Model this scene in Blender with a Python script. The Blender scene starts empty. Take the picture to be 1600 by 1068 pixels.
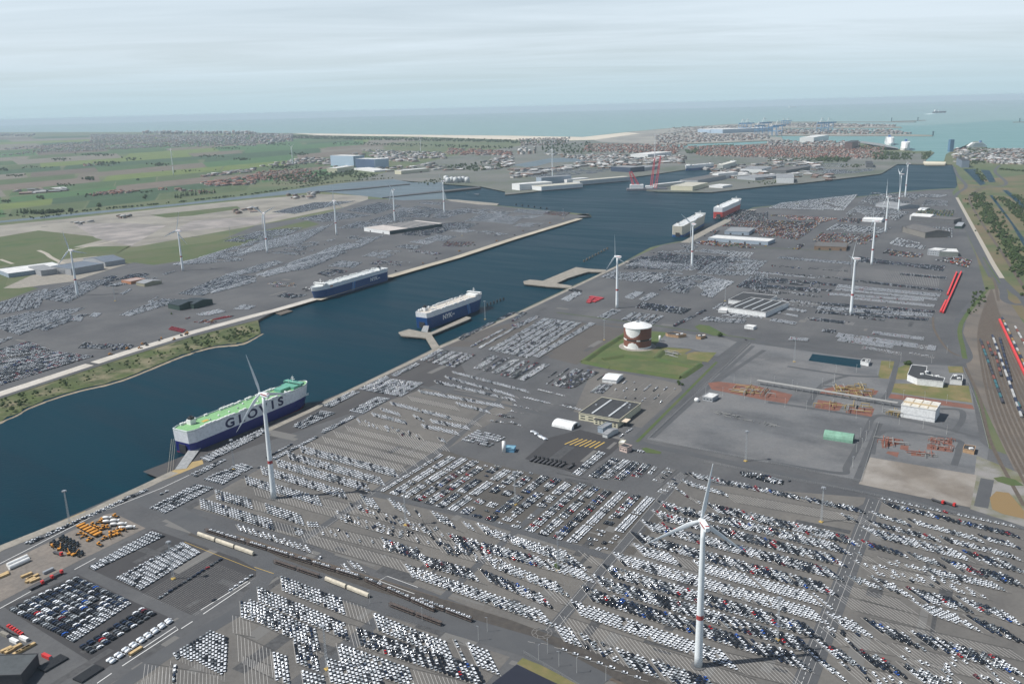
import bpy, bmesh, math, random
import numpy as np
from mathutils import Vector, Matrix
from mathutils.geometry import tessellate_polygon
from mathutils.noise import noise as pnoise
R = math.radians
random.seed(7)
rng = np.random.default_rng(7)
sc = bpy.context.scene
COL = sc.collection
# ---------------------------------------------------------------- camera, sky, sun, exposure
CAM_H, FL, PITCH, ROLL = 380.0, 1358.0, 15.12, -1.455
_p, _r = R(PITCH), R(ROLL)
_F = np.array([0, math.cos(_p), -math.sin(_p)]); _R0 = np.array([1.0, 0, 0]); _U0 = np.cross(_R0, _F)
_RT = _R0 * math.cos(_r) + _U0 * math.sin(_r); _UP = -_R0 * math.sin(_r) + _U0 * math.cos(_r)
cd = bpy.data.cameras.new('camera'); cam = bpy.data.objects.new('camera', cd); COL.objects.link(cam)
cd.sensor_width = 36; cd.lens = FL / 1600 * 36; cd.clip_start = 1; cd.clip_end = 300000
cam.matrix_world = Matrix(((_RT[0], _UP[0], -_F[0], 0), (_RT[1], _UP[1], -_F[1], 0), (_RT[2], _UP[2], -_F[2], CAM_H), (0, 0, 0, 1)))
sc.camera = cam
SUN_EL, SUN_AZ = 52, 187            # height; compass angle (from +x, counter-clockwise) the light comes from
w = bpy.data.worlds.new("World"); sc.world = w; w.use_nodes = True
nt = w.node_tree; nt.nodes.clear()
def N(t, typ, **k):
    n = t.nodes.new(typ)
    for a, b in k.items():
        if a.startswith('i_'): n.inputs[a[2:].replace('_', ' ')].default_value = b
        else: setattr(n, a, b)
    return n
L = nt.links.new
sky = N(nt, 'ShaderNodeTexSky', sky_type='NISHITA', sun_disc=False, sun_elevation=R(SUN_EL), sun_rotation=R(90 - SUN_AZ), altitude=380, air_density=1.0, dust_density=1.5, ozone_density=1.5)
geo = N(nt, 'ShaderNodeTexCoord'); sep = N(nt, 'ShaderNodeSeparateXYZ'); L(geo.outputs['Generated'], sep.inputs[0])
mz = N(nt, 'ShaderNodeMath', operation='MAXIMUM'); mz.inputs[1].default_value = 0.0; L(sep.outputs[2], mz.inputs[0])
az_ = N(nt, 'ShaderNodeMath', operation='ADD'); az_.inputs[1].default_value = 0.035; L(mz.outputs[0], az_.inputs[0])
dx = N(nt, 'ShaderNodeMath', operation='DIVIDE'); L(sep.outputs[0], dx.inputs[0]); L(az_.outputs[0], dx.inputs[1])
dy = N(nt, 'ShaderNodeMath', operation='DIVIDE'); L(sep.outputs[1], dy.inputs[0]); L(az_.outputs[0], dy.inputs[1])
cv = N(nt, 'ShaderNodeCombineXYZ'); L(dx.outputs[0], cv.inputs[0]); L(dy.outputs[0], cv.inputs[1])
mp = N(nt, 'ShaderNodeMapping'); mp.inputs['Rotation'].default_value = (0, 0, R(-14)); mp.inputs['Scale'].default_value = (0.11, 0.30, 1); L(cv.outputs[0], mp.inputs[0])
cn = N(nt, 'ShaderNodeTexNoise', i_Scale=1.5, i_Detail=7.0, i_Roughness=0.62, i_Distortion=0.5); L(mp.outputs[0], cn.inputs['Vector'])
cr = N(nt, 'ShaderNodeMapRange'); cr.inputs[1].default_value = 0.36; cr.inputs[2].default_value = 0.62; cr.inputs[3].default_value = 0.68; cr.inputs[4].default_value = 0.97; L(cn.outputs['Fac'], cr.inputs[0])
cup = N(nt, 'ShaderNodeMapRange'); cup.inputs[1].default_value = 0.10; cup.inputs[2].default_value = 0.34; cup.inputs[3].default_value = 1.0; cup.inputs[4].default_value = 0.12; L(sep.outputs[2], cup.inputs[0])
cmul = N(nt, 'ShaderNodeMath', operation='MULTIPLY'); L(cr.outputs[0], cmul.inputs[0]); L(cup.outputs[0], cmul.inputs[1])
cloud = N(nt, 'ShaderNodeRGB'); cloud.outputs[0].default_value = (8.7, 10.0, 11.0, 1)
CLOUD = cloud
mx = N(nt, 'ShaderNodeMix', data_type='RGBA'); L(cmul.outputs[0], mx.inputs[0]); L(sky.outputs[0], mx.inputs[6]); L(cloud.outputs[0], mx.inputs[7])
# low haze band of the sky itself
hz = N(nt, 'ShaderNodeMapRange'); hz.interpolation_type = 'SMOOTHSTEP'; hz.inputs[1].default_value = -0.01; hz.inputs[2].default_value = 0.075; hz.inputs[3].default_value = 1.0; hz.inputs[4].default_value = 0.0; L(sep.outputs[2], hz.inputs[0])
hc = N(nt, 'ShaderNodeRGB'); hc.outputs[0].default_value = (5.9, 7.8, 8.7, 1)
mx2 = N(nt, 'ShaderNodeMix', data_type='RGBA'); L(hz.outputs[0], mx2.inputs[0]); L(mx.outputs[2], mx2.inputs[6]); L(hc.outputs[0], mx2.inputs[7])
bg = N(nt, 'ShaderNodeBackground', i_Strength=0.078); L(mx2.outputs[2], bg.inputs[0])
wo = N(nt, 'ShaderNodeOutputWorld'); L(bg.outputs[0], wo.inputs[0])
sd = bpy.data.lights.new('sun', 'SUN'); sd.energy = 5.0; sd.angle = R(0.5); sd.color = (1, 0.97, 0.925)
so = bpy.data.objects.new('sun', sd); COL.objects.link(so)
_sv = Vector((math.cos(R(SUN_AZ)) * math.cos(R(SUN_EL)), math.sin(R(SUN_AZ)) * math.cos(R(SUN_EL)), math.sin(R(SUN_EL))))
so.rotation_euler = _sv.to_track_quat('Z', 'Y').to_euler()
vs = sc.view_settings; vs.view_transform = 'Standard'; vs.look = 'None'; vs.exposure = 0.12; vs.gamma = 1; vs.use_curve_mapping = False
sc.cycles.max_bounces = 6; sc.cycles.volume_bounces = 0; sc.cycles.use_denoising = True
sc.cycles.diffuse_bounces = 2; sc.cycles.glossy_bounces = 2

# ---------------------------------------------------------------- survey: where a point of the ground lies
GZ = 4.0
def at(px, py, z=GZ):
    d = _F * FL + _RT * (px - 800) - _UP * (py - 534)
    if d[2] > -12: d[2] = -12
    t = (CAM_H - z) / -d[2]
    return Vector((d[0] * t, d[1] * t, z))
def prj(X):
    v = np.array(X) - np.array([0, 0, CAM_H]); f = v @ _F
    return (800 + FL * (v @ _RT) / f, 534 - FL * (v @ _UP) / f)
TX = {'0': 0, '4': 400, '8': 800, 'c': 1200}; TY = {'1': 180, '4': 400, '6': 600, '8': 798}
def tp(code, X, Y): return (TX[code[0]] + X / 3.955, TY[code[1]] + Y / 3.955)
def ta(code, X, Y, z=GZ): return at(*tp(code, X, Y), z)
def hgt(b, ytop, z=GZ):
    q = at(b[0], b[1], z); lo, hi = 0, 300
    for _ in range(30):
        m = (lo + hi) / 2
        if prj((q.x, q.y, z + m))[1] > ytop: lo = m
        else: hi = m
    return lo
# ---------------------------------------------------------------- materials
MATS = {}
def mat(name, c, rough=0.8, c2=None, scale=0.05, detail=6.0, lo=0.35, hi=0.65, metal=0.0, bump=0.0, bscale=1.0, stretch=None, c3=None, s3=0.004, attr=None, dirt=0.0):
    if name in MATS: return MATS[name]
    m = bpy.data.materials.new(name); m.use_nodes = True; t = m.node_tree; b = t.nodes['Principled BSDF']
    b.inputs['Base Color'].default_value = (*c, 1); b.inputs['Roughness'].default_value = rough; b.inputs['Metallic'].default_value = metal
    l = t.links.new; src = None
    if attr:
        a = N(t, 'ShaderNodeAttribute', attribute_name=attr); src = a.outputs['Color']
    if c2 or c3 or dirt:
        g = N(t, 'ShaderNodeNewGeometry'); v = g.outputs['Position']
        if stretch:
            mm = N(t, 'ShaderNodeMapping'); mm.inputs['Rotation'].default_value = (0, 0, R(-stretch[0])); l(v, mm.inputs[0])
            m3 = N(t, 'ShaderNodeMapping'); m3.inputs['Scale'].default_value = (stretch[1], stretch[2], 1); l(mm.outputs[0], m3.inputs[0]); v2 = m3.outputs[0]
        else: v2 = v
        def layer(colA, colB, sca, a0, a1, vec):
            n = N(t, 'ShaderNodeTexNoise', i_Scale=sca, i_Detail=detail, i_Roughness=0.6); l(vec, n.inputs['Vector'])
            r = N(t, 'ShaderNodeMapRange'); r.inputs[1].default_value = a0; r.inputs[2].default_value = a1; l(n.outputs['Fac'], r.inputs[0])
            x = N(t, 'ShaderNodeMix', data_type='RGBA'); l(r.outputs[0], x.inputs[0])
            if colA is None: x.inputs[6].default_value = (*c, 1)
            else: l(colA, x.inputs[6])
            if isinstance(colB, tuple): x.inputs[7].default_value = (*colB, 1)
            return x.outputs[2]
        if c2: src = layer(src, c2, scale, lo, hi, v2)
        if c3: src = layer(src, c3, s3, 0.42, 0.66, v)
        if dirt:
            n = N(t, 'ShaderNodeTexNoise', i_Scale=0.35, i_Detail=5.0); l(v, n.inputs['Vector'])
            r = N(t, 'ShaderNodeMapRange'); r.inputs[3].default_value = 1 - dirt; r.inputs[4].default_value = 1.0; r.inputs[1].default_value = .35; r.inputs[2].default_value = .6; l(n.outputs['Fac'], r.inputs[0])
            x = N(t, 'ShaderNodeMix', data_type='RGBA', blend_type='MULTIPLY'); x.inputs[0].default_value = 1
            if src is None: x.inputs[6].default_value = (*c, 1)
            else: l(src, x.inputs[6])
            cc = N(t, 'ShaderNodeCombineColor'); [l(r.outputs[0], cc.inputs[i]) for i in range(3)]; l(cc.outputs[0], x.inputs[7]); src = x.outputs[2]
    if src: l(src, b.inputs['Base Color'])
    if bump:
        g = N(t, 'ShaderNodeNewGeometry'); n = N(t, 'ShaderNodeTexNoise', i_Scale=bscale, i_Detail=4.0); l(g.outputs['Position'], n.inputs['Vector'])
        bb = N(t, 'ShaderNodeBump', i_Strength=bump, i_Distance=1.0 / bscale * .3); l(n.outputs['Fac'], bb.inputs['Height']); l(bb.outputs[0], b.inputs['Normal'])
    MATS[name] = m; return m
# ---------------------------------------------------------------- mesh helpers
class MB:
    def __init__(s): s.v = []; s.f = []; s.m = []
    def add(s, vs_, fs, m=0):
        o = len(s.v); s.v += [tuple(p) for p in vs_]; s.f += [tuple(i + o for i in f) for f in fs]; s.m += [m] * len(fs); return s
    def box(s, x0, x1, y0, y1, z0, z1, m=0, mt=None):
        s.add([(x0, y0, z0), (x1, y0, z0), (x1, y1, z0), (x0, y1, z0), (x0, y0, z1), (x1, y0, z1), (x1, y1, z1), (x0, y1, z1)],
              [(0, 3, 2, 1), (0, 1, 5, 4), (1, 2, 6, 5), (2, 3, 7, 6), (3, 0, 4, 7)], m)
        s.f.append(tuple(len(s.v) - 4 + i for i in range(4))); s.m.append(m if mt is None else mt); return s
    def prism(s, poly, z0, z1, m=0, mt=None, bottom=False):
        n = len(poly); a = sum(poly[i][0] * poly[(i + 1) % n][1] - poly[(i + 1) % n][0] * poly[i][1] for i in range(n))
        if a < 0: poly = poly[::-1]
        o = len(s.v); s.v += [(p[0], p[1], z0) for p in poly] + [(p[0], p[1], z1) for p in poly]
        for i in range(n): s.f.append((o + i, o + (i + 1) % n, o + n + (i + 1) % n, o + n + i)); s.m.append(m)
        for t in tessellate_polygon([[Vector((p[0], p[1], 0)) for p in poly]]):
            a_, b_, c_ = [Vector((poly[i][0], poly[i][1], 0)) for i in t]
            if (b_ - a_).cross(c_ - a_).z < 0: t = t[::-1]
            s.f.append(tuple(o + n + i for i in t)); s.m.append(m if mt is None else mt)
        return s
    def cyl(s, p0, p1, r0, r1, n=10, m=0, cap=True):
        p0, p1 = Vector(p0), Vector(p1); d = (p1 - p0).normalized(); q = d.to_track_quat('Z', 'Y')
        o = len(s.v)
        for p, r in ((p0, r0), (p1, r1)):
            for i in range(n):
                a = 2 * math.pi * i / n; s.v.append(tuple(p + q @ Vector((r * math.cos(a), r * math.sin(a), 0))))
        for i in range(n): s.f.append((o + i, o + (i + 1) % n, o + n + (i + 1) % n, o + n + i)); s.m.append(m)
        if cap: s.f.append(tuple(o + n + i for i in range(n))); s.m.append(m); s.f.append(tuple(o + n - 1 - i for i in range(n))); s.m.append(m)
        return s
    def rings(s, rs, m=0, closed=True, cap=True):
        n = len(rs[0]); o = len(s.v)
        for r in rs: s.v += [tuple(p) for p in r]
        for k in range(len(rs) - 1):
            for i in range(n if closed else n - 1):
                j = (i + 1) % n; s.f.append((o + k * n + i, o + k * n + j, o + (k + 1) * n + j, o + (k + 1) * n + i)); s.m.append(m)
        if cap:
            s.f.append(tuple(o + i for i in range(n))[::-1]); s.m.append(m)
            s.f.append(tuple(o + (len(rs) - 1) * n + i for i in range(n))); s.m.append(m)
        return s
    def mesh(s, name, mats):
        me = bpy.data.meshes.new(name); me.from_pydata(s.v, [], s.f)
        for m in mats: me.materials.append(m)
        if len(mats) > 1: me.polygons.foreach_set('material_index', s.m)
        me.update(); return me
    def build(s, name, mats, parent=None, smooth=False, loc=None, rz=0):
        if not isinstance(mats, (list, tuple)): mats = [mats]
        me = s.mesh(name, mats)
        if smooth: me.polygons.foreach_set('use_smooth', [True] * len(me.polygons))
        o = bpy.data.objects.new(name, me); COL.objects.link(o)
        if parent: o.parent = parent
        if loc is not None: o.location = loc; o.rotation_euler.z = rz
        return o
def tag(o, label, cat, group=None, kind=None):
    if label: o['label'] = label
    if cat: o['category'] = cat
    if group: o['group'] = group
    if kind: o['kind'] = kind
    return o
def thing(name, label, cat, loc=(0, 0, 0), rz=0, group=None):
    o = bpy.data.objects.new(name, None); COL.objects.link(o); o.location = loc; o.rotation_euler.z = rz; o.empty_display_size = 1
    return tag(o, label, cat, group)
def dup(o, loc, rz, label=None, group=None):
    r = o.copy(); COL.objects.link(r); r.location = loc; r.rotation_euler.z = rz
    if label: r['label'] = label
    if group: r['group'] = group
    for ch in o.children:
        c = ch.copy(); COL.objects.link(c); c.parent = r
        for g in ch.children:
            d = g.copy(); COL.objects.link(d); d.parent = c
    return r
def struct(name, mb, mats, label=None):
    o = mb.build(name, mats); o['kind'] = 'structure'
    if label: o['label'] = label
    return o
_sz = [0]
def sheet(name, pts, z, m, code=None, label=None):
    """flat piece of the setting; pts are map points (survey pixels) or world Vectors"""
    _sz[0] = (_sz[0] + 1) % 29; z = z + _sz[0] * .0012
    P = [p if isinstance(p, Vector) else (ta(code, *p, z) if code else at(*p, z)) for p in pts]
    mb = MB(); mb.prism([(p.x, p.y) for p in P], z - 0.03, z)
    mb.f = mb.f[len(P):]; mb.m = mb.m[len(P):]
    return struct(name, mb, m, label)
_rz = [0]
def ribbon(pts, width, z, mb, m=0):
    """a strip of constant width along a polyline of world points"""
    P = [Vector((p[0], p[1], 0)) for p in pts]; l = []; r = []
    for i, p in enumerate(P):
        a = P[max(i - 1, 0)]; b = P[min(i + 1, len(P) - 1)]; d = (b - a).normalized(); n = Vector((-d.y, d.x, 0)) * width / 2
        l.append(p + n); r.append(p - n)
    _rz[0] = (_rz[0] + 1) % 60; z = z + _rz[0] * .0006
    for i in range(len(P) - 1):
        mb.add([(r[i].x, r[i].y, z), (r[i + 1].x, r[i + 1].y, z), (l[i + 1].x, l[i + 1].y, z), (l[i].x, l[i].y, z)], [(0, 1, 2, 3)], m)
    return mb
def smooth_line(pts, k=6):
    P = [Vector((p[0], p[1], 0)) for p in pts]; out = []
    for i in range(len(P) - 1):
        p0 = P[max(i - 1, 0)]; p1 = P[i]; p2 = P[i + 1]; p3 = P[min(i + 2, len(P) - 1)]
        for j in range(k):
            t = j / k
            out.append(0.5 * ((2 * p1) + (-p0 + p2) * t + (2 * p0 - 5 * p1 + 4 * p2 - p3) * t * t + (-p0 + 3 * p1 - 3 * p2 + p3) * t ** 3))
    out.append(P[-1]); return out
# ---------------------------------------------------------------- palette
AS = mat('asphalt', (0.0761, 0.0775, 0.0806), 0.9, (0.1029, 0.1034, 0.1036), 0.012, stretch=(60, 0.3, 1.6), lo=.3, hi=.7, dirt=.12, c3=(0.0608, 0.0627, 0.0671), s3=0.008)
ASL = mat('lot_asphalt', (0.1215, 0.1153, 0.1061), 0.9, (0.0945, 0.0900, 0.0844), 0.03, stretch=(60, 0.25, 1.4), dirt=.12, c3=(0.1394, 0.1305, 0.1169), s3=0.01)
ASD = mat('dark_asphalt', (0.0338, 0.0338, 0.0358), 0.88, (0.0418, 0.0405, 0.0418), 0.03)
ASQ = mat('quay_asphalt', (0.0478, 0.0465, 0.0484), 0.9, (0.0598, 0.0575, 0.0570), 0.03, stretch=(60, 0.15, 1))
ASB = mat('gravel_grey', (0.125, 0.13, 0.135), 0.95, (0.07, 0.073, 0.078), 0.014, lo=.4, hi=.68, stretch=(-34, 0.45, 1.4), dirt=.12, c3=(0.15, 0.15, 0.15), s3=0.012)
ROAD = mat('road_asphalt', (0.0630, 0.0662, 0.0709), 0.9, (0.0756, 0.0779, 0.0810), 0.05)
CONC = mat('concrete', (0.2880, 0.2640, 0.2240), 0.9, (0.2240, 0.2080, 0.1760), 0.08, dirt=0.2)
CONQ = mat('quay_concrete', (0.42, 0.38, 0.3), 0.9, (0.3, 0.27, 0.21), 0.05, stretch=(60, 0.3, 1.5))
OCHRE = mat('ochre_paving', (0.36, 0.26, 0.11), 0.9, (0.28, 0.21, 0.1), 0.06)
SAND = mat('sand', (0.2275, 0.2091, 0.1777), 0.95, (0.1472, 0.1394, 0.1209), 0.01, c3=(0.2676, 0.2509, 0.2133), s3=0.004)
BEACH = mat('beach_sand', (0.56, 0.5, 0.4), 0.95, (0.48, 0.43, 0.35), 0.003)
DIRT = mat('bare_earth', (0.1938, 0.1700, 0.1423), 0.95, (0.1292, 0.1105, 0.0918), 0.025, c3=(0.2665, 0.2465, 0.2203), s3=0.02)
GRASS = mat('grass_sward', (0.0425, 0.0765, 0.0187), 0.95, (0.0723, 0.0892, 0.0298), 0.015, c3=(0.08, 0.09, 0.04), s3=0.006)
GRASSB = mat('bright_grass', (0.05, 0.085, 0.024), 0.95, (0.075, 0.09, 0.03), 0.05)
GRASSY = mat('dry_grass', (0.1, 0.105, 0.035), 0.95, (0.2, 0.15, 0.07), 0.05, c3=(0.09, 0.11, 0.03), s3=0.02)
SCRUB = mat('scrub', (0.05, 0.065, 0.022), 0.95, (0.17, 0.15, 0.09), 0.03, lo=0.45, hi=0.6, c3=(0.06, 0.085, 0.02), s3=0.02)
REDG = mat('red_gravel', (0.19, 0.08, 0.055), 0.95, (0.13, 0.065, 0.05), 0.1)
BALL = mat('rail_ballast', (0.1200, 0.1040, 0.0880), 0.95, (0.0880, 0.0800, 0.0720), 0.02, stretch=(118, 0.1, 2.2), c3=(0.1520, 0.1280, 0.1040), s3=0.01)
RAILM = mat('rail_track', (0.075, 0.058, 0.045), 0.8, (0.1, 0.08, 0.06), 0.3)
PAINT = mat('road_paint', (0.62, 0.62, 0.6), 0.7)
PAINTD = mat('worn_paint', (0.42, 0.41, 0.39), 0.8)
PAINTY = mat('yellow_paint', (0.5, 0.34, 0.08), 0.7)
WHITE = mat('white_paint', (0.78, 0.78, 0.76), 0.45, dirt=0.12)
REDP = mat('red_paint', (0.5, 0.03, 0.03), 0.5)
GREY = mat('grey_metal', (0.32, 0.34, 0.36), 0.5, metal=0.3)
DARK = mat('dark_metal', (0.03, 0.032, 0.035), 0.6)
GLASS = mat('window_glass', (0.02, 0.03, 0.04), 0.1)
# ================================================================ THE SETTING
def watermat(name, c, rough, bs, strength, c2=None, spec=0.5):
    m = bpy.data.materials.new(name); m.use_nodes = True; t = m.node_tree; b = t.nodes['Principled BSDF']; l = t.links.new
    b.inputs['Base Color'].default_value = (*c, 1); b.inputs['Roughness'].default_value = rough; b.inputs['IOR'].default_value = 1.33; b.inputs['Specular IOR Level'].default_value = spec
    g = N(t, 'ShaderNodeNewGeometry'); mm = N(t, 'ShaderNodeMapping'); mm.inputs['Rotation'].default_value = (0, 0, R(20)); mm.inputs['Scale'].default_value = (1, 2.2, 1); l(g.outputs['Position'], mm.inputs[0])
    n = N(t, 'ShaderNodeTexNoise', i_Scale=bs, i_Detail=6.0, i_Roughness=0.7); l(mm.outputs[0], n.inputs['Vector'])
    bb = N(t, 'ShaderNodeBump', i_Strength=strength, i_Distance=0.9); l(n.outputs['Fac'], bb.inputs['Height']); l(bb.outputs[0], b.inputs['Normal'])
    # wind streaks: rougher and calmer patches
    m2 = N(t, 'ShaderNodeMapping'); m2.inputs['Rotation'].default_value = (0, 0, R(35)); l(g.outputs['Position'], m2.inputs[0])
    m3 = N(t, 'ShaderNodeMapping'); m3.inputs['Scale'].default_value = (0.0012, 0.008, 1); l(m2.outputs[0], m3.inputs[0])
    n2 = N(t, 'ShaderNodeTexNoise', i_Scale=1.6, i_Detail=8.0, i_Roughness=0.65, i_Distortion=1.2); l(m3.outputs[0], n2.inputs['Vector'])
    r = N(t, 'ShaderNodeMapRange'); r.inputs[1].default_value = 0.38; r.inputs[2].default_value = 0.64; r.inputs[3].default_value = rough * 0.88; r.inputs[4].default_value = rough * 1.2; l(n2.outputs['Fac'], r.inputs[0]); l(r.outputs[0], b.inputs['Roughness'])
    if c2:
        r2 = N(t, 'ShaderNodeMapRange'); r2.inputs[1].default_value = 0.36; r2.inputs[2].default_value = 0.66; l(n2.outputs['Fac'], r2.inputs[0])
        x = N(t, 'ShaderNodeMix', data_type='RGBA'); x.inputs[6].default_value = (*c, 1); x.inputs[7].default_value = (*c2, 1); l(r2.outputs[0], x.inputs[0]); l(x.outputs[2], b.inputs['Base Color'])
    return m
WAT = watermat('basin_water', (0.001, 0.019, 0.032), 0.4, 0.12, 0.35, (0.002, 0.03, 0.046), .07)
SEA = watermat('sea_water', (0.2, 0.3, 0.29), 0.5, 0.03, 0.3, (0.17, 0.27, 0.27), .4)
SEAS = watermat('harbour_water', (0.13, 0.25, 0.24), 0.45, 0.03, 0.3, (0.11, 0.23, 0.225))
V = lambda x, y: Vector((x, y, 0))
FARY = 60000
mb = MB(); mb.prism([(-70000, -2500), (70000, -2500), (70000, FARY), (-70000, FARY)], -0.9, -0.8); struct('sea', mb, SEA)
sheet('harbour_sea', [(1000, 233), (1040, 206), (1200, 196), (1440, 196), (1560, 188), (1800, 184), (1800, 262), (1440, 266), (1200, 240)], -0.4, SEAS)
mb = MB(); P = [V(-1500, -900), V(-900, -900)] + [at(*p, 0) for p in [(40, 870), (700, 560), (1180, 340), (1510, 300), (1500, 254.5), (1400, 254.5), (1150, 252), (1000, 262), (790, 300), (780, 285), (600, 276), (400, 296), (560, 330), (900, 340), (380, 505), (-100, 660)]] + [V(-2600, -900)]
mb.prism([(p.x, p.y) for p in P], -0.1, 0.0); struct('water', mb, WAT)
# --- the land: one sheet with quay walls
LAND = [V(-1363, -800), V(9000, -800), V(9000, 4200)] + [at(*p) for p in
 [(1660, 240), (1600, 233), (1539, 231), (1529, 221), (1522, 221), (1486, 237), (1478, 241), (1475, 252), (1443, 252), (1460, 238), (1453, 236), (1427, 236), (1342, 223), (1200, 223), (1103, 231), (1027, 229), (1025, 226.5), (1130, 223), (1222, 219),
  (1222, 214), (1180, 212), (1222, 212), (1458, 212.5), (1457, 211), (1225, 205), (1222, 200.5), (1410, 200), (1407, 198), (1300, 191.5), (1200, 191.5), (1141, 194), (1048, 200), (977, 206.5), (911, 214), (800, 212), (653, 210.5), (450, 208), (225, 206.5), (0, 206.5), (-500, 208)]]
LAND += [V(-26000, 9000), V(-26000, -800), V(-2050, -800)]
LAND += [at(*p) for p in [(0, 623), (200, 557), (300, 526), (403, 500), (425, 488), (494, 466), (609, 429), (711, 400), (800, 371), (906, 339), (924, 338), (922, 335), (858, 329), (800, 323), (749, 318.5), (698, 311), (628, 311), (577, 305), (496, 299), (500, 294), (560, 287), (620, 281), (691, 287), (751, 291), (789, 299), (789, 304), (835, 299), (883, 291), (944, 282), (1022, 272), (1068, 265), (1098, 261),
  (1113, 263), (1113, 272), (1053, 284), (1022, 291), (1010, 297), (1028, 299), (1111, 300), (1200, 290), (1250, 286), (1288, 280), (1342, 275), (1377, 271), (1402, 256), (1488, 257), (1492, 262), (1496, 289), (1493, 294), (1453, 296), (1415, 299), (1352, 306), (1276, 315), (1200, 322), (1177, 324), (1161, 331), (1139, 339), (1113, 353), (1087, 368), (1070, 376), (1055, 378),
  (1035, 382), (1017, 386), (982, 405), (947, 423), (893, 447), (800, 491), (688, 538.6), (640, 563), (514, 623), (487, 637), (392, 678), (273, 734), (136.5, 798.5), (0, 853)]]
mb = MB(); mb.prism([(p.x, p.y) for p in LAND], -3, GZ, 1, 0)
FIELD = mat('field_soil', (0.075, 0.1, 0.035), 0.95, (0.12, 0.115, 0.065), 0.0012, c3=(0.06, 0.09, 0.035), s3=0.003)
WALL = mat('quay_wall', (0.16, 0.14, 0.11), 0.9, (0.07, 0.065, 0.055), 0.2)
struct('ground', mb, [FIELD, WALL])
# low bank of grass and sand on the left shore
inner = [(-200, 688), (0, 622), (50, 606), (120, 583), (200, 556.5), (300, 525.5), (360, 511), (395, 502), (403, 500)]
outer = [(-200, 722), (0, 657), (50, 633), (114, 611), (190, 592), (278, 557), (330, 541), (378, 535), (409, 520)]
outs = [(-200, 730), (0, 662), (52, 637), (116, 615), (192, 596), (280, 561), (331, 545), (381, 539), (415, 520)]
def lofts(name, A, za, B, zb, m, jit=0):
    A_ = smooth_line([at(*p, 2) for p in A], 8); B_ = smooth_line([at(*p, 0) for p in B], 8); mb = MB()
    B_ = [b + Vector((pnoise((i * .7, 0, 1)) * jit, pnoise((i * .7, 5, 1)) * jit, 0)) for i, b in enumerate(B_)]
    for i in range(len(A_) - 1):
        mb.add([(B_[i].x, B_[i].y, zb), (B_[i + 1].x, B_[i + 1].y, zb), (A_[i + 1].x, A_[i + 1].y, za), (A_[i].x, A_[i].y, za)], [(0, 1, 2, 3)])
    return struct(name, mb, m)
lofts('grass_bank', inner, 3.9, outer, 0.5, SCRUB, 8)
lofts('sand_shore', outer, 0.62, outs, -0.3, mat('wet_sand', (0.3, 0.24, 0.17), 0.9, (0.2, 0.17, 0.12), 0.1), 4)
# --- terminals (asphalt), quays
sheet('right_terminal', [V(-1355, -790), V(3000, -790)] + [at(*p) for p in [(1720, 760), (1545, 700), (1512, 570), (1548, 455), (1500, 340), (1488, 300), (1493, 295), (1453, 297), (1415, 300), (1352, 307), (1276, 316), (1200, 323), (1177, 325), (1113, 354), (1070, 377), (1035, 382.6), (982, 405.6), (947, 423.6), (893, 447.6), (800, 491.6), (688, 539.2), (514, 623.6), (273, 734.6), (0, 853.8)]], 4.05, AS)
sheet('left_terminal', [(-900, 890), (0, 622.5), (200, 556.5), (300, 525.5), (403, 499.5), (425, 488.6), (494, 466.6), (609, 429.6), (711, 400.6), (800, 371.6), (906, 339.6), (923, 338), (858, 330), (800, 323.8), (749, 319), (698, 312), (628, 312), (577, 311), (500, 336), (400, 352), (320, 385), (200, 412), (120, 420), (0, 470), (-900, 620)], 4.05, AS)
sheet('near_dock_land', [(500, 295), (600, 270), (700, 245), (850, 222), (1000, 214), (1025, 229), (1103, 231), (1200, 223), (1440, 240), (1450, 256), (1402, 256.5), (1377, 271.5), (1342, 276), (1250, 286.5), (1200, 290.5), (1111, 300.5), (1028, 299.5), (1012, 297), (1022, 291), (1053, 284), (1113, 272), (1113, 263), (1098, 261.4), (1068, 265.4), (1022, 272.4), (944, 282.5), (883, 291.5), (835, 299.5), (789, 304.4), (789, 299.5), (751, 291.5), (691, 287.4), (620, 281.4)], 4.03, mat('dock_land', (0.11, 0.115, 0.105), 0.95, (0.06, 0.08, 0.045), 0.005, lo=.42, hi=.58, c3=(0.15, 0.145, 0.135), s3=0.0025))
sheet('outer_port_land', [(911, 214), (977, 207), (1048, 200.4), (1141, 194.4), (1200, 192), (1300, 192), (1406, 198.2), (1409, 199.6), (1222, 200), (1225, 205.5), (1456, 211.4), (1456, 212.3), (1222, 211.8), (1180, 212), (1222, 214.5), (1222, 218.6), (1130, 222.6), (1025, 226.2), (1000, 224), (940, 222)], 4.1, mat('port_sand', (0.3, 0.28, 0.24), 0.95, (0.16, 0.16, 0.15), 0.0025))
sheet('beach', [(455, 208.2), (653, 210.7), (800, 212.2), (911, 214.2), (978, 206.8), (1000, 208.5), (930, 218.5), (890, 219.5), (800, 218.4), (653, 213.6), (500, 211.5)], 4.15, BEACH)
mb = MB()
def rib(pts, wd, m=0, sm=6, code=None, z=4.16, mb_=None):
    P = [(at(*p, z) if code is None else ta(code, *p, z)) for p in pts]
    ribbon(smooth_line(P, sm) if sm > 1 and len(P) > 2 else P, wd, z, mb_ if mb_ is not None else mb, m)
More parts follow.
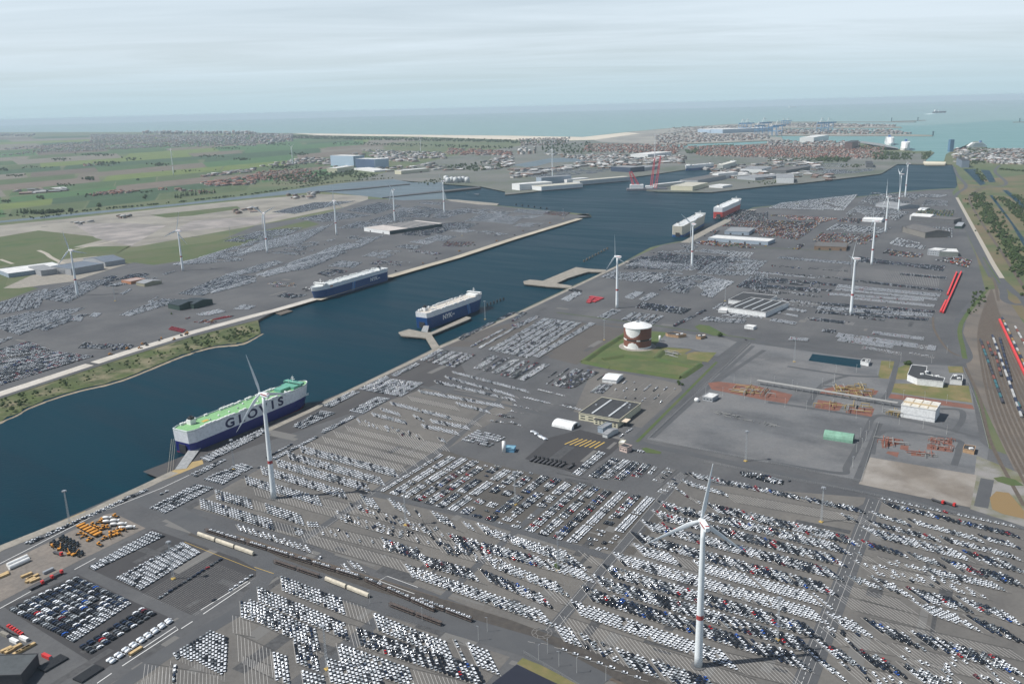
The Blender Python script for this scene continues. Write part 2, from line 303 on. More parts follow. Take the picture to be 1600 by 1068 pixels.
# quay edge strips
rib([(-300, 1012), (0, 856), (136, 802), (273, 737)], 12, 0, 1, z=4.15); rib([(330, 712), (487, 640), (514, 626), (640, 566), (688, 542), (800, 494), (893, 450), (982, 407.5)], 9, 0, 1, z=4.15)
rib([(1070, 379), (1113, 356), (1139, 343), (1177, 327)], 26, 0, 1, z=4.15)
struct('quay_edge', mb, CONC)
mb = MB(); rib([(-250, 698), (0, 615), (200, 549.5), (300, 519), (400, 492), (430, 484.5), (494, 466)], 21, 0, 1, z=4.1); struct('quay_strip', mb, mat('pale_concrete', (0.5, 0.47, 0.42), 0.9, (0.42, 0.39, 0.34), 0.05, dirt=.15))
mb = MB(); rib([(494, 468), (609, 431.5), (711, 402.5), (800, 373.5), (906, 341.3)], 24, 0, 1, z=4.1); struct('quay_strip', mb, CONQ)
sheet('yellow_apron', [(80, 820), (133, 797.5), (139, 801), (76, 829)], 4.12, OCHRE); sheet('yellow_apron', [(222, 758), (296, 722), (316, 718), (318, 724), (238, 757)], 4.12, OCHRE)
# parking lots
LOTS = [ # (code, pts, material)
 ('c8', [(500, 0), (620, 0), (240, 1200), (-1400, 1200), (-1200, 700), (-1150, 560), (-600, -180), (660, -80)], ASL),
 ('c8', [(660, -70), (1582, 110), (2600, 400), (2600, 1500), (230, 1300)], ASL),
 ('46', [(280, 385), (650, 190), (900, 60), (1020, 10), (1582, 110), (1582, 160), (1180, 400), (720, 670), (285, 960), (-400, 760), (-160, 620)], ASL),
 ('46', [(730, 690), (1582, 900), (2390, 1070), (2000, 1640), (280, 965)], ASL),
 ('46', [(770, 670), (1160, 410), (1582, 520), (2580, 740), (2330, 1060), (1582, 890)], mat('brown_asphalt', (0.08, 0.073, 0.064), 0.9, (0.062, 0.058, 0.052), 0.02)),
 ('48', [(0, 560), (200, 400), (770, 620), (-100, 1290), (-1300, 1290)], ASL),
 ('48', [(790, 640), (1570, 900), (1300, 1200), (0, 1290), (240, 1080)], ASL),
 ('08', [(20, 590), (480, 390), (830, 560), (1080, 670), (640, 980)], ASD),
 ('08', [(540, 350), (940, 110), (1582, 330), (1582, 400), (1180, 640)], ASD),
 ('44', [(-700, 1330), (-600, 1370), (1300, 730), (1250, 640), (1000, 650), (0, 1060)], ASQ),
 ('84', [(100, 390), (700, 420), (700, 480), (400, 670), (-40, 560), (-400, 560), (-300, 480)], mat('brown_quay', (0.075, 0.067, 0.062), 0.9, (0.085, 0.078, 0.07), 0.03)),
 ('86', [(420, 280), (700, 350), (600, 440), (410, 555), (80, 460), (230, 330)], ASD),
 ('84', [(500, 690), (900, 760), (1040, 790), (1050, 830), (800, 1060), (380, 960)], ASL),
]
for i_, (code, pts, m) in enumerate(LOTS): sheet('parking_lot', pts, 4.061 + i_ * .004, m, code)
sheet('machine_yard', [(-250, 460), (650, 20), (700, 10), (900, 105), (480, 310), (0, 560), (-250, 700)], 4.13, mat('beige_yard', (0.2, 0.175, 0.15), .95, (0.15, 0.135, 0.12), 0.04, dirt=.2), '08')
# gas terminal site on the right
sheet('gravel_site', [(1174, 536), (1345, 560), (1500, 572), (1516, 600), (1532, 690), (1545, 700), (1534, 775), (1345, 750), (1010, 686)], 4.12, ASB)
sheet('bare_plot', [(630, 450), (1290, 560), (1250, 760), (560, 615)], 4.16, DIRT, 'c6')
sheet('bare_plot', [(1290, 440), (1582, 560), (1650, 900), (1250, 770)], 4.14, mat('grey_gravel', (0.22, 0.21, 0.2), .95, (0.15, 0.15, 0.13), .03, c3=(.12, .12, .06), s3=.03), 'c6')
sheet('brown_mound', [(1370, 700), (1410, 660), (1490, 670), (1582, 780), (1582, 830), (1450, 800), (1385, 770)], 4.2, mat('mown_brown', (0.2, 0.135, 0.06), .95), 'c6')
sheet('grass_verge', [(1392, 578), (1450, 568), (1530, 590), (1582, 625), (1500, 625), (1420, 600)], 4.2, GRASSB, 'c6')
K = lambda pts, ox, oy, s: [(ox + x / s, oy + y / s) for x, y in pts]
for pts in ([(130, 190), (210, 178), (400, 200), (480, 205), (790, 280), (745, 350), (560, 320), (160, 240)], [(990, 320), (1190, 350), (1155, 405), (1060, 410), (960, 385)], [(1215, 375), (1430, 388), (1405, 455), (1200, 435)], [(1040, 235), (1160, 205), (1460, 250), (1440, 280), (1300, 300), (1000, 270)]):
    sheet('red_gravel', K(pts, 1080, 560, 4.99), 4.18, REDG)
sheet('red_gravel', [(752, 58), (900, 75), (1262, 128), (1275, 155), (745, 85)], 4.18, REDG, 'c6')
for q in ([(700, 350), (730, 322), (815, 340), (810, 370), (705, 395)], [(730, 425), (740, 412), (810, 420), (800, 450)], [(820, 375), (870, 380), (865, 410), (815, 400)], [(1005, 325), (1140, 345), (1138, 370), (1000, 350)], [(985, 368), (1145, 385), (1140, 420), (980, 400)], [(885, 415), (970, 420), (965, 445), (885, 440)]): sheet('red_gravel', q, 4.19, REDG, 'c6')
sheet('lawn', [(775, 785), (980, 790), (1240, 800), (1262, 905), (900, 860), (752, 838)], 4.17, GRASSY, 'c4'); sheet('lawn', [(700, 645), (790, 650), (745, 757), (680, 752)], 4.17, GRASSY, 'c4'); sheet('lawn', [(800, 690), (880, 660), (860, 760), (790, 760)], 4.17, GRASSY, 'c4')
sheet('lawn', [(1200, 680), (1210, 720), (1120, 720), (1110, 680)], 4.17, GRASSY, 'c4')
sheet('pond', [(275, 603), (575, 640), (572, 690), (250, 645)], 4.2, WAT, 'c4')
sheet('tank_meadow', [(430, 660), (600, 550), (690, 470), (870, 455), (960, 465), (950, 560), (1180, 640), (1170, 680), (1040, 765), (760, 720)], 4.15, mat('meadow', (0.065, 0.085, 0.03), .95, (0.15, 0.115, 0.06), 0.03, lo=.45, hi=.6, c3=(.06, .1, .025), s3=.015), '84')
sheet('lawn', [(1085, 600), (1130, 590), (1265, 595), (1210, 655), (1080, 635)], 4.17, GRASSY, '84'); sheet('lawn', [(920, 560), (1110, 575), (1050, 610), (930, 585)], 4.17, GRASSY, '84')
sheet('gravel_pad', [(880, 555), (960, 470), (1290, 500), (1390, 530), (1270, 620), (1100, 570), (930, 560)], 4.16, ASB, '84')
sheet('grass_island', [(1128, 435), (1160, 422), (1220, 430), (1330, 488), (1250, 492), (1165, 465)], 4.2, GRASSB, '84')
sheet('grass_island', [(800, 395), (830, 390), (925, 418), (915, 430), (830, 422)], 4.2, GRASSB, '86')
# earth ridges round the tank
mb = MB()
for pts in ([(440, 655), (610, 690), (760, 712), (1040, 752), (1160, 672)], [(560, 640), (690, 620), (900, 640), (1130, 690)], [(440, 655), (560, 570), (690, 490)], [(930, 590), (880, 640)]):
    P = [ta('84', *p) for p in pts]
    for i in range(len(P) - 1):
        d = (P[i + 1] - P[i]).normalized(); n = Vector((-d.y, d.x, 0))
        mb.rings([[q + n * 7, q + n * 1.5 + Vector((0, 0, 3)), q - n * 1.5 + Vector((0, 0, 3)), q - n * 7] for q in (P[i], P[i + 1])], cap=True, closed=False)
struct('earth_ridge', mb, GRASSB)
# rail yard
sheet('rail_yard', [(1546, 452), (1562, 450), (1600, 505), (1700, 600), (1850, 1000), (1640, 860), (1590, 745), (1545, 650), (1512, 575), (1500, 540), (1512, 490)], 4.11, BALL)
# grass east of the main road
sheet('meadow_east', [(1500, 300), (1540, 455), (1600, 500), (2600, 640), (2600, 300), (1700, 262), (1495, 285)], 4.08, mat('rough_meadow', (0.06, 0.085, 0.03), .95, (0.12, 0.11, 0.05), .006, c3=(.14, .1, .06), s3=.003))
# canals
for pts in ([(1505, 264), (1525, 264), (1540, 287), (1532, 290)], [(1532, 265), (1546, 266), (1556, 284), (1546, 285)], [(1546, 305), (1551, 305), (1600, 372), (1600, 380), (1720, 560), (1700, 560), (1580, 350)], [(1566, 297), (1574, 297), (1600, 318), (1700, 400), (1690, 402), (1600, 326)]):
    sheet('canal', pts, 4.2, WAT)
sheet('canal', [(-400, 390), (0, 345), (119, 333), (278, 318), (400, 304), (526, 287), (615, 280), (643, 285), (691, 285), (698, 311), (628, 313), (577, 307), (500, 299), (400, 308.5), (278, 321), (119, 336.5), (0, 348), (-400, 398)], 4.12, watermat('canal_water', (0.09, 0.12, 0.135), .4, .3, .4))
sheet('canal', [(800, 258), (860, 247), (930, 246), (925, 252), (860, 254), (830, 262)], 4.12, MATS.get('x') or bpy.data.materials['canal_water'])
for pts in ([(748, 292.5), (693, 298), (600, 309), (597, 310), (697, 300), (752, 294)], [(500, 300), (560, 295), (640, 287.5), (641, 288.5), (560, 296.5)]):
    P = [at(*p, 4.2) for p in pts]; mb = MB(); mb.prism([(p.x, p.y) for p in P], 4.0, 7.5); struct('causeway', mb, mat('dark_causeway', (0.07, 0.07, 0.07), .9))
# --- left-bank open ground
sheet('sand_field', [(-300, 400), (0, 352), (120, 340), (280, 323), (400, 311), (500, 303), (575, 306), (575, 316), (480, 335), (400, 352), (215, 385), (100, 392), (0, 410), (-300, 460)], 4.05, SAND)
for pts in ([(-200, 410), (0, 370), (60, 360), (170, 372), (115, 386), (205, 384), (210, 380), (160, 408), (60, 412), (0, 415), (-100, 430)], [(150, 400), (330, 378), (400, 362), (480, 345), (500, 350), (400, 378), (300, 405), (240, 414), (170, 405)], [(235, 336), (370, 322), (376, 326), (300, 337), (260, 340)], [(-100, 440), (0, 425), (20, 412), (0, 470), (-100, 500)], [(0, 445), (60, 450), (10, 468), (-20, 474)]):
    sheet('grass_field', pts, 4.1, GRASS)
sheet('yard', [(5, 450), (60, 425), (100, 405), (150, 400), (200, 412), (110, 440), (30, 450)], 4.13, CONC)
for pts in ([(115, 350), (190, 348), (260, 352), (205, 384), (150, 372)], [(300, 345), (400, 338), (460, 330), (400, 350), (260, 365)]): sheet('sand_plot', pts, 4.11, mat('pale_sand', (.3, .27, .25), .95, (.2, .185, .175), .012, c3=(.16, .15, .14), s3=.006))
# --- fields of the far plain
fc = [(0.045, 0.09, 0.025), (0.028, 0.068, 0.024), (0.11, 0.088, 0.066), (0.14, 0.112, 0.086), (0.11, 0.15, 0.03), (0.06, 0.09, 0.03), (0.13, 0.11, 0.08), (0.045, 0.11, 0.03), (0.16, 0.145, 0.115)]
FM = [mat('field_%s' % n, c, .95, tuple(k * .75 for k in c), .01) for n, c in zip(['green', 'dark_green', 'ploughed', 'pale_soil', 'rape_green', 'olive', 'brown', 'fresh_green', 'stubble'], fc)]
rows_y = [(340, 0.), (328, 0), (318, 0), (308, 0), (298, 0), (289, 0), (281, 0), (273, 0), (266, 0), (259, 0), (252, 0), (246, 0), (240, 0), (235, 0), (230, 0), (226, 0), (222, 0), (218.5, 0), (215, 0), (212, 0)]
fr = random.Random(3)
for i in range(len(rows_y) - 1):
    y0, y1 = rows_y[i][0], rows_y[i + 1][0]; x = -420.0
    while x < 660 - (i < 8) * 130 and x < 760:
        wd = fr.uniform(60, 190); x1 = x + wd
        s = lambda xx: -(xx) * (0.11 - 0.005 * i)      # the plots run with the canal
        if y0 + s(x1) > 212 and not (i < 1 and x > 300):
            sl = fr.uniform(-10, 10)
            pts = [(x, y0 + s(x)), (x1 - 3, y0 + s(x1)), (x1 + sl - 3, y1 + s(x1) + 0.4), (x + sl, y1 + s(x) + .4)]
            pts = [(a, max(b, 210.5)) for a, b in pts]
            if pts[0][1] - pts[3][1] > 1.2: sheet('field', pts, 4.04 + 0.002 * (i % 3), FM[fr.choice([0, 0, 1, 1, 2, 3, 4, 5, 5, 6, 7, 7, 8])])
        x = x1
# --- roads
mb = MB()
rk = lambda pts, s=4.45, ox=1440, oy=240: K(pts, ox, oy, s)
rib(rk([(225, 95), (250, 150), (310, 225), (250, 275), (235, 330), (340, 530), (440, 720), (530, 870), (570, 960), (575, 1010), (640, 1045), (760, 1045)]), 14)
rib(rk([(212, 300), (240, 380), (320, 545), (415, 740), (480, 860)]), 7)
rib(rk([(545, 865), (640, 960), (700, 1005), (760, 1100)]), 14)
rib(rk([(545, 80), (510, 125), (590, 205), (480, 235), (310, 225)]), 14)
rib(K([(1110, -60), (1060, 0), (960, 140), (1000, 300), (1062, 440), (1050, 505), (975, 535), (850, 545), (500, 522), (0, 450)], 1340, 480, 6.138) + [(1250, 545), (1180, 533), (1160, 532), (1130, 560), (1060, 625), (1000, 680)], 11)
rib([(1000, 680), (1003, 692), (1100, 713), (1345, 766), (1640, 832)], 11)
rib([(1177, 540), (1100, 610), (1020, 683)], 6)
rib([(1178, 525), (1210, 530), (1345, 552)], 8); rib([(800, 488), (893, 500), (980, 512), (1165, 528)], 11)
rib([(860, 985), (1000, 820), (1062, 745), (1075, 728)], 10, sm=1); rib([(1250, 1085), (1310, 930), (1366, 778)], 15, sm=1)
rib([(470, 845), (580, 772), (700, 695), (760, 640), (850, 575)], 9, sm=1)
rib([(690, 615), (800, 560), (840, 500)], 9, sm=1)
rib([(210, 770), (300, 815), (420, 880), (560, 930), (830, 1010), (940, 1070)], 24, sm=1)
rib([(160, 1090), (260, 1020), (380, 950), (420, 895)], 14, sm=1); rib([(440, 1090), (560, 1000), (600, 955)], 9, sm=1)
rib([(575, 770), (700, 795), (850, 840), (950, 870)], 10, sm=1); rib([(690, 935), (760, 870), (850, 790)], 7, sm=1)
rib([(0, 540), (-100, 570)], 10, sm=1)
rib([(640, 600), (740, 620), (860, 650), (880, 655)], 7, sm=1)
rib(K([(550, 900), (610, 640)], 1440, 640, 5.93), 12)
rib([(205, 422), (300, 410), (450, 385), (600, 362)], 14, sm=1)
for pts in ([tp('c6', 0, 478), tp('c6', 440, 548), tp('c6', 490, 500), tp('c6', 600, 300), tp('c6', 660, 200), tp('c6', 790, 205), tp('c6', 1160, 290), tp('c6', 1260, 320)], [tp('c6', 545, 600), tp('c6', 690, 240)], [tp('c6', 250, 130), tp('c6', 340, 0), tp('c4', 500, 735)], [tp('c6', 0, 110), tp('c6', 280, 150), tp('c6', 660, 210)], [tp('c4', 640, 900), tp('c4', 740, 850), tp('c4', 800, 640)], [tp('c6', 640, 430), tp('c6', 720, 290), tp('c6', 1150, 340), tp('c6', 1180, 400), tp('c6', 1150, 500)], [tp('c6', 1060, 150), tp('c6', 1190, 160), tp('c6', 1200, 220), tp('c6', 1150, 290)], [tp('c4', 120, 680), tp('c4', 480, 735), tp('c4', 690, 745)], [tp('86', 860, 330), tp('86', 1190, 40), tp('84', 1560, 580)]): rib(pts, 7, z=4.19)
struct('road', mb, ROAD)
mb = MB(); rib(rk([(245, 305), (330, 460), (440, 660), (500, 770), (560, 865)]), 10); rib([(60, 391), (72, 396), (80, 402), (100, 412)], 12); rib([(110, 391), (185, 375)], 10); rib([(20, 412), (0, 405)], 10)
struct('pale_track', mb, mat('pale_track_gravel', (.33, .3, .25), .95))
mb = MB()
rib(rk([(480, 215), (380, 255), (330, 310), (400, 450), (560, 690), (760, 1010)]), 7); rib(rk([(560, 215), (420, 245), (345, 300)]), 6)
rib([(1560, 470), (1554, 440), (1545, 432)], 5)
for i in range(13):                                  # yard tracks fan out from the neck
    a = i / 12
    rib([(1549 + 2 * a, 452 + 6 * a), (1530 + 36 * a, 510 - 5 * a), (1534 + 62 * a, 570 - 4 * a), (1556 + 92 * a, 660), (1620 + 110 * a, 790)], 3.2)
rib([(1458, 495), (1460, 515), (1480, 545), (1500, 556)], 3.5); rib([(1508, 574), (1530, 620), (1548, 690), (1600, 790)], 4)
bd = MB(); rib([(304, 829), (432, 868), (790, 977), (970, 1050), (1060, 1090)], 17, 0, 2, z=4.13, mb_=bd); struct('track_bed', bd, mat('track_bed', (.045, .04, .036), .9, (.065, .058, .05), .2))
for dxx in (0, 9, 18): rib([(300 + dxx, 835 - dxx * .9), (425 + dxx, 876 - dxx * .9), (780 + dxx, 988 - dxx), (960 + dxx, 1062 - dxx), (1040 + dxx, 1100 - dxx)], 3.2, sm=2)
struct('railway_track', mb, RAILM)
# dark roofs of ground: foreground grass strip and black cover bottom centre
sheet('grass_strip', [(65, 905), (180, 950), (420, 1075), (300, 1090), (30, 940)], 4.2, GRASSY, '88')
sheet('black_cover', [(30, 945), (300, 1075), (500, 1300), (-300, 1300), (-120, 1060)], 4.22, mat('black_membrane', (0.012, 0.014, 0.025), .6), '88')
mb = MB()
def pline(pts, wd, m_, code=None, z=4.24): 
    rib(pts, wd, 0, 1, code, z, m_)
pl = MB()
for pts in ([(460, 360), (590, 290)], [(0, 600), (190, 495)], [(755, 955), (1100, 730), (1085, 712), (800, 900)], [(1255, 635), (1545, 440), (1530, 432), (1240, 610)], [(600, 1062), (690, 1000)], [(1120, 725), (1190, 680)]): pline(pts, .8, pl, '08')
pline([(760, 430), (980, 510)], .5, pl, '48'); pline([(760, 430), (810, 400), (1000, 470)], .5, pl, '48')
rib([(620, 790), (1000, 640)], .8, 0, 1, '06', 4.24, pl); rib([(-320, 1270), (620, 790)], .8, 0, 1, '06', 4.24, pl); rib([(1000, 640), (1170, 560)], .8, 0, 1, '06', 4.24, pl)
# road edge lines
pw = MB()
for a, b in (((1262, 1068), (1374, 780)), ((1242, 1068), (1358, 779)), ((867, 985), (1066, 750)), ((853, 984), (1055, 745)), ((474, 848), (760, 645))): rib([a, b], .25, 0, 1, None, 4.24, pw)
struct('worn_marking', pw, PAINTD)
for i in range(40):
    f = i / 40; a = at(1252 + (1366 - 1252) * f, 1068 + (779 - 1068) * f); b = a + (at(1366, 779) - at(1252, 1068)).normalized() * 3; ribbon([a, b], .3, 4.24, pl)
# turning-circle marking
c0 = ta('88', 185, 752); rg_ = MB()
for r_ in (7.5, 4.5):
    ring = [c0 + Vector((r_ * math.cos(a / 18 * math.pi), r_ * math.sin(a / 18 * math.pi), 0)) for a in range(37)]; ribbon(ring, .35, 4.24, rg_)
for k in range(8): ribbon([c0 + Vector((4.5 * math.cos(k * .785), 4.5 * math.sin(k * .785), 0)), c0 + Vector((7.5 * math.cos(k * .785 + .3), 7.5 * math.sin(k * .785 + .3), 0))], .35, 4.24, rg_)
struct('turning_circle_marking', rg_, mat('faded_paint', (.2, .195, .185), .8))
struct('road_marking', pl, PAINT)
py_ = MB()
for k in range(7):
    a = ta('86', 340 + k * 30, 365 + k * 4); b = ta('86', 410 + k * 27, 335 + k * 4); ribbon([a + (b - a) * -.2, b], 1.6, 4.24, py_)
for pts in ([(1140, 190), (1582, 365)],): rib(pts, .4, 0, 1, '08', 4.24, py_)
rib([(-10, 345), (110, 385)], .5, 0, 1, '48', 4.24, py_)
struct('yellow_marking', py_, PAINTY)

# repairs in the paving: slightly different asphalt laid in rectangles
PATCH = [mat('patch_dark', (0.06, 0.06, 0.061), .9), mat('patch_light', (0.13, 0.127, 0.12), .9), mat('patch_oil', (0.04, 0.04, 0.041), .7, (0.07, 0.07, 0.07), .3)]
vp = random.Random(44); ux = Vector((math.cos(R(60)), math.sin(R(60)), 0)); uy = Vector((-ux.y, ux.x, 0)); pm_ = [MB(), MB(), MB()]
for k in range(420):
    py = vp.uniform(430, 1060) if k % 3 else vp.uniform(350, 600); px = vp.uniform(0, 1500); c = at(px, py); q_ = ((py - 853) - (px - 0) * (405 - 853) / 982)
    if px < 982 and q_ < 14 and not (py < 600 and (py - 636) < -(px) * .37 - 12): continue
    a, b = vp.uniform(3, 26), vp.uniform(1.2, 6); a, b = (a, b) if k % 2 else (b, a); z = 4.121 + k * .00004
    P = [c + ux * sx * a + uy * sy * b for sx, sy in ((-1, -1), (1, -1), (1, 1), (-1, 1))]
    if 960 < px and 520 < py < 790: continue
    pm_[k % 3 if k % 9 else 2].add([(p.x, p.y, z) for p in P], [(0, 1, 2, 3)])
for m_, n_ in zip(pm_, PATCH): struct('asphalt_patch', m_, n_)
# ================================================================ WIND TURBINES
TURB = [(1091, 1040, 1097, 818, 95, 41, 9), (428, 778, 408, 616, 140, 44, 105), (964, 481, 963, 401, 140, 42, 116), (1081, 416, 1081, 350, 130, 49, 64), (1329.5, 491, 1333, 404, 150, 49, 44), (1361.8, 413.9, 1366, 346, 150, 42, 16), (1383.3, 363.3, 1387.6, 307.7, 170, 51, 8), (1403.5, 330.4, 1409.8, 272.3, 170, 44, 64), (1414.2, 307.7, 1419.5, 255.9, 150, 44, 80),
 (121.4, 461.9, 109, 391, 150, 45, 108), (285.7, 422.8, 276.9, 360.8, 160, 49, 20), (417.7, 394.9, 412, 333.5, 130, 42, 68), (525.9, 367.1, 522, 314, 140, 49, 4), (616.9, 346.9, 614.4, 296.8, 140, 51, 84), (694.1, 331.7, 692.8, 283.2, 160, 42, 84),
 (863.2, 278.6, 863.2, 233.6, 110, 51, 4), (1023, 252.1, 1023.8, 211.6, 160, 44, 76), (657.4, 236.9, 657.4, 218, 150, 47, 4), (457.6, 257.1, 455.6, 229.8, 150, 47, 60), (271.3, 273, 267.3, 233.6, 150, 47, 36)]
TL = ['huge white wind turbine standing among parked cars at the bottom of the photo', 'white wind turbine on the lot in front of the green-decked car carrier', 'white wind turbine standing right of the red parked trailers near the L-shaped jetty', 'white wind turbine in front of the beige-topped car carrier',
 'white wind turbine among the white vans left of the two long red trains', 'white wind turbine at the edge of the lot behind the white-van field', 'white wind turbine beside the diagonal terminal road, in front of the big sheds', 'white wind turbine by the grey-roofed shed near the far basin', 'farthest white wind turbine of the row by the blue basin',
 'white wind turbine beside the half-built grey hall on the left bank', 'white wind turbine below the long green field on the left bank', 'white wind turbine at the right end of the green field, left bank', 'white wind turbine left of the big pale warehouse on the left bank', 'white wind turbine directly behind the big pale warehouse', 'white wind turbine near the pier at the tip of the left terminal',
 'white wind turbine behind the white waterside sheds', 'white wind turbine rising in front of the container port', 'small white wind turbine before the dune woods', 'distant white wind turbine left of the two big blue halls', 'distant white wind turbine alone in the farm fields']
HUBC = mat('turbine_white', (0.72, 0.76, 0.77), .4, dirt=.05)
def ring(c, r, n, ax='z'):
    return [(c[0] + r * math.cos(2 * math.pi * i / n), c[1] + r * math.sin(2 * math.pi * i / n), c[2]) for i in range(n)]
def blade_mesh(Lb):
    mb = MB(); rs = []
    for k in range(15):
        f = k / 14; z = 1.2 + f * (Lb - 1.2)
        ch = 2.0 if f < .03 else (2.0 + (f - .03) / .17 * 1.6 if f < .2 else 3.5 * (1 - (f - .2) / .8) ** .85 * .93 + .25)
        th = 1.9 if f < .03 else max(.12, 1.7 * (1 - f) ** 1.6 * .5 + .1); tw = R(18 * (1 - f) ** 2)
        r_ = []
        for i in range(10):
            a = 2 * math.pi * i / 10; x = ch * .5 * math.cos(a) + (ch * .18 if f > .03 else 0); y = th * .5 * math.sin(a) * (1 - .5 * max(0, math.cos(a)))
            r_.append((x * math.cos(tw) - y * math.sin(tw), x * math.sin(tw) + y * math.cos(tw) - .02 * z * f * .6, z))
        rs.append(r_)
    return mb.rings(rs)
def turbine(i, bx, by, hx, hy, psi, Lb, ph):
    b = at(bx, by); h = hgt((bx, by), hy)
    t = thing('wind_turbine', TL[i], 'wind turbine', b, 0, 'wind turbines')
    mb = MB(); rs = []
    for k in range(13):
        z = h * .985 * k / 12; r_ = 2.9 + (1.55 - 2.9) * (k / 12); rs.append(ring((0, 0, z), r_, 20))
    mb.rings(rs); mb.build('tower', HUBC, t, True)
    k = .36; r_ = 2.93 + (1.58 - 2.93) * k
    MB().rings([ring((0, 0, h * k - 1.7), r_ + .06, 20), ring((0, 0, h * k + 1.7), r_ - .0, 20)], cap=False).build('warning_band', mat('band_red', (.34, .05, .05), .6), t)
    MB().rings([ring((0, 0, .2), 5.2, 20), ring((0, 0, .5), 5.2, 20), ring((0, 0, .5), 3, 20)], cap=False).build('base_ring', mat('base_dark', (.1, .1, .1), .8), t)
    # nacelle: long axis along +x (rotor side)
    mb = MB(); secs = [(-9.2, 1.3, 1.4), (-8.2, 1.75, 1.9), (-2, 2.0, 2.1), (2.0, 1.95, 2.1), (3.4, 1.5, 1.6)]
    rs = [[(x, s_ * a, c * b_ + .1) for s_, c in ((-1, -.85), (1, -.85), (1, .75), (.75, 1), (-.75, 1), (-1, .75))] for x, a, b_ in secs]
    rs = [[(x, a * .98, z) for x, a, z in r__] for r__ in rs]
    n = mb.rings(rs).build('nacelle', HUBC, t); n.location = (0, 0, h); n.rotation_euler.z = R(psi)
    ml = MB()
    for sy in (-1, 1): ml.box(-8, 1.5, sy * 1.99 if sy > 0 else -2.03, sy * 1.99 + .04 if sy > 0 else -1.99, .3, 1.4)
    ml.box(-8.2, -7.2, -1.2, 1.2, 2.05, 2.35)
    ml.build('red_stripe', mat('band_red', (.34, .05, .05), .6), n)
    mh = MB(); mh.rings([[(x, r0 * math.cos(a * math.pi / 6), r0 * math.sin(a * math.pi / 6)) for a in range(12)] for x, r0 in ((3.4, 1.5), (4.2, 2.0), (5.6, 1.9), (6.6, 1.1), (7.0, .2))])
    hb = mh.build('hub', HUBC, t, True); hb.location = (0, 0, h); hb.rotation_euler.z = R(psi)
    me = None
    for kk in range(3):
        if me is None: me = blade_mesh(Lb).mesh('blade', [HUBC]); me.polygons.foreach_set('use_smooth', [True] * len(me.polygons))
        o = bpy.data.objects.new('blade', me); COL.objects.link(o); o.parent = t
        ang = R(ph + 120 * kk)
        n_ = Vector((math.cos(R(psi)), math.sin(R(psi)), 0)); e2 = n_.cross(Vector((0, 0, 1))); d = math.cos(ang) * Vector((0, 0, 1)) + math.sin(ang) * e2
        y_ = n_; x_ = y_.cross(d)
        o.matrix_local = Matrix.Translation(Vector((0, 0, h)) + n_ * 5) @ Matrix(((x_.x, y_.x, d.x, 0), (x_.y, y_.y, d.y, 0), (x_.z, y_.z, d.z, 0), (0, 0, 0, 1)))
for i, a in enumerate(TURB): turbine(i, *a)
# ================================================================ SHIPS
def pmat(n, c, r=.5, d=.15): return mat(n, c, r, dirt=d)
def text_part(s, size, m, parent, M, name='lettering', sx=1.0):
    cu = bpy.data.curves.new(name, 'FONT'); cu.body = s; cu.size = size; cu.extrude = 0.05; cu.align_x = 'CENTER'; cu.align_y = 'CENTER'; cu.offset = size * 0.035
    tmp = bpy.data.objects.new(name, cu); COL.objects.link(tmp); bpy.context.view_layer.update()
    me = bpy.data.meshes.new_from_object(tmp); bpy.data.objects.remove(tmp); bpy.data.curves.remove(cu)
    me.name = name; me.materials.clear(); me.materials.append(m)
    o = bpy.data.objects.new(name, me); COL.objects.link(o); o.parent = parent; o.matrix_local = M @ Matrix.Diagonal((sx, 1, 1, 1)); return o
def side_matrix(x, y, z, sgn):
    # text on the hull side: reads along +x on the starboard (-y) side, along -x on the port side
    if sgn < 0: return Matrix(((1, 0, 0, x), (0, 0, -1, y), (0, 1, 0, z), (0, 0, 0, 1)))
    return Matrix(((-1, 0, 0, x), (0, 0, 1, y), (0, 1, 0, z), (0, 0, 0, 1)))
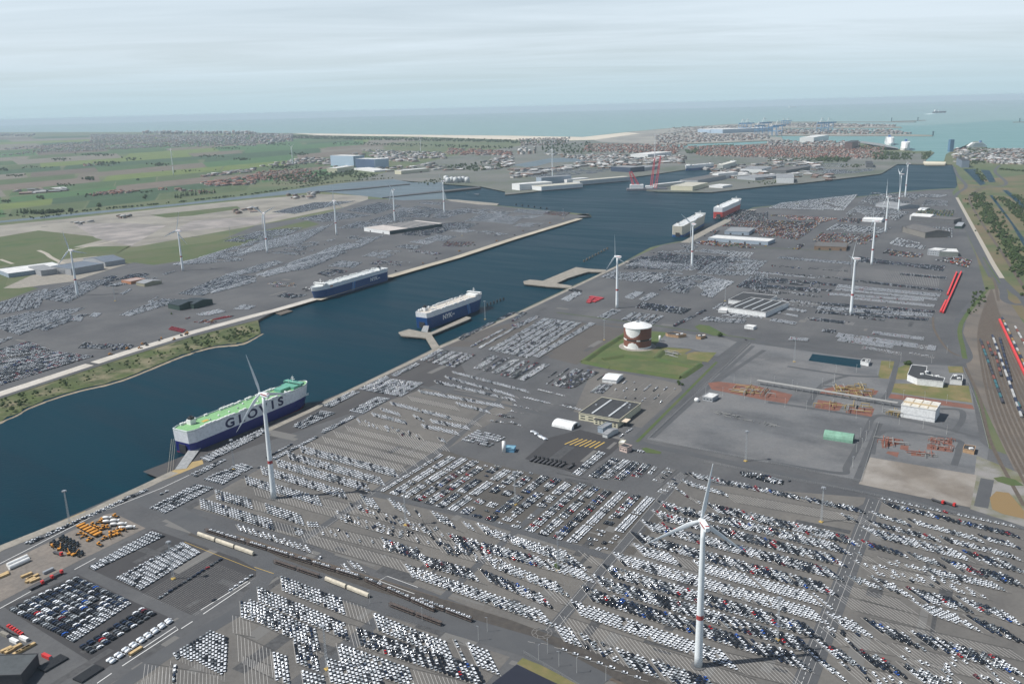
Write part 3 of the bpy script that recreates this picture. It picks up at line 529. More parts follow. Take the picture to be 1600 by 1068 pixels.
def carrier(label, stern, bow, Ls, W, H, split, low, up, deckc, bowfar=False, ramp=None, name='car_carrier', letters=None, stripe=None, house='bow', antif=None, group=None):
    """stern/bow: world points of hull axis; local +x to the bow, 0 = midships"""
    ax = (bow - stern); rz = math.atan2(ax.y, ax.x); mid = (bow + stern) / 2; mid.z = 0
    t = thing(name, label, 'ship', mid, rz, group); h = Ls / 2; w = W / 2
    LOW, UP, DK = pmat(*low), pmat(*up), pmat(*deckc)
    def sect(z):   # outline at height z (half), going from stern starboard round the bow
        k = min(1, max(0, z / H)); bowx = h * (0.93 + .07 * k ** .7); fl = .45 + .55 * k ** .8
        pts = [(-h * (1 - .02 * (1 - k)), -w * .78), (-h + W * .28, -w)]
        for x, f in ((-.2, 1), (.3, 1), (.62, .985), (.78, .9 * (.9 + .1 * fl)), (.88, .72 * (.6 + .4 * fl)), (.95, .45 * (.35 + .65 * fl)), (.99, .2 * (.2 + .8 * fl))): pts.append((x * bowx, -w * f))
        pts.append((bowx, -w * .05 * fl)); pts += [(x, -y) for x, y in reversed(pts)]
        return [(x, y, z) for x, y in pts]
    zs = [-.8, 1.2, H * split]; MB().rings([sect(z) for z in zs], cap=False).build('hull', LOW, t)
    if antif: MB().rings([[(x, y * 1.003, z) for x, y, z in sect(zz)] for zz in (-.6, 1.6)], cap=False).build('boot_topping', pmat(*antif), t)
    u = MB().rings([sect(z) for z in (H * split, H * (split + 1) / 2, H)], cap=False)
    u.build('upper_hull', UP, t)
    dk = [(x, y) for x, y, z in sect(H)]; MB().prism(dk, H - .6, H - .25).build('weather_deck', DK, t)
    MB().rings([sect(H), sect(H + 1.1), [(x * .993, y * .985, H + 1.1) for x, y, z in sect(H)], [(x * .993, y * .985, H - .2) for x, y, z in sect(H)]], cap=False).build('bulwark', UP, t)
    # wheelhouse block
    sg = 1 if house == 'bow' else -1; hx = h * .74 * sg
    hm = MB(); hm.box(hx - 8, hx + 9, -w * .72, w * .72, H - .3, H + 3.4); hm.box(hx + 1, hx + 8, -w * .98, w * .98, H + 3.4, H + 6.2)
    ho = hm.build('deckhouse', pmat(*(('deckhouse_green', (.13, .36, .27)) if 'green' in label else ('superstructure_white', (.75, .76, .74)))), t)
    MB().box(hx + 8.0, hx + 8.15, -w * .9, w * .9, H + 4.4, H + 5.5).box(hx + .85, hx + 1.0, -w * .9, w * .9, H + 4.4, H + 5.5).build('bridge_window', GLASS, ho)
    m_ = MB(); m_.cyl((hx + 3, 0, H + 6), (hx + 3, 0, H + 15), .45, .25, 8); m_.box(hx + 2.7, hx + 3.3, -3.4, 3.4, H + 10, H + 10.5); m_.box(hx + 2.7, hx + 3.3, -2.2, 2.2, H + 12.4, H + 12.8); m_.cyl((hx - 1, 4, H + 6), (hx - 1, 4, H + 11), .25, .2, 6); m_.build('mast', WHITE, t)
    fx = -h * .78; f = MB(); f.box(fx - 4, fx + 4, w * .25, w * .7, H - .3, H + 5.5); fo = f.build('funnel_casing', WHITE, t); MB().box(fx - 3, fx + 3, w * .3, w * .62, H + 5.5, H + 8.2).cyl((fx - 1, w * .45, H + 8), (fx - 1.4, w * .45, H + 10), .6, .6, 8).cyl((fx + 1, w * .45, H + 8), (fx + .6, w * .45, H + 10), .6, .6, 8).build('funnel', DARK, fo)
    v = random.Random(len(label)); vn = []
    for k in range(26):
        x = -h * .86 + k * h * 1.42 / 25
        for sy in (-1, 1):
            if v.random() < .72 and abs(x - hx) > 10:
                m_ = MB(); m_.box(x - 2.4, x + 2.4, sy * (w * .9) - 1.1, sy * (w * .9) + 1.1, H - .3, H + 1.5 + v.random()); m_.build('ventilator', WHITE, t)
    for k in range(9):
        x = -h * .6 + k * h * 1.15 / 8; y = v.uniform(-.5, .5) * w
        MB().rings([ring((x, y, H - .3), 1.1, 8), ring((x, y, H + 1.1), 1.1, 8), ring((x, y, H + 1.5), .7, 8)]).build('vent_cowl', WHITE if k % 3 else GREY, t)
    MB().box(fx + 10, fx + 18, -2.5, 2.5, H - .3, H + .2).build('hatch', PAINTY if 'green' in label else GREY, t)
    for sx in (-.35, .05, .4):
        m_ = MB(); m_.cyl((h * sx, w * .55, H), (h * sx, w * .55, H + 5), .3, .25, 6); m_.cyl((h * sx, w * .55, H + 5), (h * sx + 6, w * .4, H + 7), .2, .1, 6); m_.build('deck_crane', WHITE, t)
    lb = MB(); lb.rings([[(hx - 12 + x, w * 1.0 + y, H - 4 + z) for y, z in ((-1, 0), (1, 0), (1.2, 1), (0, 2), (-1.2, 1))] for x in (-4, 0, 4)]); lb.build('lifeboat', mat('lifeboat_orange', (.6, .18, .03), .5), t)
    # stern: door recess and rails
    sd_ = MB(); sd_.box(-h - .25, -h + .6, -w * .42, w * .3, 1.8, H * .42); sd_.build('stern_door', DARK, t)
    if stripe:
        for sy in (-1, 1):
            for k, (c_, o_) in enumerate(((('stripe_mid_blue', (.1, .32, .7)), 0), (('stripe_light_blue', (.35, .58, .85)), 5.5), (('stripe_mid_blue', (.1, .32, .7)), 8.5))):
                wd = 5 if k == 0 else 2.2; x0 = stripe + o_; yy = sy * (w + .06); s_ = 4.5
                m_ = MB(); m_.add([(x0, yy, 1.4), (x0 + wd, yy, 1.4), (x0 + wd - s_, yy, H * split - .1), (x0 - s_, yy, H * split - .1)], [(0, 1, 2, 3), (3, 2, 1, 0)]); m_.build('hull_stripe', pmat(*c_), t)
    for s_ in letters or []: 
        s0, size, x, z, m, sg2, sx = s_
        text_part(s0, size, m, t, side_matrix(x, sg2 * (w + .12), z, sg2), 'lettering', sx)
    return t, h, w
def port_axis(s, b, Wd, left=True):
    d = (b - s).normalized(); n = Vector((-d.y, d.x, 0)) if left else Vector((d.y, -d.x, 0)); o = n * Wd / 2
    return s + o, b + o
NAVY = mat('navy_letters', (.01, .015, .07), .5)
# green-decked carrier, near side lies along the right quay
s0, b0 = at(314, 707, 0), at(492, 631, 0); d = (b0 - s0).normalized()
A, B = port_axis(s0 - d * 13, b0 + d * 3, 31); HG = hgt((312, 709), 672, 0)
gl, gh, gw = carrier('car carrier with bright green deck, white and dark blue hull, moored at the right quay', A, B, (B - A).length, 31, HG, .5, ('hull_deep_blue', (.012, .018, .16), .4), ('hull_white', (.72, .74, .76), .45), ('deck_green', (.2, .4, .18), .8),
  letters=[('G', 15, -44, HG * .72, NAVY, -1, 1.35), ('L', 15, -26, HG * .72, NAVY, -1, 1.35), ('O', 15, -8, HG * .73, NAVY, -1, 1.35), ('V', 15, 10, HG * .74, NAVY, -1, 1.35), ('I', 15, 26, HG * .75, NAVY, -1, 1.35), ('S', 15, 40, HG * .76, NAVY, -1, 1.35), ('GLOVIS', 4, 84, HG * .6, WHITE, -1, 1)], antif=('antifouling_red', (.3, .03, .03)))
for sx, sy in ((.52, 0),): MB().box(gh * .5, gh * .72, -gw * .3, gw * .45, HG - .3, HG + 3.5).build('deckhouse', pmat('deckhouse_green', (.13, .36, .27)), gl)
# stern ramp to the quay
r = MB(); p1 = at(298, 703, 2.5); p2 = at(318, 699, 2.5); q1 = at(273, 733, 4.6); q2 = at(291, 731, 4.6)
p1.z = p2.z = 6.5; q1.z = q2.z = 4.4
r.add([p1, p2, q2, q1, p1 - Vector((0, 0, .8)), p2 - Vector((0, 0, .8)), q2 - Vector((0, 0, .35)), q1 - Vector((0, 0, .35))], [(0, 3, 2, 1), (4, 5, 6, 7), (0, 1, 5, 4), (1, 2, 6, 5), (2, 3, 7, 6), (3, 0, 4, 7)])
o = r.build('stern_ramp', mat('ramp_steel', (.3, .31, .31), .7, dirt=.3)); o.parent = gl; o.matrix_parent_inverse = Matrix.LocRotScale(gl.location, gl.rotation_euler, None).inverted()
for k in range(3):
    m_ = MB(); a = at(270 + k * 3, 700, 0); a.z = 12; b_ = at(262 + k * 4, 738 - k * 2, 4.5); m_.cyl(a, b_, .12, .12, 5); mo = m_.build('mooring_line', mat('rope', (.5, .45, .35), .9)); mo.parent = gl; mo.matrix_parent_inverse = Matrix.LocRotScale(gl.location, gl.rotation_euler, None).inverted()
# two blue carriers
s0, b0 = at(609, 437, 0), at(500, 470, 0); HB = hgt((609, 438), 420, 0)
d = (b0 - s0).normalized(); A, B = port_axis(s0, b0 + d * 5, 32, left=False)
carrier('blue car carrier with white top moored bow-left at the left quay', A, B, (B - A).length, 32, HB, .74, ('hull_royal_blue', (.006, .06, .2), .4), ('hull_white', (.72, .74, .76), .45), ('deck_grey_white', (.5, .53, .52), .8), letters=[('NYK', 11, -66, HB * .47, WHITE, 1, 1.2), ('LINE', 4, -84, HB * .44, WHITE, 1, 1)], stripe=4, group='blue car carriers')
s0, b0 = at(674, 513, 0), at(756, 482, 0); HC = hgt((672, 513), 489, 0); d = (b0 - s0).normalized()
A, B = port_axis(s0 - d * 8, b0 + d * 12, 31)
ny, nh, nw = carrier('blue car carrier with stern ramp down on the T-shaped jetty', A, B, (B - A).length, 31, HC, .72, ('hull_royal_blue', (.006, .06, .2), .4), ('hull_white', (.72, .74, .76), .45), ('deck_beige', (.52, .48, .42), .8), letters=[('NYK', 12, -38, HC * .42, WHITE, -1, 1.2), ('LINE', 4, -19, HC * .42, WHITE, -1, 1)], stripe=30, group='blue car carriers')
for k in range(6): MB().rings([ring((-nh + 9 + k * 6, nw * .72, HC), 1.9, 10), ring((-nh + 9 + k * 6, nw * .72, HC + 2.5), 2.1, 10), ring((-nh + 9 + k * 6, nw * .72, HC + 4), 1.2, 10)]).build('vent_cowl', WHITE, ny)
# ramp
r = MB(); p1, p2, q1, q2 = at(664, 505, 6), at(671, 506, 6), at(658, 517, 4.6), at(668, 519, 4.6); p1.z = p2.z = 7
r.add([p1, p2, q2, q1, p1 - Vector((0, 0, .8)), p2 - Vector((0, 0, .8)), q2 - Vector((0, 0, .35)), q1 - Vector((0, 0, .35))], [(0, 3, 2, 1), (4, 5, 6, 7), (0, 1, 5, 4), (1, 2, 6, 5), (2, 3, 7, 6), (3, 0, 4, 7)])
o = r.build('stern_ramp', MATS['ramp_steel']); o.parent = ny; o.matrix_parent_inverse = Matrix.LocRotScale(ny.location, ny.rotation_euler, None).inverted()
# two carriers at the far right quay
s0, b0 = at(1067, 371, 0), at(1106, 349, 0); HE = hgt((1067, 371), 354, 0); d = (b0 - s0).normalized(); A, B = port_axis(s0, b0, 34)
carrier('car carrier with beige top and blue waterline hull behind the white turbine', A, B, (B - A).length, 34, HE, .22, ('hull_mid_blue', (.02, .1, .28), .4), ('hull_beige', (.62, .57, .46), .5), ('deck_silver', (.55, .57, .57), .7))
s0, b0 = at(1130, 342, 0), at(1161, 327, 0); HF = hgt((1130, 342), 325, 0); d = (b0 - s0).normalized(); A, B = port_axis(s0, b0, 36)
carrier('red-hulled car carrier with white top at the head of the right quay', A, B, (B - A).length, 36, HF, .62, ('hull_red', (.52, .07, .06), .5), ('hull_white', (.72, .74, .76), .45), ('deck_white', (.62, .64, .64), .7))
# ships in the distant dock
carrier('white-topped blue ship at the end of the far dock', at(1112, 263, 0), at(1071, 267, 0), (at(1112, 263, 0) - at(1071, 267, 0)).length, 40, hgt((1090, 265), 257, 0), .45, ('hull_mid_blue', (.02, .1, .28), .4), ('hull_white', (.72, .74, .76), .45), ('deck_white', (.62, .64, .64), .7))
carrier('pale grey ship alongside the dock sheds', at(1120, 268, 0), at(1152, 259, 0), 330, 40, hgt((1120, 268), 259, 0), .3, ('hull_grey_green', (.25, .3, .3), .5), ('hull_pale_grey', (.5, .52, .48), .5), ('deck_cream', (.6, .58, .5), .7))
# cruise liners
def liner(label, px, py, top, Lx, W, rz, H=None):
    c = at(px, py, 0); H = H or hgt((px, py), top, 0); t = thing('cruise_ship', label, 'ship', c, rz, 'white cruise ships'); h = Lx / 2; w = W / 2
    def outl(k, z, b): return [(-h * k, -w, z), (h * .55 * k, -w, z), (h * .85 * k, -w * .6, z), (h * b, 0, z), (h * .85 * k, w * .6, z), (h * .55 * k, w, z), (-h * k, w, z)]
    MB().rings([outl(.96, -.5, .92), outl(1, H * .35, 1)]).build('hull', WHITE, t)
    for k in range(6):
        z = H * (.35 + .1 * k); f = .95 - .09 * k
        s_ = MB().rings([[(x, y * .97, z_) for x, y, z_ in outl(f, z, f * .96)], [(x, y * .97, z_) for x, y, z_ in outl(f, z + H * .095, f * .93)]]).build('deck_tier', WHITE, t)
        MB().box(-h * f * .9, h * f * .5, -w * .975, w * .975, z + H * .03, z + H * .06).build('window_band', mat('tinted_window', (.1, .14, .18), .3), s_)
    MB().box(-h * .55, -h * .38, -w * .3, w * .3, H * .95, H * 1.2).build('funnel', mat('funnel_blue', (.05, .12, .3), .5), t)
    MB().cyl((h * .35, 0, H * .9), (h * .35, 0, H * 1.15), 1.2, .5, 6).build('mast', WHITE, t)
liner('left one of the two big white cruise ships berthed at the harbour pier', 1390, 225.5, 214, 420, 60, R(250))
liner('right one of the two big white cruise ships, nearest the lock', 1414, 234, 221, 420, 60, R(245))
liner('white ferry moored beside the lighthouse pier at right', 1524, 231, 222, 190, 36, R(200))
for (px, py, lab) in ((1468, 176.5, 'dark ship steaming out at sea, trailing a white wake'), (1239, 163, 'distant white ship near the hazy horizon')):
    c = at(px, py, -.8); t = thing('sea_ship', lab, 'ship', c, R(10)); s_ = 330 if px > 1300 else 420
    MB().rings([[(-s_ / 2, -25, -1), (s_ * .35, -25, -1), (s_ / 2, 0, -1), (s_ * .35, 25, -1), (-s_ / 2, 25, -1)], [(-s_ / 2, -27, 34), (s_ * .38, -27, 34), (s_ * .54, 0, 38), (s_ * .38, 27, 34), (-s_ / 2, 27, 34)]]).build('hull', DARK if px > 1300 else WHITE, t)
    MB().box(-s_ * .4, -s_ * .2, -22, 22, 34, 75).box(s_ * -.1, s_ * .35, -18, 18, 34, 48).build('superstructure', WHITE, t)
wk = MB(); c = at(1468, 177, -.8); 
for k in range(3): ribbon([c + Vector((-120 - 40 * k, -30, 0)), c + Vector((-420 - 160 * k, -420 - 260 * k, 0))], 60 + k * 30, -.7, wk)
tag(wk.build('wake', mat('foam', (.6, .7, .7), .8)), 'pale foaming wake behind the outbound ship', 'wake', kind='stuff')
# ================================================================ FLOATING CRANE
c = at(1012, 297, 0); t = thing('floating_crane', 'floating crane with tall red lattice legs off the dock corner', 'crane vessel', c, R(-5)); S = 8.0
MB().box(-95, 85, -28, 28, -1, 9).build('pontoon', mat('pontoon_dark', (.12, .12, .14), .7), t); MB().box(-80, -20, -18, 18, 9, 26).box(-10, 20, -14, 14, 9, 20).build('deckhouse', WHITE, t)
RL = mat('crane_red', (.45, .05, .07), .5)
def lattice(parent, base, top, w0, w1, nm, m, r_=1.1, n=7):
    mb = MB(); base, top = Vector(base), Vector(top); pr = None
    for k in range(n + 1):
        f = k / n; c_ = base.lerp(top, f); w_ = w0 + (w1 - w0) * f; cs = [c_ + Vector((sx * w_, sy * w_, 0)) for sx, sy in ((-1, -1), (1, -1), (1, 1), (-1, 1))]
        if pr:
            for i in range(4): mb.cyl(pr[i], cs[i], r_, r_, 5, cap=False); mb.cyl(pr[i], cs[(i + 1) % 4], r_ * .6, r_ * .6, 4, cap=False)
        for i in range(4): mb.cyl(cs[i], cs[(i + 1) % 4], r_ * .6, r_ * .6, 4, cap=False)
        pr = cs
    return mb.build(nm, m, parent)
for bx, tx, hh in ((14, 30, 142), (34, 56, 150), (-62, -82, 82), (-34, -74, 84)): lattice(t, (bx, -8, 9), (tx, 10, hh), 5, 2, 'lattice_boom', RL, 1.0)
# ================================================================ CONTAINER CRANES
CB = mat('crane_blue', (.07, .2, .36), .6); cg = 'gantry cranes of the container port'
def gantry(px, py, top, label):
    c = at(px, py); H = hgt((px, py), top); t = thing('gantry_crane', label, 'crane', c, R(20), cg); w_ = H * .22
    m_ = MB()
    for sx in (-1, 1):
        for sy in (-1, 1): m_.cyl((sx * w_, sy * w_, 0), (sx * w_, sy * w_, H * .62), 3.2, 3.2, 6)
        m_.box(sx * w_ - 3, sx * w_ + 3, -w_, w_, H * .3, H * .3 + 6); m_.box(sx * w_ - 3, sx * w_ + 3, -w_, w_, H * .6, H * .6 + 6)
    m_.build('leg_frame', CB, t)
    MB().box(-w_ * 1.6, w_ * 3, -5, 5, H * .62, H * .7).build('boom', CB, t); MB().cyl((-w_, 0, H * .6), (0, 0, H), 3, 2.4, 6).cyl((w_, 0, H * .6), (0, 0, H), 3, 2.4, 6).cyl((0, 0, H), (w_ * 2.7, 0, H * .7), 1.6, 1.6, 5).build('apex_frame', WHITE, t)
for k, (px, py, tpy) in enumerate([(1160, 206, 186), (1167, 206, 186), (1193, 207, 184), (1214, 212, 188), (1206, 211, 192), (1224, 196, 185), (1231, 196, 185), (1283, 207, 184), (1294, 206, 184), (1185, 209, 190)]):
    gantry(px, py, tpy, 'blue gantry crane with raised apex in the container port beyond the town')
# ================================================================ PARKED VEHICLES
PAINTS = [('white', (.76, .79, .82)), ('silver', (.36, .39, .41)), ('grey', (.11, .12, .13)), ('black', (.012, .013, .016)), ('dark blue', (.012, .025, .06)), ('red', (.42, .015, .02)), ('blue', (.02, .09, .38)), ('orange', (.62, .26, .03)), ('yellow', (.62, .5, .04)), ('beige', (.5, .42, .3)), ('maroon', (.14, .015, .02)), ('teal', (.05, .2, .22)), ('green', (.04, .22, .07)), ('rust', (.4, .13, .06))]
PIX = {n: i for i, (n, c) in enumerate(PAINTS)}
MIX = {'M': [.36, .14, .13, .24, .07, .03, .012, 0, 0, .0, .01], 'W': [.84, .09, .03, .04], 'T': [.66, .17, .06, .08, .03], 'D': [.16, .1, .2, .36, .13, .02, .02, 0, 0, 0, .01], 'R': [0, 0, 0, 0, 0, 1], 'B': [.1, .05, .1, .4, .02, .05, .03, .1, .03, .05, .02, 0, 0, .05],
       'V': [.9, .06, 0, .02, 0, .02], 'X': [.34, .13, .12, .28, .08, .035, .015, 0, 0, 0, .02], 'S': [.56, .22, .08, .09, .05], 'O': [.14, .08, .16, .16, .03, .08, .02, .07, .02, .05, .06, 0, .02, .2], 'L': [.4, .3, .1, .06, .14], 'G': [.05, .02, .1, .2, .05, 0, 0, 0, .25, .05, 0, .03, .25]}
MIXC = {}
for k, v in MIX.items(): a = np.zeros(len(PAINTS)); a[:len(v)] = v; MIXC[k] = np.cumsum(a / a.sum())
VEH = []        # x, y, z, yaw, kind, paint
_last = [0, '']
def paint(mix, run=.45):
    if True:
        if mix != _last[1] or random.random() > run * .55: _last[0] = int(np.searchsorted(MIXC[mix], random.random() * .99999))
    _last[1] = mix; r_ = _last[0]
    if r_ in (5, 6, 7, 8) and mix != 'R': _last[0] = 0
    return r_
lot_lines = MB(); drains = MB()
def line(a, b, wd=.16, z=4.2): ribbon([a, b], wd, z, lot_lines)
def strip(p0, p1, n, fill, mix='M', hd=-72, W=2.45, Lc=4.85, lines=True, kind='car', z=4.15, seed=None, pk=.0):
    u = (p1 - p0); Lg = u.length; u /= Lg; ua = math.atan2(u.y, u.x); a = R(hd); hv = Vector((math.cos(a), math.sin(a), 0))
    s_ = abs(math.sin(a - ua)); step = W / max(s_, .25); cols = int(Lg / step); ph = random.random() * 100
    dist = p0.y
    if lines and dist < 1500:
        for sg in (-1, 1): e_ = hv * (sg * (n * Lc / 2 + 1.6)); ribbon([p0 + e_, p1 + e_], .55, 4.19, drains)
    for k in range(cols + 1):
        c = p0 + u * (k * step); half = n * Lc / 2
        if lines and dist < 1700: e = c - u * step / 2; line(e - hv * (half + .3), e + hv * (half + .3), .26 if dist < 900 else .36)
        if fill <= 0 or k == cols: continue
        nz = pnoise((k * .19 + ph, ph, 0)) * .5 + .5; nz2 = pnoise((k * .06 + ph, ph, 3)) * .5 + .5
        occ = fill if fill >= .9 else fill * (.25 + 1.5 * max(0, nz - .12)) if fill <= .5 else (1.0 if (nz * .6 + nz2 * .4) < .32 + fill * .36 else (.12 * fill + .25 * fill * (fill > .6)))
        for j in range(n):
            if random.random() > occ: continue
            q = c + hv * ((j - (n - 1) / 2) * Lc + random.uniform(-.25, .25))
            VEH.append((q.x + random.uniform(-.08, .08), q.y, z, a + R(random.uniform(-1.5, 1.5)), kind if kind != 'car' else random.choice(('car', 'car', 'suv')), paint(mix)))
def block(q, fill, mix='M', mode='l', gap=0, W=2.7, Lc=5.0, kind='car', z=4.15, ns=.02, lines=False):
    A, B, C, D = q; LA = ((B - A).length + (C - D).length) / 2; LD = ((D - A).length + (C - B).length) / 2
    if mode == 's': dl, dc = Lc + .3, W
    else: dl, dc = W, Lc
    nl = max(1, int(LD / dl)); nc = max(1, int(LA / dc)); ph = random.random() * 50
    for i in range(nl):
        if gap and i % (gap + 1) == gap: continue
        t = (i + .5) / nl; P0 = A.lerp(D, t); P1 = B.lerp(C, t); d = (P1 - P0).normalized(); yaw = math.atan2(d.y, d.x) + (math.pi / 2 if mode == 's' else 0)
        if lines: line(P0 + (D - A).normalized() * dl / 2, P1 + (D - A).normalized() * dl / 2, .15)
        off = random.random() * .4
        for k in range(nc):
            p = P0.lerp(P1, (k + .5 + off * .3) / nc)
            if fill < .93:
                nz = pnoise((p.x * ns + ph, p.y * ns, ph)) * .5 + .5
                if nz > .3 + fill * .42: continue
                if random.random() > .9: continue
            elif random.random() > fill: continue
            VEH.append((p.x + random.uniform(-.12, .12), p.y + random.uniform(-.12, .12), z, yaw + R(random.uniform(-1.5, 1.5)), random.choice(('car', 'suv')) if kind == 'car' else kind, paint(mix)))
def parse(tbl, fn):
    for ln in tbl.strip().splitlines():
        w_ = ln.split('#')[0].split()
        if w_: fn(w_)
def S_(w_):
    hd_ = float(w_[9]) if len(w_) > 9 else HD[0]; NB = int(w_[6]); sn = abs(math.sin(R(hd_) - math.atan2((ta(w_[3], float(w_[4]), float(w_[5])) - ta(w_[0], float(w_[1]), float(w_[2]))).y, (ta(w_[3], float(w_[4]), float(w_[5])) - ta(w_[0], float(w_[1]), float(w_[2]))).x)))
    if abs(hd_ - 60) < 1: NB = NB * 2 if NB < 4 else NB + 2
    if sn < .85: NB = {1: 1, 2: 3, 3: 5, 4: 6, 5: 7}[NB]   # code x y code x y n fill mix [hd]
    p0 = ta(w_[0], float(w_[1]), float(w_[2])); p1 = ta(w_[3], float(w_[4]), float(w_[5]))
    strip(p0, p1, NB, float(w_[7]), w_[8] if len(w_) > 8 else 'M', float(w_[9]) if len(w_) > 9 else HD[0], W=WID[0])
HD = [-72]; WID = [2.45]
# --- right front lot
parse('''
86 1115 565 c6 605 790 2 .9 X
86 1075 612 86 1350 690 2 .8 T
86 1030 660 86 1230 790 2 .6 X
86 1350 700 c6 640 850 3 0
86 1140 720 c6 -150 830 2 .25 M
c6 480 820 c6 590 860 2 .9 M
86 1240 765 c8 540 190 3 .93 M
86 940 755 c8 510 248 3 .93 M
86 905 812 c8 490 325 3 .92 X
88 840 95 c8 450 402 3 .95 M
88 775 168 c8 420 498 3 .96 M
88 790 245 c8 380 572 3 .55 W
88 665 300 c8 345 660 3 .96 W
88 600 372 c8 310 755 3 .96 M
88 540 442 c8 285 850 3 .96 M
88 470 512 c8 240 945 3 .96 D
88 400 602 88 1370 935 3 .98 W
88 1390 942 c8 215 1040 3 0
88 345 700 88 1582 1120 3 0
88 300 755 88 430 800 3 .98 W
88 430 800 88 690 915 3 .45 M
88 690 910 88 900 985 3 .98 M
88 915 985 88 1300 1110 3 .95 M
86 950 880 86 1050 930 2 .8 D
''', S_)
# --- right lot beyond the near road
parse('''
c6 745 748 c8 1582 165 2 .97 D
c8 670 25 c8 890 90 2 .9 T
c8 900 70 c8 1340 190 2 .6 S
c8 1340 170 c8 1582 230 2 .9 M
c8 655 82 c8 1075 185 2 .97 X
c8 1100 180 c8 1582 300 2 .85 S
c8 640 135 c8 1250 290 3 .96 T
c8 1270 285 c8 1582 365 3 .93 D
c8 612 205 c8 880 285 2 .97 D
c8 900 280 c8 1110 345 2 .8 S
c8 1140 335 c8 1582 450 3 .9 D
c8 590 285 c8 700 320 2 .7 D
c8 730 310 c8 1000 380 2 .5 W
c8 1000 375 c8 1450 475 2 .75 S
c8 600 350 c8 1300 500 3 .3 W
c8 535 430 c8 700 470 2 .97 S
c8 700 450 c8 890 520 3 .9 T
c8 925 520 c8 1240 595 3 .95 M
c8 1240 575 c8 1582 690 3 .9 M
c8 500 490 c8 900 600 3 0
c8 470 560 c8 1000 700 3 0
c8 960 600 c8 1310 720 3 .97 W
c8 1310 700 c8 1582 800 3 .95 D
c8 425 680 c8 650 755 3 .93 T
c8 665 720 c8 960 835 3 .9 D
c8 960 800 c8 1582 990 3 .97 M
c8 690 700 c8 1582 900 2 0
c8 400 770 c8 700 830 3 .2 D
c8 700 820 c8 860 915 3 .55 D
c8 860 880 c8 1582 1060 3 .1 W
c8 365 855 c8 560 940 3 .97 M
c8 600 905 c8 850 1000 3 .93 D
c8 900 960 c8 1200 1040 3 .3 W
c8 335 945 c8 520 1060 3 .7 T
c8 890 1000 c8 1130 1080 3 .96 T
c8 1250 1000 c8 1500 1080 3 .4 M
c8 520 1000 c8 900 1090 3 .2 M
''', S_)
# vans along the fences
parse('''
c6 712 712 c6 1582 895 1 .86 V -58
88 160 815 88 290 830 1 .9 V -20
88 320 860 88 860 1062 1 .97 V -20
''', S_)
# --- middle lot: rows two cars wide, all at the same angle
HD[0] = -32
m0, m1 = ta('46', 765, 668), ta('88', 600, 272); n0, n1 = ta('46', 1160, 428), ta('86', 905, 705)
mu = (ta('46', 1140, 440) - m0).normalized(); mn = Vector((mu.y, -mu.x, 0)); nr = int((m1 - m0).dot(mn) / 14.6); vm = random.Random(12)
for k in range(nr + 1):
    d = 1 + k * 14.6; f = d / (m1 - m0).dot(mn)
    if f > 1: break
    a = m0.lerp(m1, f); b_ = n0.lerp(n1, (d - (n0 - m0).dot(mn)) / (n1 - n0).dot(mn)); Lr = (b_ - a).length; mid = .38 < f < .66
    a = a + mu * 3; t0 = 0
    for j, (u0, u1) in enumerate(((0, .33), (.33, .66), (.66, 1))):
        fl = .95 if not mid else (.62, .55, .6)[j]
        if f < .2: fl = .95
        if .2 < f < .38 and j == 2: fl = .6
        if f > .9: fl = (.3, .6, .95)[j]
        if .66 < f < .8 and j == 2: fl = .8
        strip(a.lerp(b_, u0), a.lerp(b_, u1 - .015), 1 if k == 0 else 2, fl, 'WTTXMDTMMDMTMMDWMW'[k % 18], hd=-32, lines=False)
parse('''
86 395 560 86 560 420 2 .9 T
86 500 575 86 645 460 2 .9 D
86 565 585 86 715 470 2 .9 T
86 655 590 86 770 480 2 .75 D
86 760 570 86 840 490 2 .95 D
86 850 555 86 885 512 1 .95 W
86 895 600 86 985 520 2 .3 M
86 925 670 86 1070 545 2 .3 M
''', S_)
# --- left lots
HD[0] = -68
parse('''
46 1015 48 46 1545 145 2 .97 T
46 1250 125 46 1460 180 2 .93 T
46 840 122 46 1215 215 2 .95 T
46 780 160 46 915 198 2 .96 W
46 1090 232 46 1335 278 2 .95 W
46 985 205 46 1055 232 2 .9 T
46 725 190 46 950 245 2 .9 T
46 1035 262 46 1275 312 2 .96 W
46 640 235 46 1030 330 3 .22 T
46 1140 345 46 1190 360 2 .95 T
46 960 90 46 1250 150 3 0
46 1100 180 46 1400 250 3 0
46 570 275 46 1150 425 3 0
46 500 310 46 1080 460 3 0
46 430 345 46 1010 495 3 0
46 360 380 46 940 530 3 0
46 900 330 46 1200 400 3 .03 M
46 282 405 46 890 560 3 .98 T
46 205 445 46 800 610 3 .97 T
46 135 492 46 715 650 3 .93 T
46 40 535 46 570 690 3 .99 T
46 570 690 46 690 722 3 0
06 1525 598 46 415 732 3 .99 T
46 430 735 46 620 780 3 0
46 0 660 46 540 810 3 0
06 1340 685 06 1582 750 3 .99 T
46 68 770 46 305 850 3 .99 T
46 325 870 46 395 870 2 .9 T
46 0 745 46 60 765 3 0
06 1245 740 46 128 880 3 .99 T
46 135 880 46 245 910 3 0
46 245 910 46 312 930 2 .9 T
46 320 900 46 400 930 3 0
''', S_)
WID[0] = 3.2
parse('''
46 -100 890 46 380 1040 2 .97 V -60
48 560 355 48 600 365 2 .9 V -60
48 600 335 48 680 365 2 .9 W -60
48 395 295 48 420 300 1 .99 V -100
''', S_)
WID[0] = 2.45
HD[0] = -66
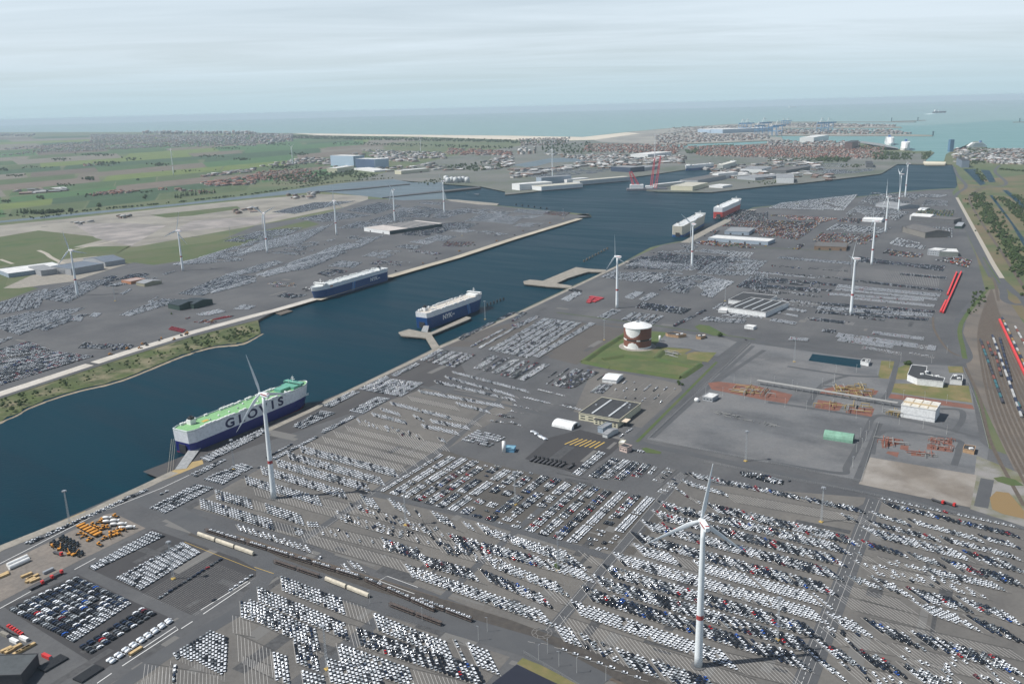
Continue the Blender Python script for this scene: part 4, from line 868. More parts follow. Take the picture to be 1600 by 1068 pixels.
parse('''
46 670 718 46 780 762 4 .95 T
46 845 740 46 975 805 3 .95 T
46 1000 800 46 1030 850 2 .7 T
46 1115 820 46 1250 880 3 .85 T
46 600 765 46 1170 930 3 .3 M
46 520 820 46 1120 985 3 .34 M
46 400 900 46 1060 1060 3 .16 T
46 800 985 46 1050 1075 3 .85 M
48 290 160 48 950 350 3 0
46 1050 900 46 1100 960 3 .6 D
48 950 372 88 250 680 3 .98 T
48 1035 310 48 1390 410 3 .7 M
48 1420 400 88 270 585 3 .95 X
48 1140 225 48 1430 300 3 .5 D
48 1450 320 88 370 510 3 .95 T
48 1215 175 88 250 340 3 .95 M
88 260 345 88 495 412 3 .97 W
48 1300 90 48 1370 120 2 .9 T
48 1400 115 88 455 345 3 .9 T
88 0 175 88 400 285 2 .95 W
88 470 290 88 570 330 3 0
88 390 380 88 460 460 2 0
88 250 520 88 370 560 3 0
48 1150 200 48 1582 320 3 .25 T
''', S_)
HD[0] = -72
parse('''
48 165 450 48 555 600 3 .98 T
48 20 520 48 600 765 3 .98 T
48 -30 610 48 400 810 4 .97 T
48 560 600 48 700 650 3 0
48 600 770 48 700 800 4 0
48 250 870 48 400 930 4 .9 T
48 120 960 48 215 990 5 .98 W
48 -100 850 48 120 950 5 0
48 -60 990 48 100 1050 5 0
48 750 690 48 1230 885 3 .97 T
48 1260 870 48 1315 895 4 .95 T
48 1345 890 48 1490 950 4 .98 W
48 640 780 48 1430 1040 3 .98 M
48 520 880 48 1000 1050 3 .97 T
48 1010 1050 48 1300 1120 3 0
48 455 985 48 820 1090 4 .98 W
48 300 1055 48 470 1100 3 .97 T
08 1495 610 48 10 640 3 .98 T
08 1450 700 48 -10 720 3 0
08 900 1010 08 1380 1090 3 0
08 1060 960 08 1085 1060 1 .0
08 -2000 0 08 -1999 0 1 0
''', S_)
for f in range(6):  # triangular block
    pass
def Q(code, pts): return [ta(code, *p) for p in pts]
B_ = lambda code, pts, *a, **k: block(Q(code, pts), *a, **k)
# triangular block of pale cars
HD[0] = -76
parse('''
08 1085 885 08 1305 770 4 .0 T
''', lambda w_: None)
for k in range(17):
    a = ta('08', 1080 + k * 20, 890 - min(k, 11) * 12.5 + max(0, k - 11) * 8); b = ta('08', 1090 + k * 18.5, 905 + k * 8.2)
    n = max(2, int((b - a).length / 4.85)); d = (b - a).normalized()
    for j in range(n):
        q = a + d * (j * 4.85); VEH.append((q.x, q.y, 4.15, math.atan2(d.y, d.x), 'car', paint('T', .2)))
    line(a - d * 3, b + d * 3)
for k in range(40):
    a = ta('08', 830 + k * 22, 1068 - k * 11); 
    if k < 26 and not (10 < k < 28): line(a, a + (ta('08', 1320, 960) - ta('08', 1305, 735)).normalized() * 40)
block([ta('08', 1060, 1060), ta('08', 1075, 955), ta('08', 1092, 955), ta('08', 1085, 1068)], .98, 'T')
B_('08', [(45, 615), (480, 410), (800, 555), (400, 790)], .985, 'D', W=2.9, Lc=5.6, kind='van2')
B_('08', [(400, 790), (760, 545), (815, 575), (450, 820)], .99, 'W')
B_('08', [(480, 850), (880, 600), (975, 635), (560, 890)], .95, 'D', W=3.1, Lc=5.8, kind='van2')
B_('08', [(640, 940), (1050, 665), (1075, 685), (690, 955)], .95, 'V', W=3.1, Lc=6, kind='van')
B_('08', [(710, 420), (1130, 195), (1240, 260), (870, 495)], .995, 'W')
B_('08', [(545, 350), (935, 130), (1025, 158), (580, 372)], .99, 'W', W=2.6)
B_('08', [(965, 540), (1360, 295), (1385, 300), (985, 555)], .97, 'M')
B_('08', [(1405, 498), (1560, 392), (1572, 398), (1412, 505)], .8, 'W'); B_('08', [(1175, 605), (1230, 570), (1280, 580), (1220, 615)], .7, 'M'); B_('08', [(1300, 560), (1335, 540), (1345, 548), (1310, 568)], .7, 'D')
parse('''
08 900 500 08 1582 140 1 0
''', lambda w_: None)
for k in range(26):
    t_ = k / 26; a = ta('08', 1130 + 300 * t_, 560 + 75 * t_ - 0); 
    line(ta('08', 880 + k * 13, 520 + k * 5), ta('08', 1250 + k * 13, 290 + k * 5), .12)
# quay rows
B_('06', [(140, 990), (905, 648), (918, 658), (190, 992)], .98, 'T'); B_('06', [(980, 685), (1040, 655), (1050, 662), (985, 692)], .97, 'T')
B_('06', [(920, 770), (1210, 620), (1265, 632), (965, 780)], .98, 'T'); B_('06', [(970, 785), (1275, 632), (1320, 645), (1015, 805)], .98, 'T')
B_('06', [(1170, 562), (1380, 462), (1400, 470), (1215, 578)], .97, 'T'); B_('06', [(1250, 592), (1490, 490), (1565, 515), (1375, 625)], .9, 'W')
B_('06', [(1230, 462), (1582, 295), (1582, 335), (1290, 482)], .97, 'T'); B_('46', [(0, 295), (40, 275), (55, 300), (0, 335)], .95, 'T')
B_('46', [(55, 455), (215, 370), (235, 372), (70, 462)], .9, 'D'); B_('46', [(100, 460), (370, 325), (388, 330), (115, 472)], .97, 'T')
B_('46', [(385, 300), (590, 200), (620, 205), (420, 308)], .97, 'T')
B_('46', [(215, 265), (400, 165), (495, 180), (285, 278)], .98, 'T'); B_('46', [(405, 135), (600, 45), (642, 52), (460, 148)], .98, 'T')
B_('46', [(572, 170), (745, 80), (830, 92), (660, 188)], .98, 'T'); B_('44', [(632, 825), (808, 742), (828, 760), (660, 830)], .97, 'T')
B_('44', [(665, 832), (835, 762), (1035, 785), (900, 872)], .985, 'T'); B_('44', [(830, 738), (990, 662), (1015, 670), (865, 748)], .97, 'T')
for k in range(6): B_('44', [(1010 + k * 38, 645 + k * 8), (1130 + k * 40, 578 + k * 6), (1160 + k * 40, 582 + k * 6), (1035 + k * 38, 652 + k * 8)], .97, 'WDWWMM'[k], W=3)
B_('44', [(1245, 510), (1582, 345), (1600, 352), (1270, 520)], .9, 'D'); B_('44', [(1325, 558), (1582, 420), (1590, 428), (1335, 564)], .85, 'M'); B_('44', [(1372, 568), (1582, 450), (1582, 462), (1385, 574)], .95, 'W')
B_('84', [(0, 400), (60, 345), (100, 350), (0, 412)], .85, 'D'); B_('84', [(0, 428), (150, 372), (170, 376), (0, 468)], .9, 'M')
for k in range(6):
    f = k * 42
    B_('84', [(-150 + f, 580 + k * 9), (200 + f * .95, 385 + k * 5), (232 + f * .95, 389 + k * 5), (-118 + f, 590 + k * 9)], .985, 'TTTTTW'[k])
B_('84', [(125, 620), (480, 412), (520, 418), (165, 630)], .985, 'T')
B_('44', [(1290, 692), (1455, 612), (1470, 616), (1305, 698)], .8, 'D')
for k in range(6): B_('84', [(-240 + k * 55, 695 + k * 14), (-115 + k * 62, 618 + k * 10), (-75 + k * 62, 622 + k * 10), (-200 + k * 55, 705 + k * 14)], .96, 'TDTMDT'[k])
B_('84', [(190, 768), (270, 714), (282, 718), (200, 774)], .85, 'D'); B_('84', [(205, 792), (345, 694), (358, 697), (220, 797)], .9, 'D'); B_('84', [(240, 800), (385, 700), (445, 702), (310, 808)], .93, 'M'); B_('84', [(285, 812), (470, 705), (540, 720), (380, 820)], .93, 'D'); B_('84', [(510, 770), (570, 730), (590, 733), (525, 776)], .9, 'D')
B_('84', [(478, 845), (550, 790), (625, 795), (560, 853)], .97, 'L')
parse('''
44 1225 722 84 120 845 2 .75 T -68
44 1180 752 84 60 880 2 .8 T -68
44 1115 780 84 30 895 2 .8 T -68
84 170 828 84 345 872 1 .93 T -10
84 100 880 84 260 920 2 .7 W -30
84 20 925 84 200 965 1 .9 T -30
84 0 960 84 90 975 1 .9 T -30
84 0 1030 84 75 1060 1 .9 T -30
46 1455 228 46 1582 250 1 .95 T -10
46 1510 190 46 1582 215 2 .9 D -10
84 340 930 84 440 960 2 .8 T -30
''', S_)
B_('46', [(1262, 350), (1370, 285), (1545, 330), (1440, 392)], .9, 'W', Lc=5.6, W=3)
B_('86', [(85, 300), (160, 290), (225, 345), (190, 350)], .8, 'V', kind='van', Lc=6, W=3)
# staff car park
for k in range(7): B_('84', [(585 + k * 52, 862 + k * 9), (700 + k * 50, 770 + k * 8), (718 + k * 50, 773 + k * 8), (600 + k * 52, 866 + k * 9)], .5, 'T', W=2.8, kind='car', lines=True, ns=.06)
B_('86', [(640, 335), (735, 275), (750, 280), (655, 345)], .6, 'W'); B_('86', [(735, 398), (820, 415), (815, 430), (745, 412)], .95, 'T', mode='s')
# dark cars by the fence
B_('86', [(1310, 545), (1420, 540), (1700, 605), (1700, 640), (1430, 575)], .4, 'D') if False else None
B_('c6', [(-180, 540), (0, 560), (60, 625), (-160, 565)], .9, 'D', mode='s', Lc=5); B_('c6', [(0, 568), (100, 600), (90, 625), (10, 600)], .9, 'X', mode='s'); B_('c6', [(120, 590), (190, 605), (190, 618), (125, 602)], .8, 'D', mode='s')
# --- upper right terminal
B_('84', [(300, 270), (390, 222), (435, 232), (350, 282)], .95, 'W', Lc=6); B_('84', [(690, 256), (760, 220), (822, 225), (745, 268)], .98, 'W'); B_('84', [(785, 268), (860, 226), (910, 236), (825, 280)], .97, 'T')
B_('84', [(760, 320), (800, 285), (1110, 328), (1060, 362)], .93, 'D', W=3); B_('84', [(985, 430), (1190, 330), (1205, 338), (1010, 437)], .6, 'D')
for k in range(3): B_('84', [(525 + k * 22, 378 + k * 3), (620 + k * 20, 330 + k * 2), (636 + k * 20, 333 + k * 2), (540 + k * 22, 382 + k * 3)], .97, 'T')
for k in range(5): B_('84', [(672 + k * 42, 395 + k * 7), (745 + k * 42, 348 + k * 5), (772 + k * 42, 352 + k * 5), (700 + k * 42, 400 + k * 7)], .95, 'T') 
B_('84', [(1140, 180), (1250, 135), (1380, 160), (1230, 255)], .8, 'T'); B_('84', [(1160, 240), (1200, 200), (1290, 210), (1240, 262)], .7, 'T')
B_('84', [(900, 215), (1010, 160), (1150, 175), (1080, 235)], .5, 'L', gap=3); B_('84', [(1230, 330), (1290, 290), (1400, 300), (1360, 345)], .6, 'W', gap=2); B_('84', [(550, 130), (640, 85), (980, 110), (860, 175)], .8, 'S', gap=4); B_('84', [(690, 80), (760, 40), (1190, 20), (1120, 85)], .8, 'D', gap=5)
B_('84', [(720, 60), (790, 30), (1180, 60), (1120, 90)], .9, 'W', gap=3)
B_('84', [(840, 160), (960, 95), (1250, 130), (1120, 180)], .9, 'L', gap=3); B_('84', [(1130, 120), (1200, 60), (1582, 30), (1480, 120)], .9, 'S', gap=4)
B_('81', [(700, 915), (860, 850), (1400, 880), (1300, 975)], .85, 'D', gap=4); B_('81', [(900, 850), (1000, 800), (1160, 810), (1100, 850)], .5, 'T', gap=3)
B_('81', [(1130, 840), (1190, 830), (1500, 850), (1480, 885)], .85, 'W', Lc=6, gap=3); B_('81', [(1200, 930), (1350, 870), (1530, 900), (1400, 960)], .8, 'S', gap=5)
B_('81', [(700, 930), (800, 890), (1100, 930), (1050, 965)], .9, 'W', gap=3)
B_('84', [(1380, 190), (1440, 150), (1582, 160), (1582, 215)], .8, 'D'); B_('84', [(1440, 150), (1500, 105), (1582, 100), (1582, 150)], .7, 'S', gap=3)
B_('84', [(1290, 370), (1400, 345), (1582, 370), (1540, 400)], .7, 'W', gap=3, Lc=6); B_('84', [(1160, 400), (1210, 375), (1450, 395), (1430, 420)], .7, 'S')
for y_, f_, m_ in ((100, .8, 'W'), (125, .5, 'D'), (150, .8, 'D'), (185, .8, 'D'), (205, .3, 'T'), (250, .5, 'D'), (280, .4, 'T')):
    strip(ta('84', 1500, y_), ta('c4', 330, y_ + 40), 2, f_, m_, hd=62, lines=False)
parse('''
c4 20 60 c4 500 95 2 .3 D 60
c4 -60 100 c4 470 140 2 .35 D 60
c4 -80 140 c4 430 180 2 .75 D 60
c4 -100 180 c4 400 215 2 .8 D 60
c4 -100 215 c4 340 250 2 .3 D 60
c4 -80 250 c4 310 300 2 .4 T 60
c4 90 320 c4 240 345 2 .9 W 60
c4 20 395 c4 180 420 2 .8 W 60
c4 60 350 c4 200 375 1 .7 W 60
c4 470 145 c4 1090 215 2 .8 D 60
c4 430 185 c4 1075 245 3 .97 V 60
c4 420 205 c4 1060 270 2 .9 V 60
c4 380 235 c4 970 275 2 .98 V 60
c4 520 262 c4 1040 310 2 .93 V 60
c4 330 295 c4 1040 345 2 .97 D 60
c4 310 320 c4 1030 370 3 .98 T 60
c4 300 345 c4 1005 395 2 .97 D 60
c4 560 380 c4 740 400 1 .9 D 60
c4 240 385 c4 540 420 2 .6 D 60
c4 820 112 c4 1115 138 2 .97 D 60
c4 340 460 c4 430 470 2 .8 D 60
c4 650 475 c4 970 515 2 .85 V 60
c4 430 490 c4 1050 575 4 .82 V 60
c4 440 515 c4 780 560 3 .9 V 60
c4 135 512 c4 260 520 2 .97 V 60
c4 590 565 c4 830 605 2 .35 V 60
c4 880 600 c4 1040 630 1 .3 V 60
c4 560 30 c4 1100 70 3 .9 D 60
c1 70 880 c1 560 920 3 .85 S 60
c1 560 880 c1 1090 960 3 .9 D 60
''', S_)
for k in range(9): line(ta('c4', 540 - k * 22, 60 + k * 44), ta('c4', 1110 - k * 10, 120 + k * 44), .25)
for k in range(60): a = ta('c4', 470 + k * 10, 60 + k); line(a, a + (ta('c4', 420, 130) - ta('c4', 470, 60)) * .9, .3)
# machinery and mixed stock, upper right
for (pts, f_, m_, g_) in [([(0, 625), (60, 615), (430, 640), (330, 665)], .8, 'O', 3), ([(-120, 700), (0, 650), (330, 665), (230, 740)], .8, 'B', 3), ([(-60, 745), (60, 700), (260, 720), (180, 770)], .8, 'O', 2), ([(270, 780), (330, 725), (690, 745), (600, 800)], .85, 'O', 2), ([(360, 710), (420, 675), (760, 700), (690, 735)], .8, 'S', 3), ([(430, 655), (500, 620), (600, 640), (560, 670)], .7, 'B', 2), ([(480, 610), (560, 560), (870, 600), (800, 650)], .75, 'S', 3), ([(0, 575), (80, 545), (560, 490), (470, 590)], .85, 'T', 4), ([(560, 545), (640, 480), (960, 490), (830, 600)], .6, 'L', 4), ([(900, 610), (960, 580), (1150, 590), (1140, 625)], .9, 'G', 2), ([(950, 560), (970, 525), (1110, 530), (1110, 560)], .97, 'S', 0), ([(800, 500), (1000, 490), (1120, 495), (1060, 510)], .8, 'L', 3),
    ([(1000, 740), (1020, 690), (1140, 700), (1140, 760)], .85, 'L', 2), ([(740, 800), (800, 760), (980, 800), (960, 830)], .7, 'S', 3), ([(700, 860), (740, 830), (960, 860), (940, 885)], .7, 'B', 2), ([(1000, 890), (1180, 880), (1260, 900), (1250, 940)], .7, 'O', 2), ([(20, 820), (80, 780), (250, 790), (200, 830)], .3, 'B', 2)]:
    B_('c1', pts, f_, m_, gap=g_, W=3.4, Lc=6.5, kind='box')
for (pts, f_, m_, g_) in [([(1240, 640), (1360, 580), (1582, 600), (1582, 660)], .8, 'D', 3), ([(1280, 700), (1360, 650), (1582, 660), (1582, 740)], .8, 'O', 2), ([(1060, 800), (1150, 770), (1582, 810), (1560, 826)], .6, 'O', 2), ([(1180, 750), (1260, 700), (1300, 700), (1240, 755)], .6, 'B', 2)]:
    B_('81', pts, f_, m_, gap=g_, W=3.4, Lc=6.5, kind='box')
B_('84', [(420, 280), (490, 250), (572, 262), (490, 300)], .9, 'R', W=3.4, Lc=12, kind='trailer'); B_('84', [(340, 215), (400, 195), (530, 230), (500, 250)], .25, 'D', W=3.4, Lc=9, kind='box')
# --- left bank
for (c_, pts, f_, m_, g_) in [
 ('04', [(-60, 590), (180, 530), (340, 590), (-60, 640)], .85, 'X', 0), ('04', [(-80, 660), (340, 590), (580, 620), (0, 800)], .9, 'X', 6), ('04', [(480, 570), (520, 535), (830, 550), (800, 580)], .7, 'X', 0), ('04', [(1040, 455), (1060, 435), (1150, 455), (1130, 475)], .95, 'R', 0), 
 ('04', [(-100, 420), (170, 350), (530, 320), (120, 490)], .8, 'S', 3), ('04', [(40, 470), (300, 370), (560, 360), (260, 470)], .7, 'L', 5), ('04', [(430, 400), (460, 375), (520, 378), (500, 405)], .98, 'V', 0), ('04', [(550, 375), (580, 350), (630, 355), (600, 378)], .9, 'W', 0),
 ('04', [(-60, 370), (0, 290), (300, 200), (240, 320)], .75, 'S', 4), ('04', [(180, 255), (480, 165), (700, 140), (420, 290)], .75, 'S', 3), ('04', [(-50, 540), (40, 500), (80, 505), (0, 545)], .7, 'S', 0),
 ('04', [(490, 170), (700, 120), (1000, 100), (720, 190)], .55, 'D', 3), ('04', [(1040, 60), (1200, 20), (1582, -100), (1500, 30)], .6, 'T', 3), ('04', [(740, 365), (1000, 265), (1150, 270), (800, 372)], .6, 'S', 0), ('04', [(1100, 235), (1390, 120), (1582, 125), (1250, 245)], .97, 'L', 4), ('04', [(1300, 225), (1582, 130), (1582, 160), (1310, 232)], .9, 'T', 0), ('04', [(1390, 115), (1582, 60), (1582, 100), (1430, 125)], .97, 'L', 0),
 ('04', [(740, 235), (800, 205), (815, 207), (760, 240)], .8, 'T', 0), ('04', [(910, 285), (975, 250), (995, 255), (930, 290)], .5, 'W', 0), ('04', [(1210, 360), (1350, 330), (1400, 345), (1260, 375)], .6, 'V', 0), ('04', [(1100, 400), (1200, 370), (1450, 370), (1300, 420)], .35, 'O', 2), ('04', [(1300, 395), (1400, 370), (1440, 375), (1330, 395)], .9, 'R', 0), ('04', [(1440, 330), (1500, 300), (1582, 310), (1540, 330)], .6, 'T', 0),
 ('44', [(0, 60), (120, 30), (170, 40), (0, 100)], .97, 'L', 0), ('44', [(0, 115), (280, 30), (330, 60), (60, 130)], .95, 'S', 0), ('44', [(180, 55), (330, 0), (640, -80), (420, 40)], .97, 'L', 5),
 ('41', [(-60, 1010), (220, 930), (600, 830), (320, 950)], .6, 'L', 3), ('44', [(340, 0), (480, -60), (800, -130), (640, -50)], .7, 'S', 4), ('04', [(650, 190), (760, 160), (1100, 90), (900, 160)], .5, 'S', 3), ('41', [(560, 760), (600, 745), (760, 760), (700, 780)], .5, 'S', 2), ('41', [(1100, 700), (1180, 670), (1380, 670), (1300, 705)], .6, 'L', 3), ('41', [(-200, 780), (0, 720), (300, 690), (100, 790)], .7, 'S', 4), ('44', [(130, 250), (180, 230), (320, 240), (240, 265)], .6, 'D', 0), ('44', [(60, 160), (240, 170), (250, 190), (90, 190)], .25, 'B', 0),
 ('41', [(-100, 860), (0, 800), (480, 670), (280, 790)], .75, 'S', 3), ('41', [(60, 850), (240, 800), (500, 760), (300, 870)], .3, 'S', 4), ('41', [(380, 980), (450, 950), (590, 960), (450, 1000)], .6, 'D', 3),
 ('41', [(440, 935), (520, 900), (660, 910), (600, 945)], .9, 'S', 0), ('41', [(640, 880), (750, 835), (900, 840), (800, 885)], .5, 'W', 3), ('41', [(700, 920), (760, 900), (960, 910), (900, 930)], .6, 'X', 2), ('41', [(860, 815), (920, 800), (1030, 810), (980, 830)], .97, 'S', 0), ('41', [(950, 785), (1010, 770), (1110, 780), (1060, 800)], .98, 'V', 0), ('41', [(1030, 770), (1120, 740), (1240, 750), (1160, 780)], .75, 'W', 2), ('41', [(1140, 810), (1180, 780), (1350, 785), (1310, 812)], .75, 'O', 2), ('41', [(940, 840), (1000, 835), (1150, 855), (1100, 865)], .7, 'X', 0), ('41', [(1200, 715), (1280, 705), (1360, 715), (1300, 728)], .95, 'W', 0), ('41', [(1360, 725), (1420, 715), (1560, 735), (1480, 745)], .6, 'S', 2),
 ('41', [(100, 600), (360, 540), (620, 530), (240, 610)], .9, 'S', 5), ('41', [(250, 640), (480, 600), (720, 620), (420, 660)], .8, 'S', 3), ('41', [(560, 590), (760, 540), (900, 560), (740, 610)], .8, 'L', 3), ('41', [(500, 700), (620, 660), (920, 640), (700, 700)], .7, 'S', 3), ('41', [(700, 650), (1000, 560), (1180, 590), (900, 660)], .7, 'L', 3), ('41', [(850, 590), (900, 570), (1000, 580), (960, 595)], .9, 'W', 0), ('41', [(1000, 545), (1040, 535), (1170, 545), (1130, 555)], .8, 'W', 0), ('41', [(950, 620), (1160, 590), (1330, 600), (1150, 640)], .65, 'S', 2), ('41', [(900, 740), (1010, 680), (1300, 660), (1100, 750)], .5, 'D', 4), ('41', [(1190, 590), (1300, 575), (1582, 590), (1480, 620)], .5, 'W', 3), ('41', [(1290, 655), (1400, 610), (1582, 600), (1460, 660)], .85, 'W', 2), ('41', [(1410, 655), (1520, 615), (1640, 640), (1582, 675)], .9, 'V', 2),
 ('81', [(0, 600), (40, 580), (240, 590), (200, 615)], .8, 'W', 2), ('81', [(0, 630), (60, 620), (200, 620), (120, 640)], .8, 'W', 0), ('81', [(180, 610), (240, 595), (370, 600), (330, 625)], .8, 'O', 2), ('81', [(0, 690), (60, 665), (200, 670), (120, 690)], .6, 'V', 2),
 ('41', [(1290, 490 + 0), (1300, 480), (1400, 487), (1390, 495)], .0, 'S', 0)]:
    B_(c_, pts, min(.97, f_ * 1.25), m_, gap=g_ + (g_ > 1) * 2, W=2.9, ns=.03)
# port stock beyond the basin
for (pts, f_, m_, g_) in [([(0, 375), (60, 330), (420, 320), (260, 385)], .85, 'S', 4), ([(260, 380), (420, 330), (700, 330), (500, 360)], .5, 'L', 4)]:
    B_('81', pts, f_, m_, gap=g_, W=3.2, Lc=6)
for (pts, f_, m_, g_) in [([(0, 340), (60, 290), (520, 300), (300, 380)], .45, 'S', 3), ([(90, 330), (200, 300), (340, 305), (200, 335)], .9, 'V', 2), ([(200, 380), (350, 340), (680, 330), (560, 370)], .45, 'L', 4), ([(1240, 235), (1300, 205), (1582, 215), (1582, 280)], .45, 'S', 3)]:
    B_('c1', pts, f_, m_, gap=g_, W=3.6, Lc=7, ns=.008)
# ---------------- templates
def veh(kind):
    mb = MB()
    def body(Lb, Wb, z0, z1, c0, c1, top, wt, tl0, tl1, nose=.12, glassy=True):
        h = Lb / 2; w_ = Wb / 2
        zm = z0 + (z1 - z0) * .55
        mb.rings([[(-h, -w_ * .93, .04), (h, -w_ * .93, .04), (h, w_ * .93, .04), (-h, w_ * .93, .04)], [(-h, -w_ * .97, zm), (h, -w_ * .97, zm), (h, w_ * .97, zm), (-h, w_ * .97, zm)]], 1, cap=False)  # dark lower sides: tyres and the shade between cars put into the colour
        mb.rings([[(-h, -w_, zm), (h, -w_, zm), (h, w_, zm), (-h, w_, zm)], [(-h + .05, -w_, z1), (h - .05, -w_ * .97, z1 - nose), (h - .05, w_ * .97, z1 - nose), (-h + .05, w_, z1)]], 0, cap=False)
        mb.add([(-h + .05, -w_, z1), (h - .05, -w_ * .97, z1 - nose), (h - .05, w_ * .97, z1 - nose), (-h + .05, w_, z1)], [(0, 1, 2, 3)], 0)
        mb.rings([[(c0, -w_ * .94, z1 - .03), (c1, -w_ * .94, z1 - .05), (c1, w_ * .94, z1 - .05), (c0, w_ * .94, z1 - .03)], [(tl0, -wt, top), (tl1, -wt, top), (tl1, wt, top), (tl0, wt, top)]], 1, cap=False)
        mb.add([(tl0, -wt, top), (tl1, -wt, top), (tl1, wt, top), (tl0, wt, top)], [(0, 1, 2, 3)], 0)
    if kind == 'car': body(4.3, 1.72, .22, .93, -2.08, 1.3, 1.46, .64, -1.2, .0)
    elif kind == 'suv': body(4.45, 1.78, .25, 1.0, -2.2, 1.3, 1.66, .7, -1.7, .2)
    elif kind == 'van': body(5.4, 2.0, .25, 1.25, 1.2, 2.0, 1.95, .85, .5, 1.45); mb.box(-2.65, 1.35, -.98, .98, .5, 2.15, 0)
    elif kind == 'van2': body(4.9, 1.95, .25, 1.2, -2.35, 1.7, 1.9, .8, -2.2, .9)
    elif kind == 'box': body(5.2, 2.3, .3, 1.3, -.4, 1.3, 2.4, .9, -.3, 1.1); mb.box(-2.4, -.8, -1, 1, 1.2, 1.9, 0)
    elif kind == 'trailer': mb.box(-5.8, 5.8, -1.25, 1.25, .9, 2.2, 0); mb.box(-4.5, -1.5, -1.1, 1.1, .1, .9, 1)
    return mb
TEMPL = {k: veh(k) for k in ('car', 'suv', 'van', 'van2', 'box', 'trailer')}
farm = MB(); farm.rings([[(-2.2, -.86, .04), (2.2, -.86, .04), (2.2, .86, .04), (-2.2, .86, .04)], [(-2.25, -.9, .5), (2.25, -.9, .5), (2.25, .9, .5), (-2.25, .9, .5)]], 1, cap=False); farm.rings([[(-2.3, -.92, .5), (2.3, -.92, .5), (2.3, .92, .5), (-2.3, .92, .5)], [(-2.2, -.9, 1.0), (2.2, -.9, .9), (2.2, .9, .9), (-2.2, .9, 1.0)]], 0, cap=False); farm.add([(-2.2, -.9, 1.0), (2.2, -.9, .9), (2.2, .9, .9), (-2.2, .9, 1.0)], [(0, 1, 2, 3)], 0)  # far car: lower sides dark too, standing for tyres and painted shade
farm.rings([[(-2.05, -.87, .97), (1.25, -.87, .93), (1.25, .87, .93), (-2.05, .87, .97)], [(-1.25, -.64, 1.5), (.05, -.64, 1.5), (.05, .64, 1.5), (-1.25, .64, 1.5)]], 1, cap=False); farm.add([(-1.25, -.64, 1.5), (.05, -.64, 1.5), (.05, .64, 1.5), (-1.25, .64, 1.5)], [(0, 1, 2, 3)], 0)
CARG = mat('car_glass_and_side_shade', (.012, .016, .022), .12)
def carpaint(n, c): return mat('paint_' + n.replace(' ', '_'), c, .32, metal=.0)
def paintattr():
    m = mat('vehicle_paint', (.5, .5, .5), .35, attr='paint'); return m
def mass(name, items, tmpl, mats, kindtag='stuff', scale=None):
    """items: array x y z yaw + colour -> one joined mesh"""
    n = len(items)
    if not n: return None
    tv = np.array(tmpl.v); nv = len(tv); A = np.array([it[:4] for it in items]); ca, sa = np.cos(A[:, 3]), np.sin(A[:, 3])
    S = np.ones((n, 3)) if scale is None else np.array(scale)
    X = tv[None, :, 0] * S[:, 0:1]; Y = tv[None, :, 1] * S[:, 1:2]; Z = tv[None, :, 2] * S[:, 2:3]
    out = np.stack([A[:, 0:1] + X * ca[:, None] - Y * sa[:, None], A[:, 1:2] + X * sa[:, None] + Y * ca[:, None], A[:, 2:3] + Z], -1).reshape(-1, 3)
    fl = np.array([len(f) for f in tmpl.f]); flat = np.concatenate([np.array(f) for f in tmpl.f]); nl = len(flat)
    me = bpy.data.meshes.new(name); me.vertices.add(n * nv); me.vertices.foreach_set('co', out.astype(np.float32).ravel())
    me.loops.add(n * nl); me.loops.foreach_set('vertex_index', (flat[None, :] + (np.arange(n) * nv)[:, None]).astype(np.int32).ravel())
    tot = np.tile(fl, n); st = np.concatenate([[0], np.cumsum(tot)[:-1]]); me.polygons.add(len(tot)); me.polygons.foreach_set('loop_start', st.astype(np.int32)); me.polygons.foreach_set('loop_total', tot.astype(np.int32))
    for m in mats: me.materials.append(m)
    me.polygons.foreach_set('material_index', np.tile(np.array(tmpl.m), n).astype(np.int32))
    at_ = me.attributes.new('paint', 'FLOAT_COLOR', 'POINT'); cols = np.array([[*it[4], 1] for it in items]); at_.data.foreach_set('color', np.repeat(cols, nv, 0).astype(np.float32).ravel())
    me.update(calc_edges=True); me.validate()
    o = bpy.data.objects.new(name, me); COL.objects.link(o); o['kind'] = kindtag; return o
struct('parking_bay_marking', lot_lines, PAINTD); struct('drain_channel', drains, mat('drain_dark', (.045, .045, .045), .8))
def inframe(x, y, z=4, m=25):
    px, py = prj((x, y, z)); return -m < px < 1600 + m and py < 1068 + m and y > 0
def individuals(pool, n, name, namer, group, protos, massname, tmplfar, mats):
    vis = [v for v in pool if inframe(v[0], v[1], 4, 120)]
    vis.sort(key=lambda v: (not inframe(v[0], v[1], 4, 0), (v[0] ** 2 + v[1] ** 2)))
    for v in vis[:n]:
        key = (v[4], v[5]); P_ = protos(key); lab, cat, nm = namer(v)
        if 'made' not in P_:
            o = P_['make'](nm); P_['made'] = o
            o.location = v[:3]; o.rotation_euler.z = v[3]
        else: o = dup(P_['made'], v[:3], v[3])
        tag(o, lab, cat, group)
    return vis[n:]
_pr = {}
def veh_proto(key):
    if key not in _pr:
        kind, pi = key; nme, c = PAINTS[pi]; T_ = TEMPL[kind]
        def make(nm):
            b, g_ = MB(), MB()
            for f, m in zip(T_.f, T_.m): (b if m == 0 else g_).add([T_.v[i] for i in f], [tuple(range(len(f)))], 0)
            wb = MB(); h = max(v[0] for v in T_.v) * .62; w_ = max(v[1] for v in T_.v)
            for sx in (-1, 1):
                for sy in (-1, 1): wb.cyl((sx * h, sy * (w_ - .2), .33), (sx * h, sy * (w_ + .02), .33), .33, .33, 8)
            o = b.build(nm, carpaint(nme, c)); g_.build('window', CARG, o); wb.build('wheel_set', mat('tyre_rubber', (.015, .015, .016), .9), o); return o  # 'window' part also carries the lower sides darkened as tyres and shade
        _pr[key] = {'make': make}
    return _pr[key]
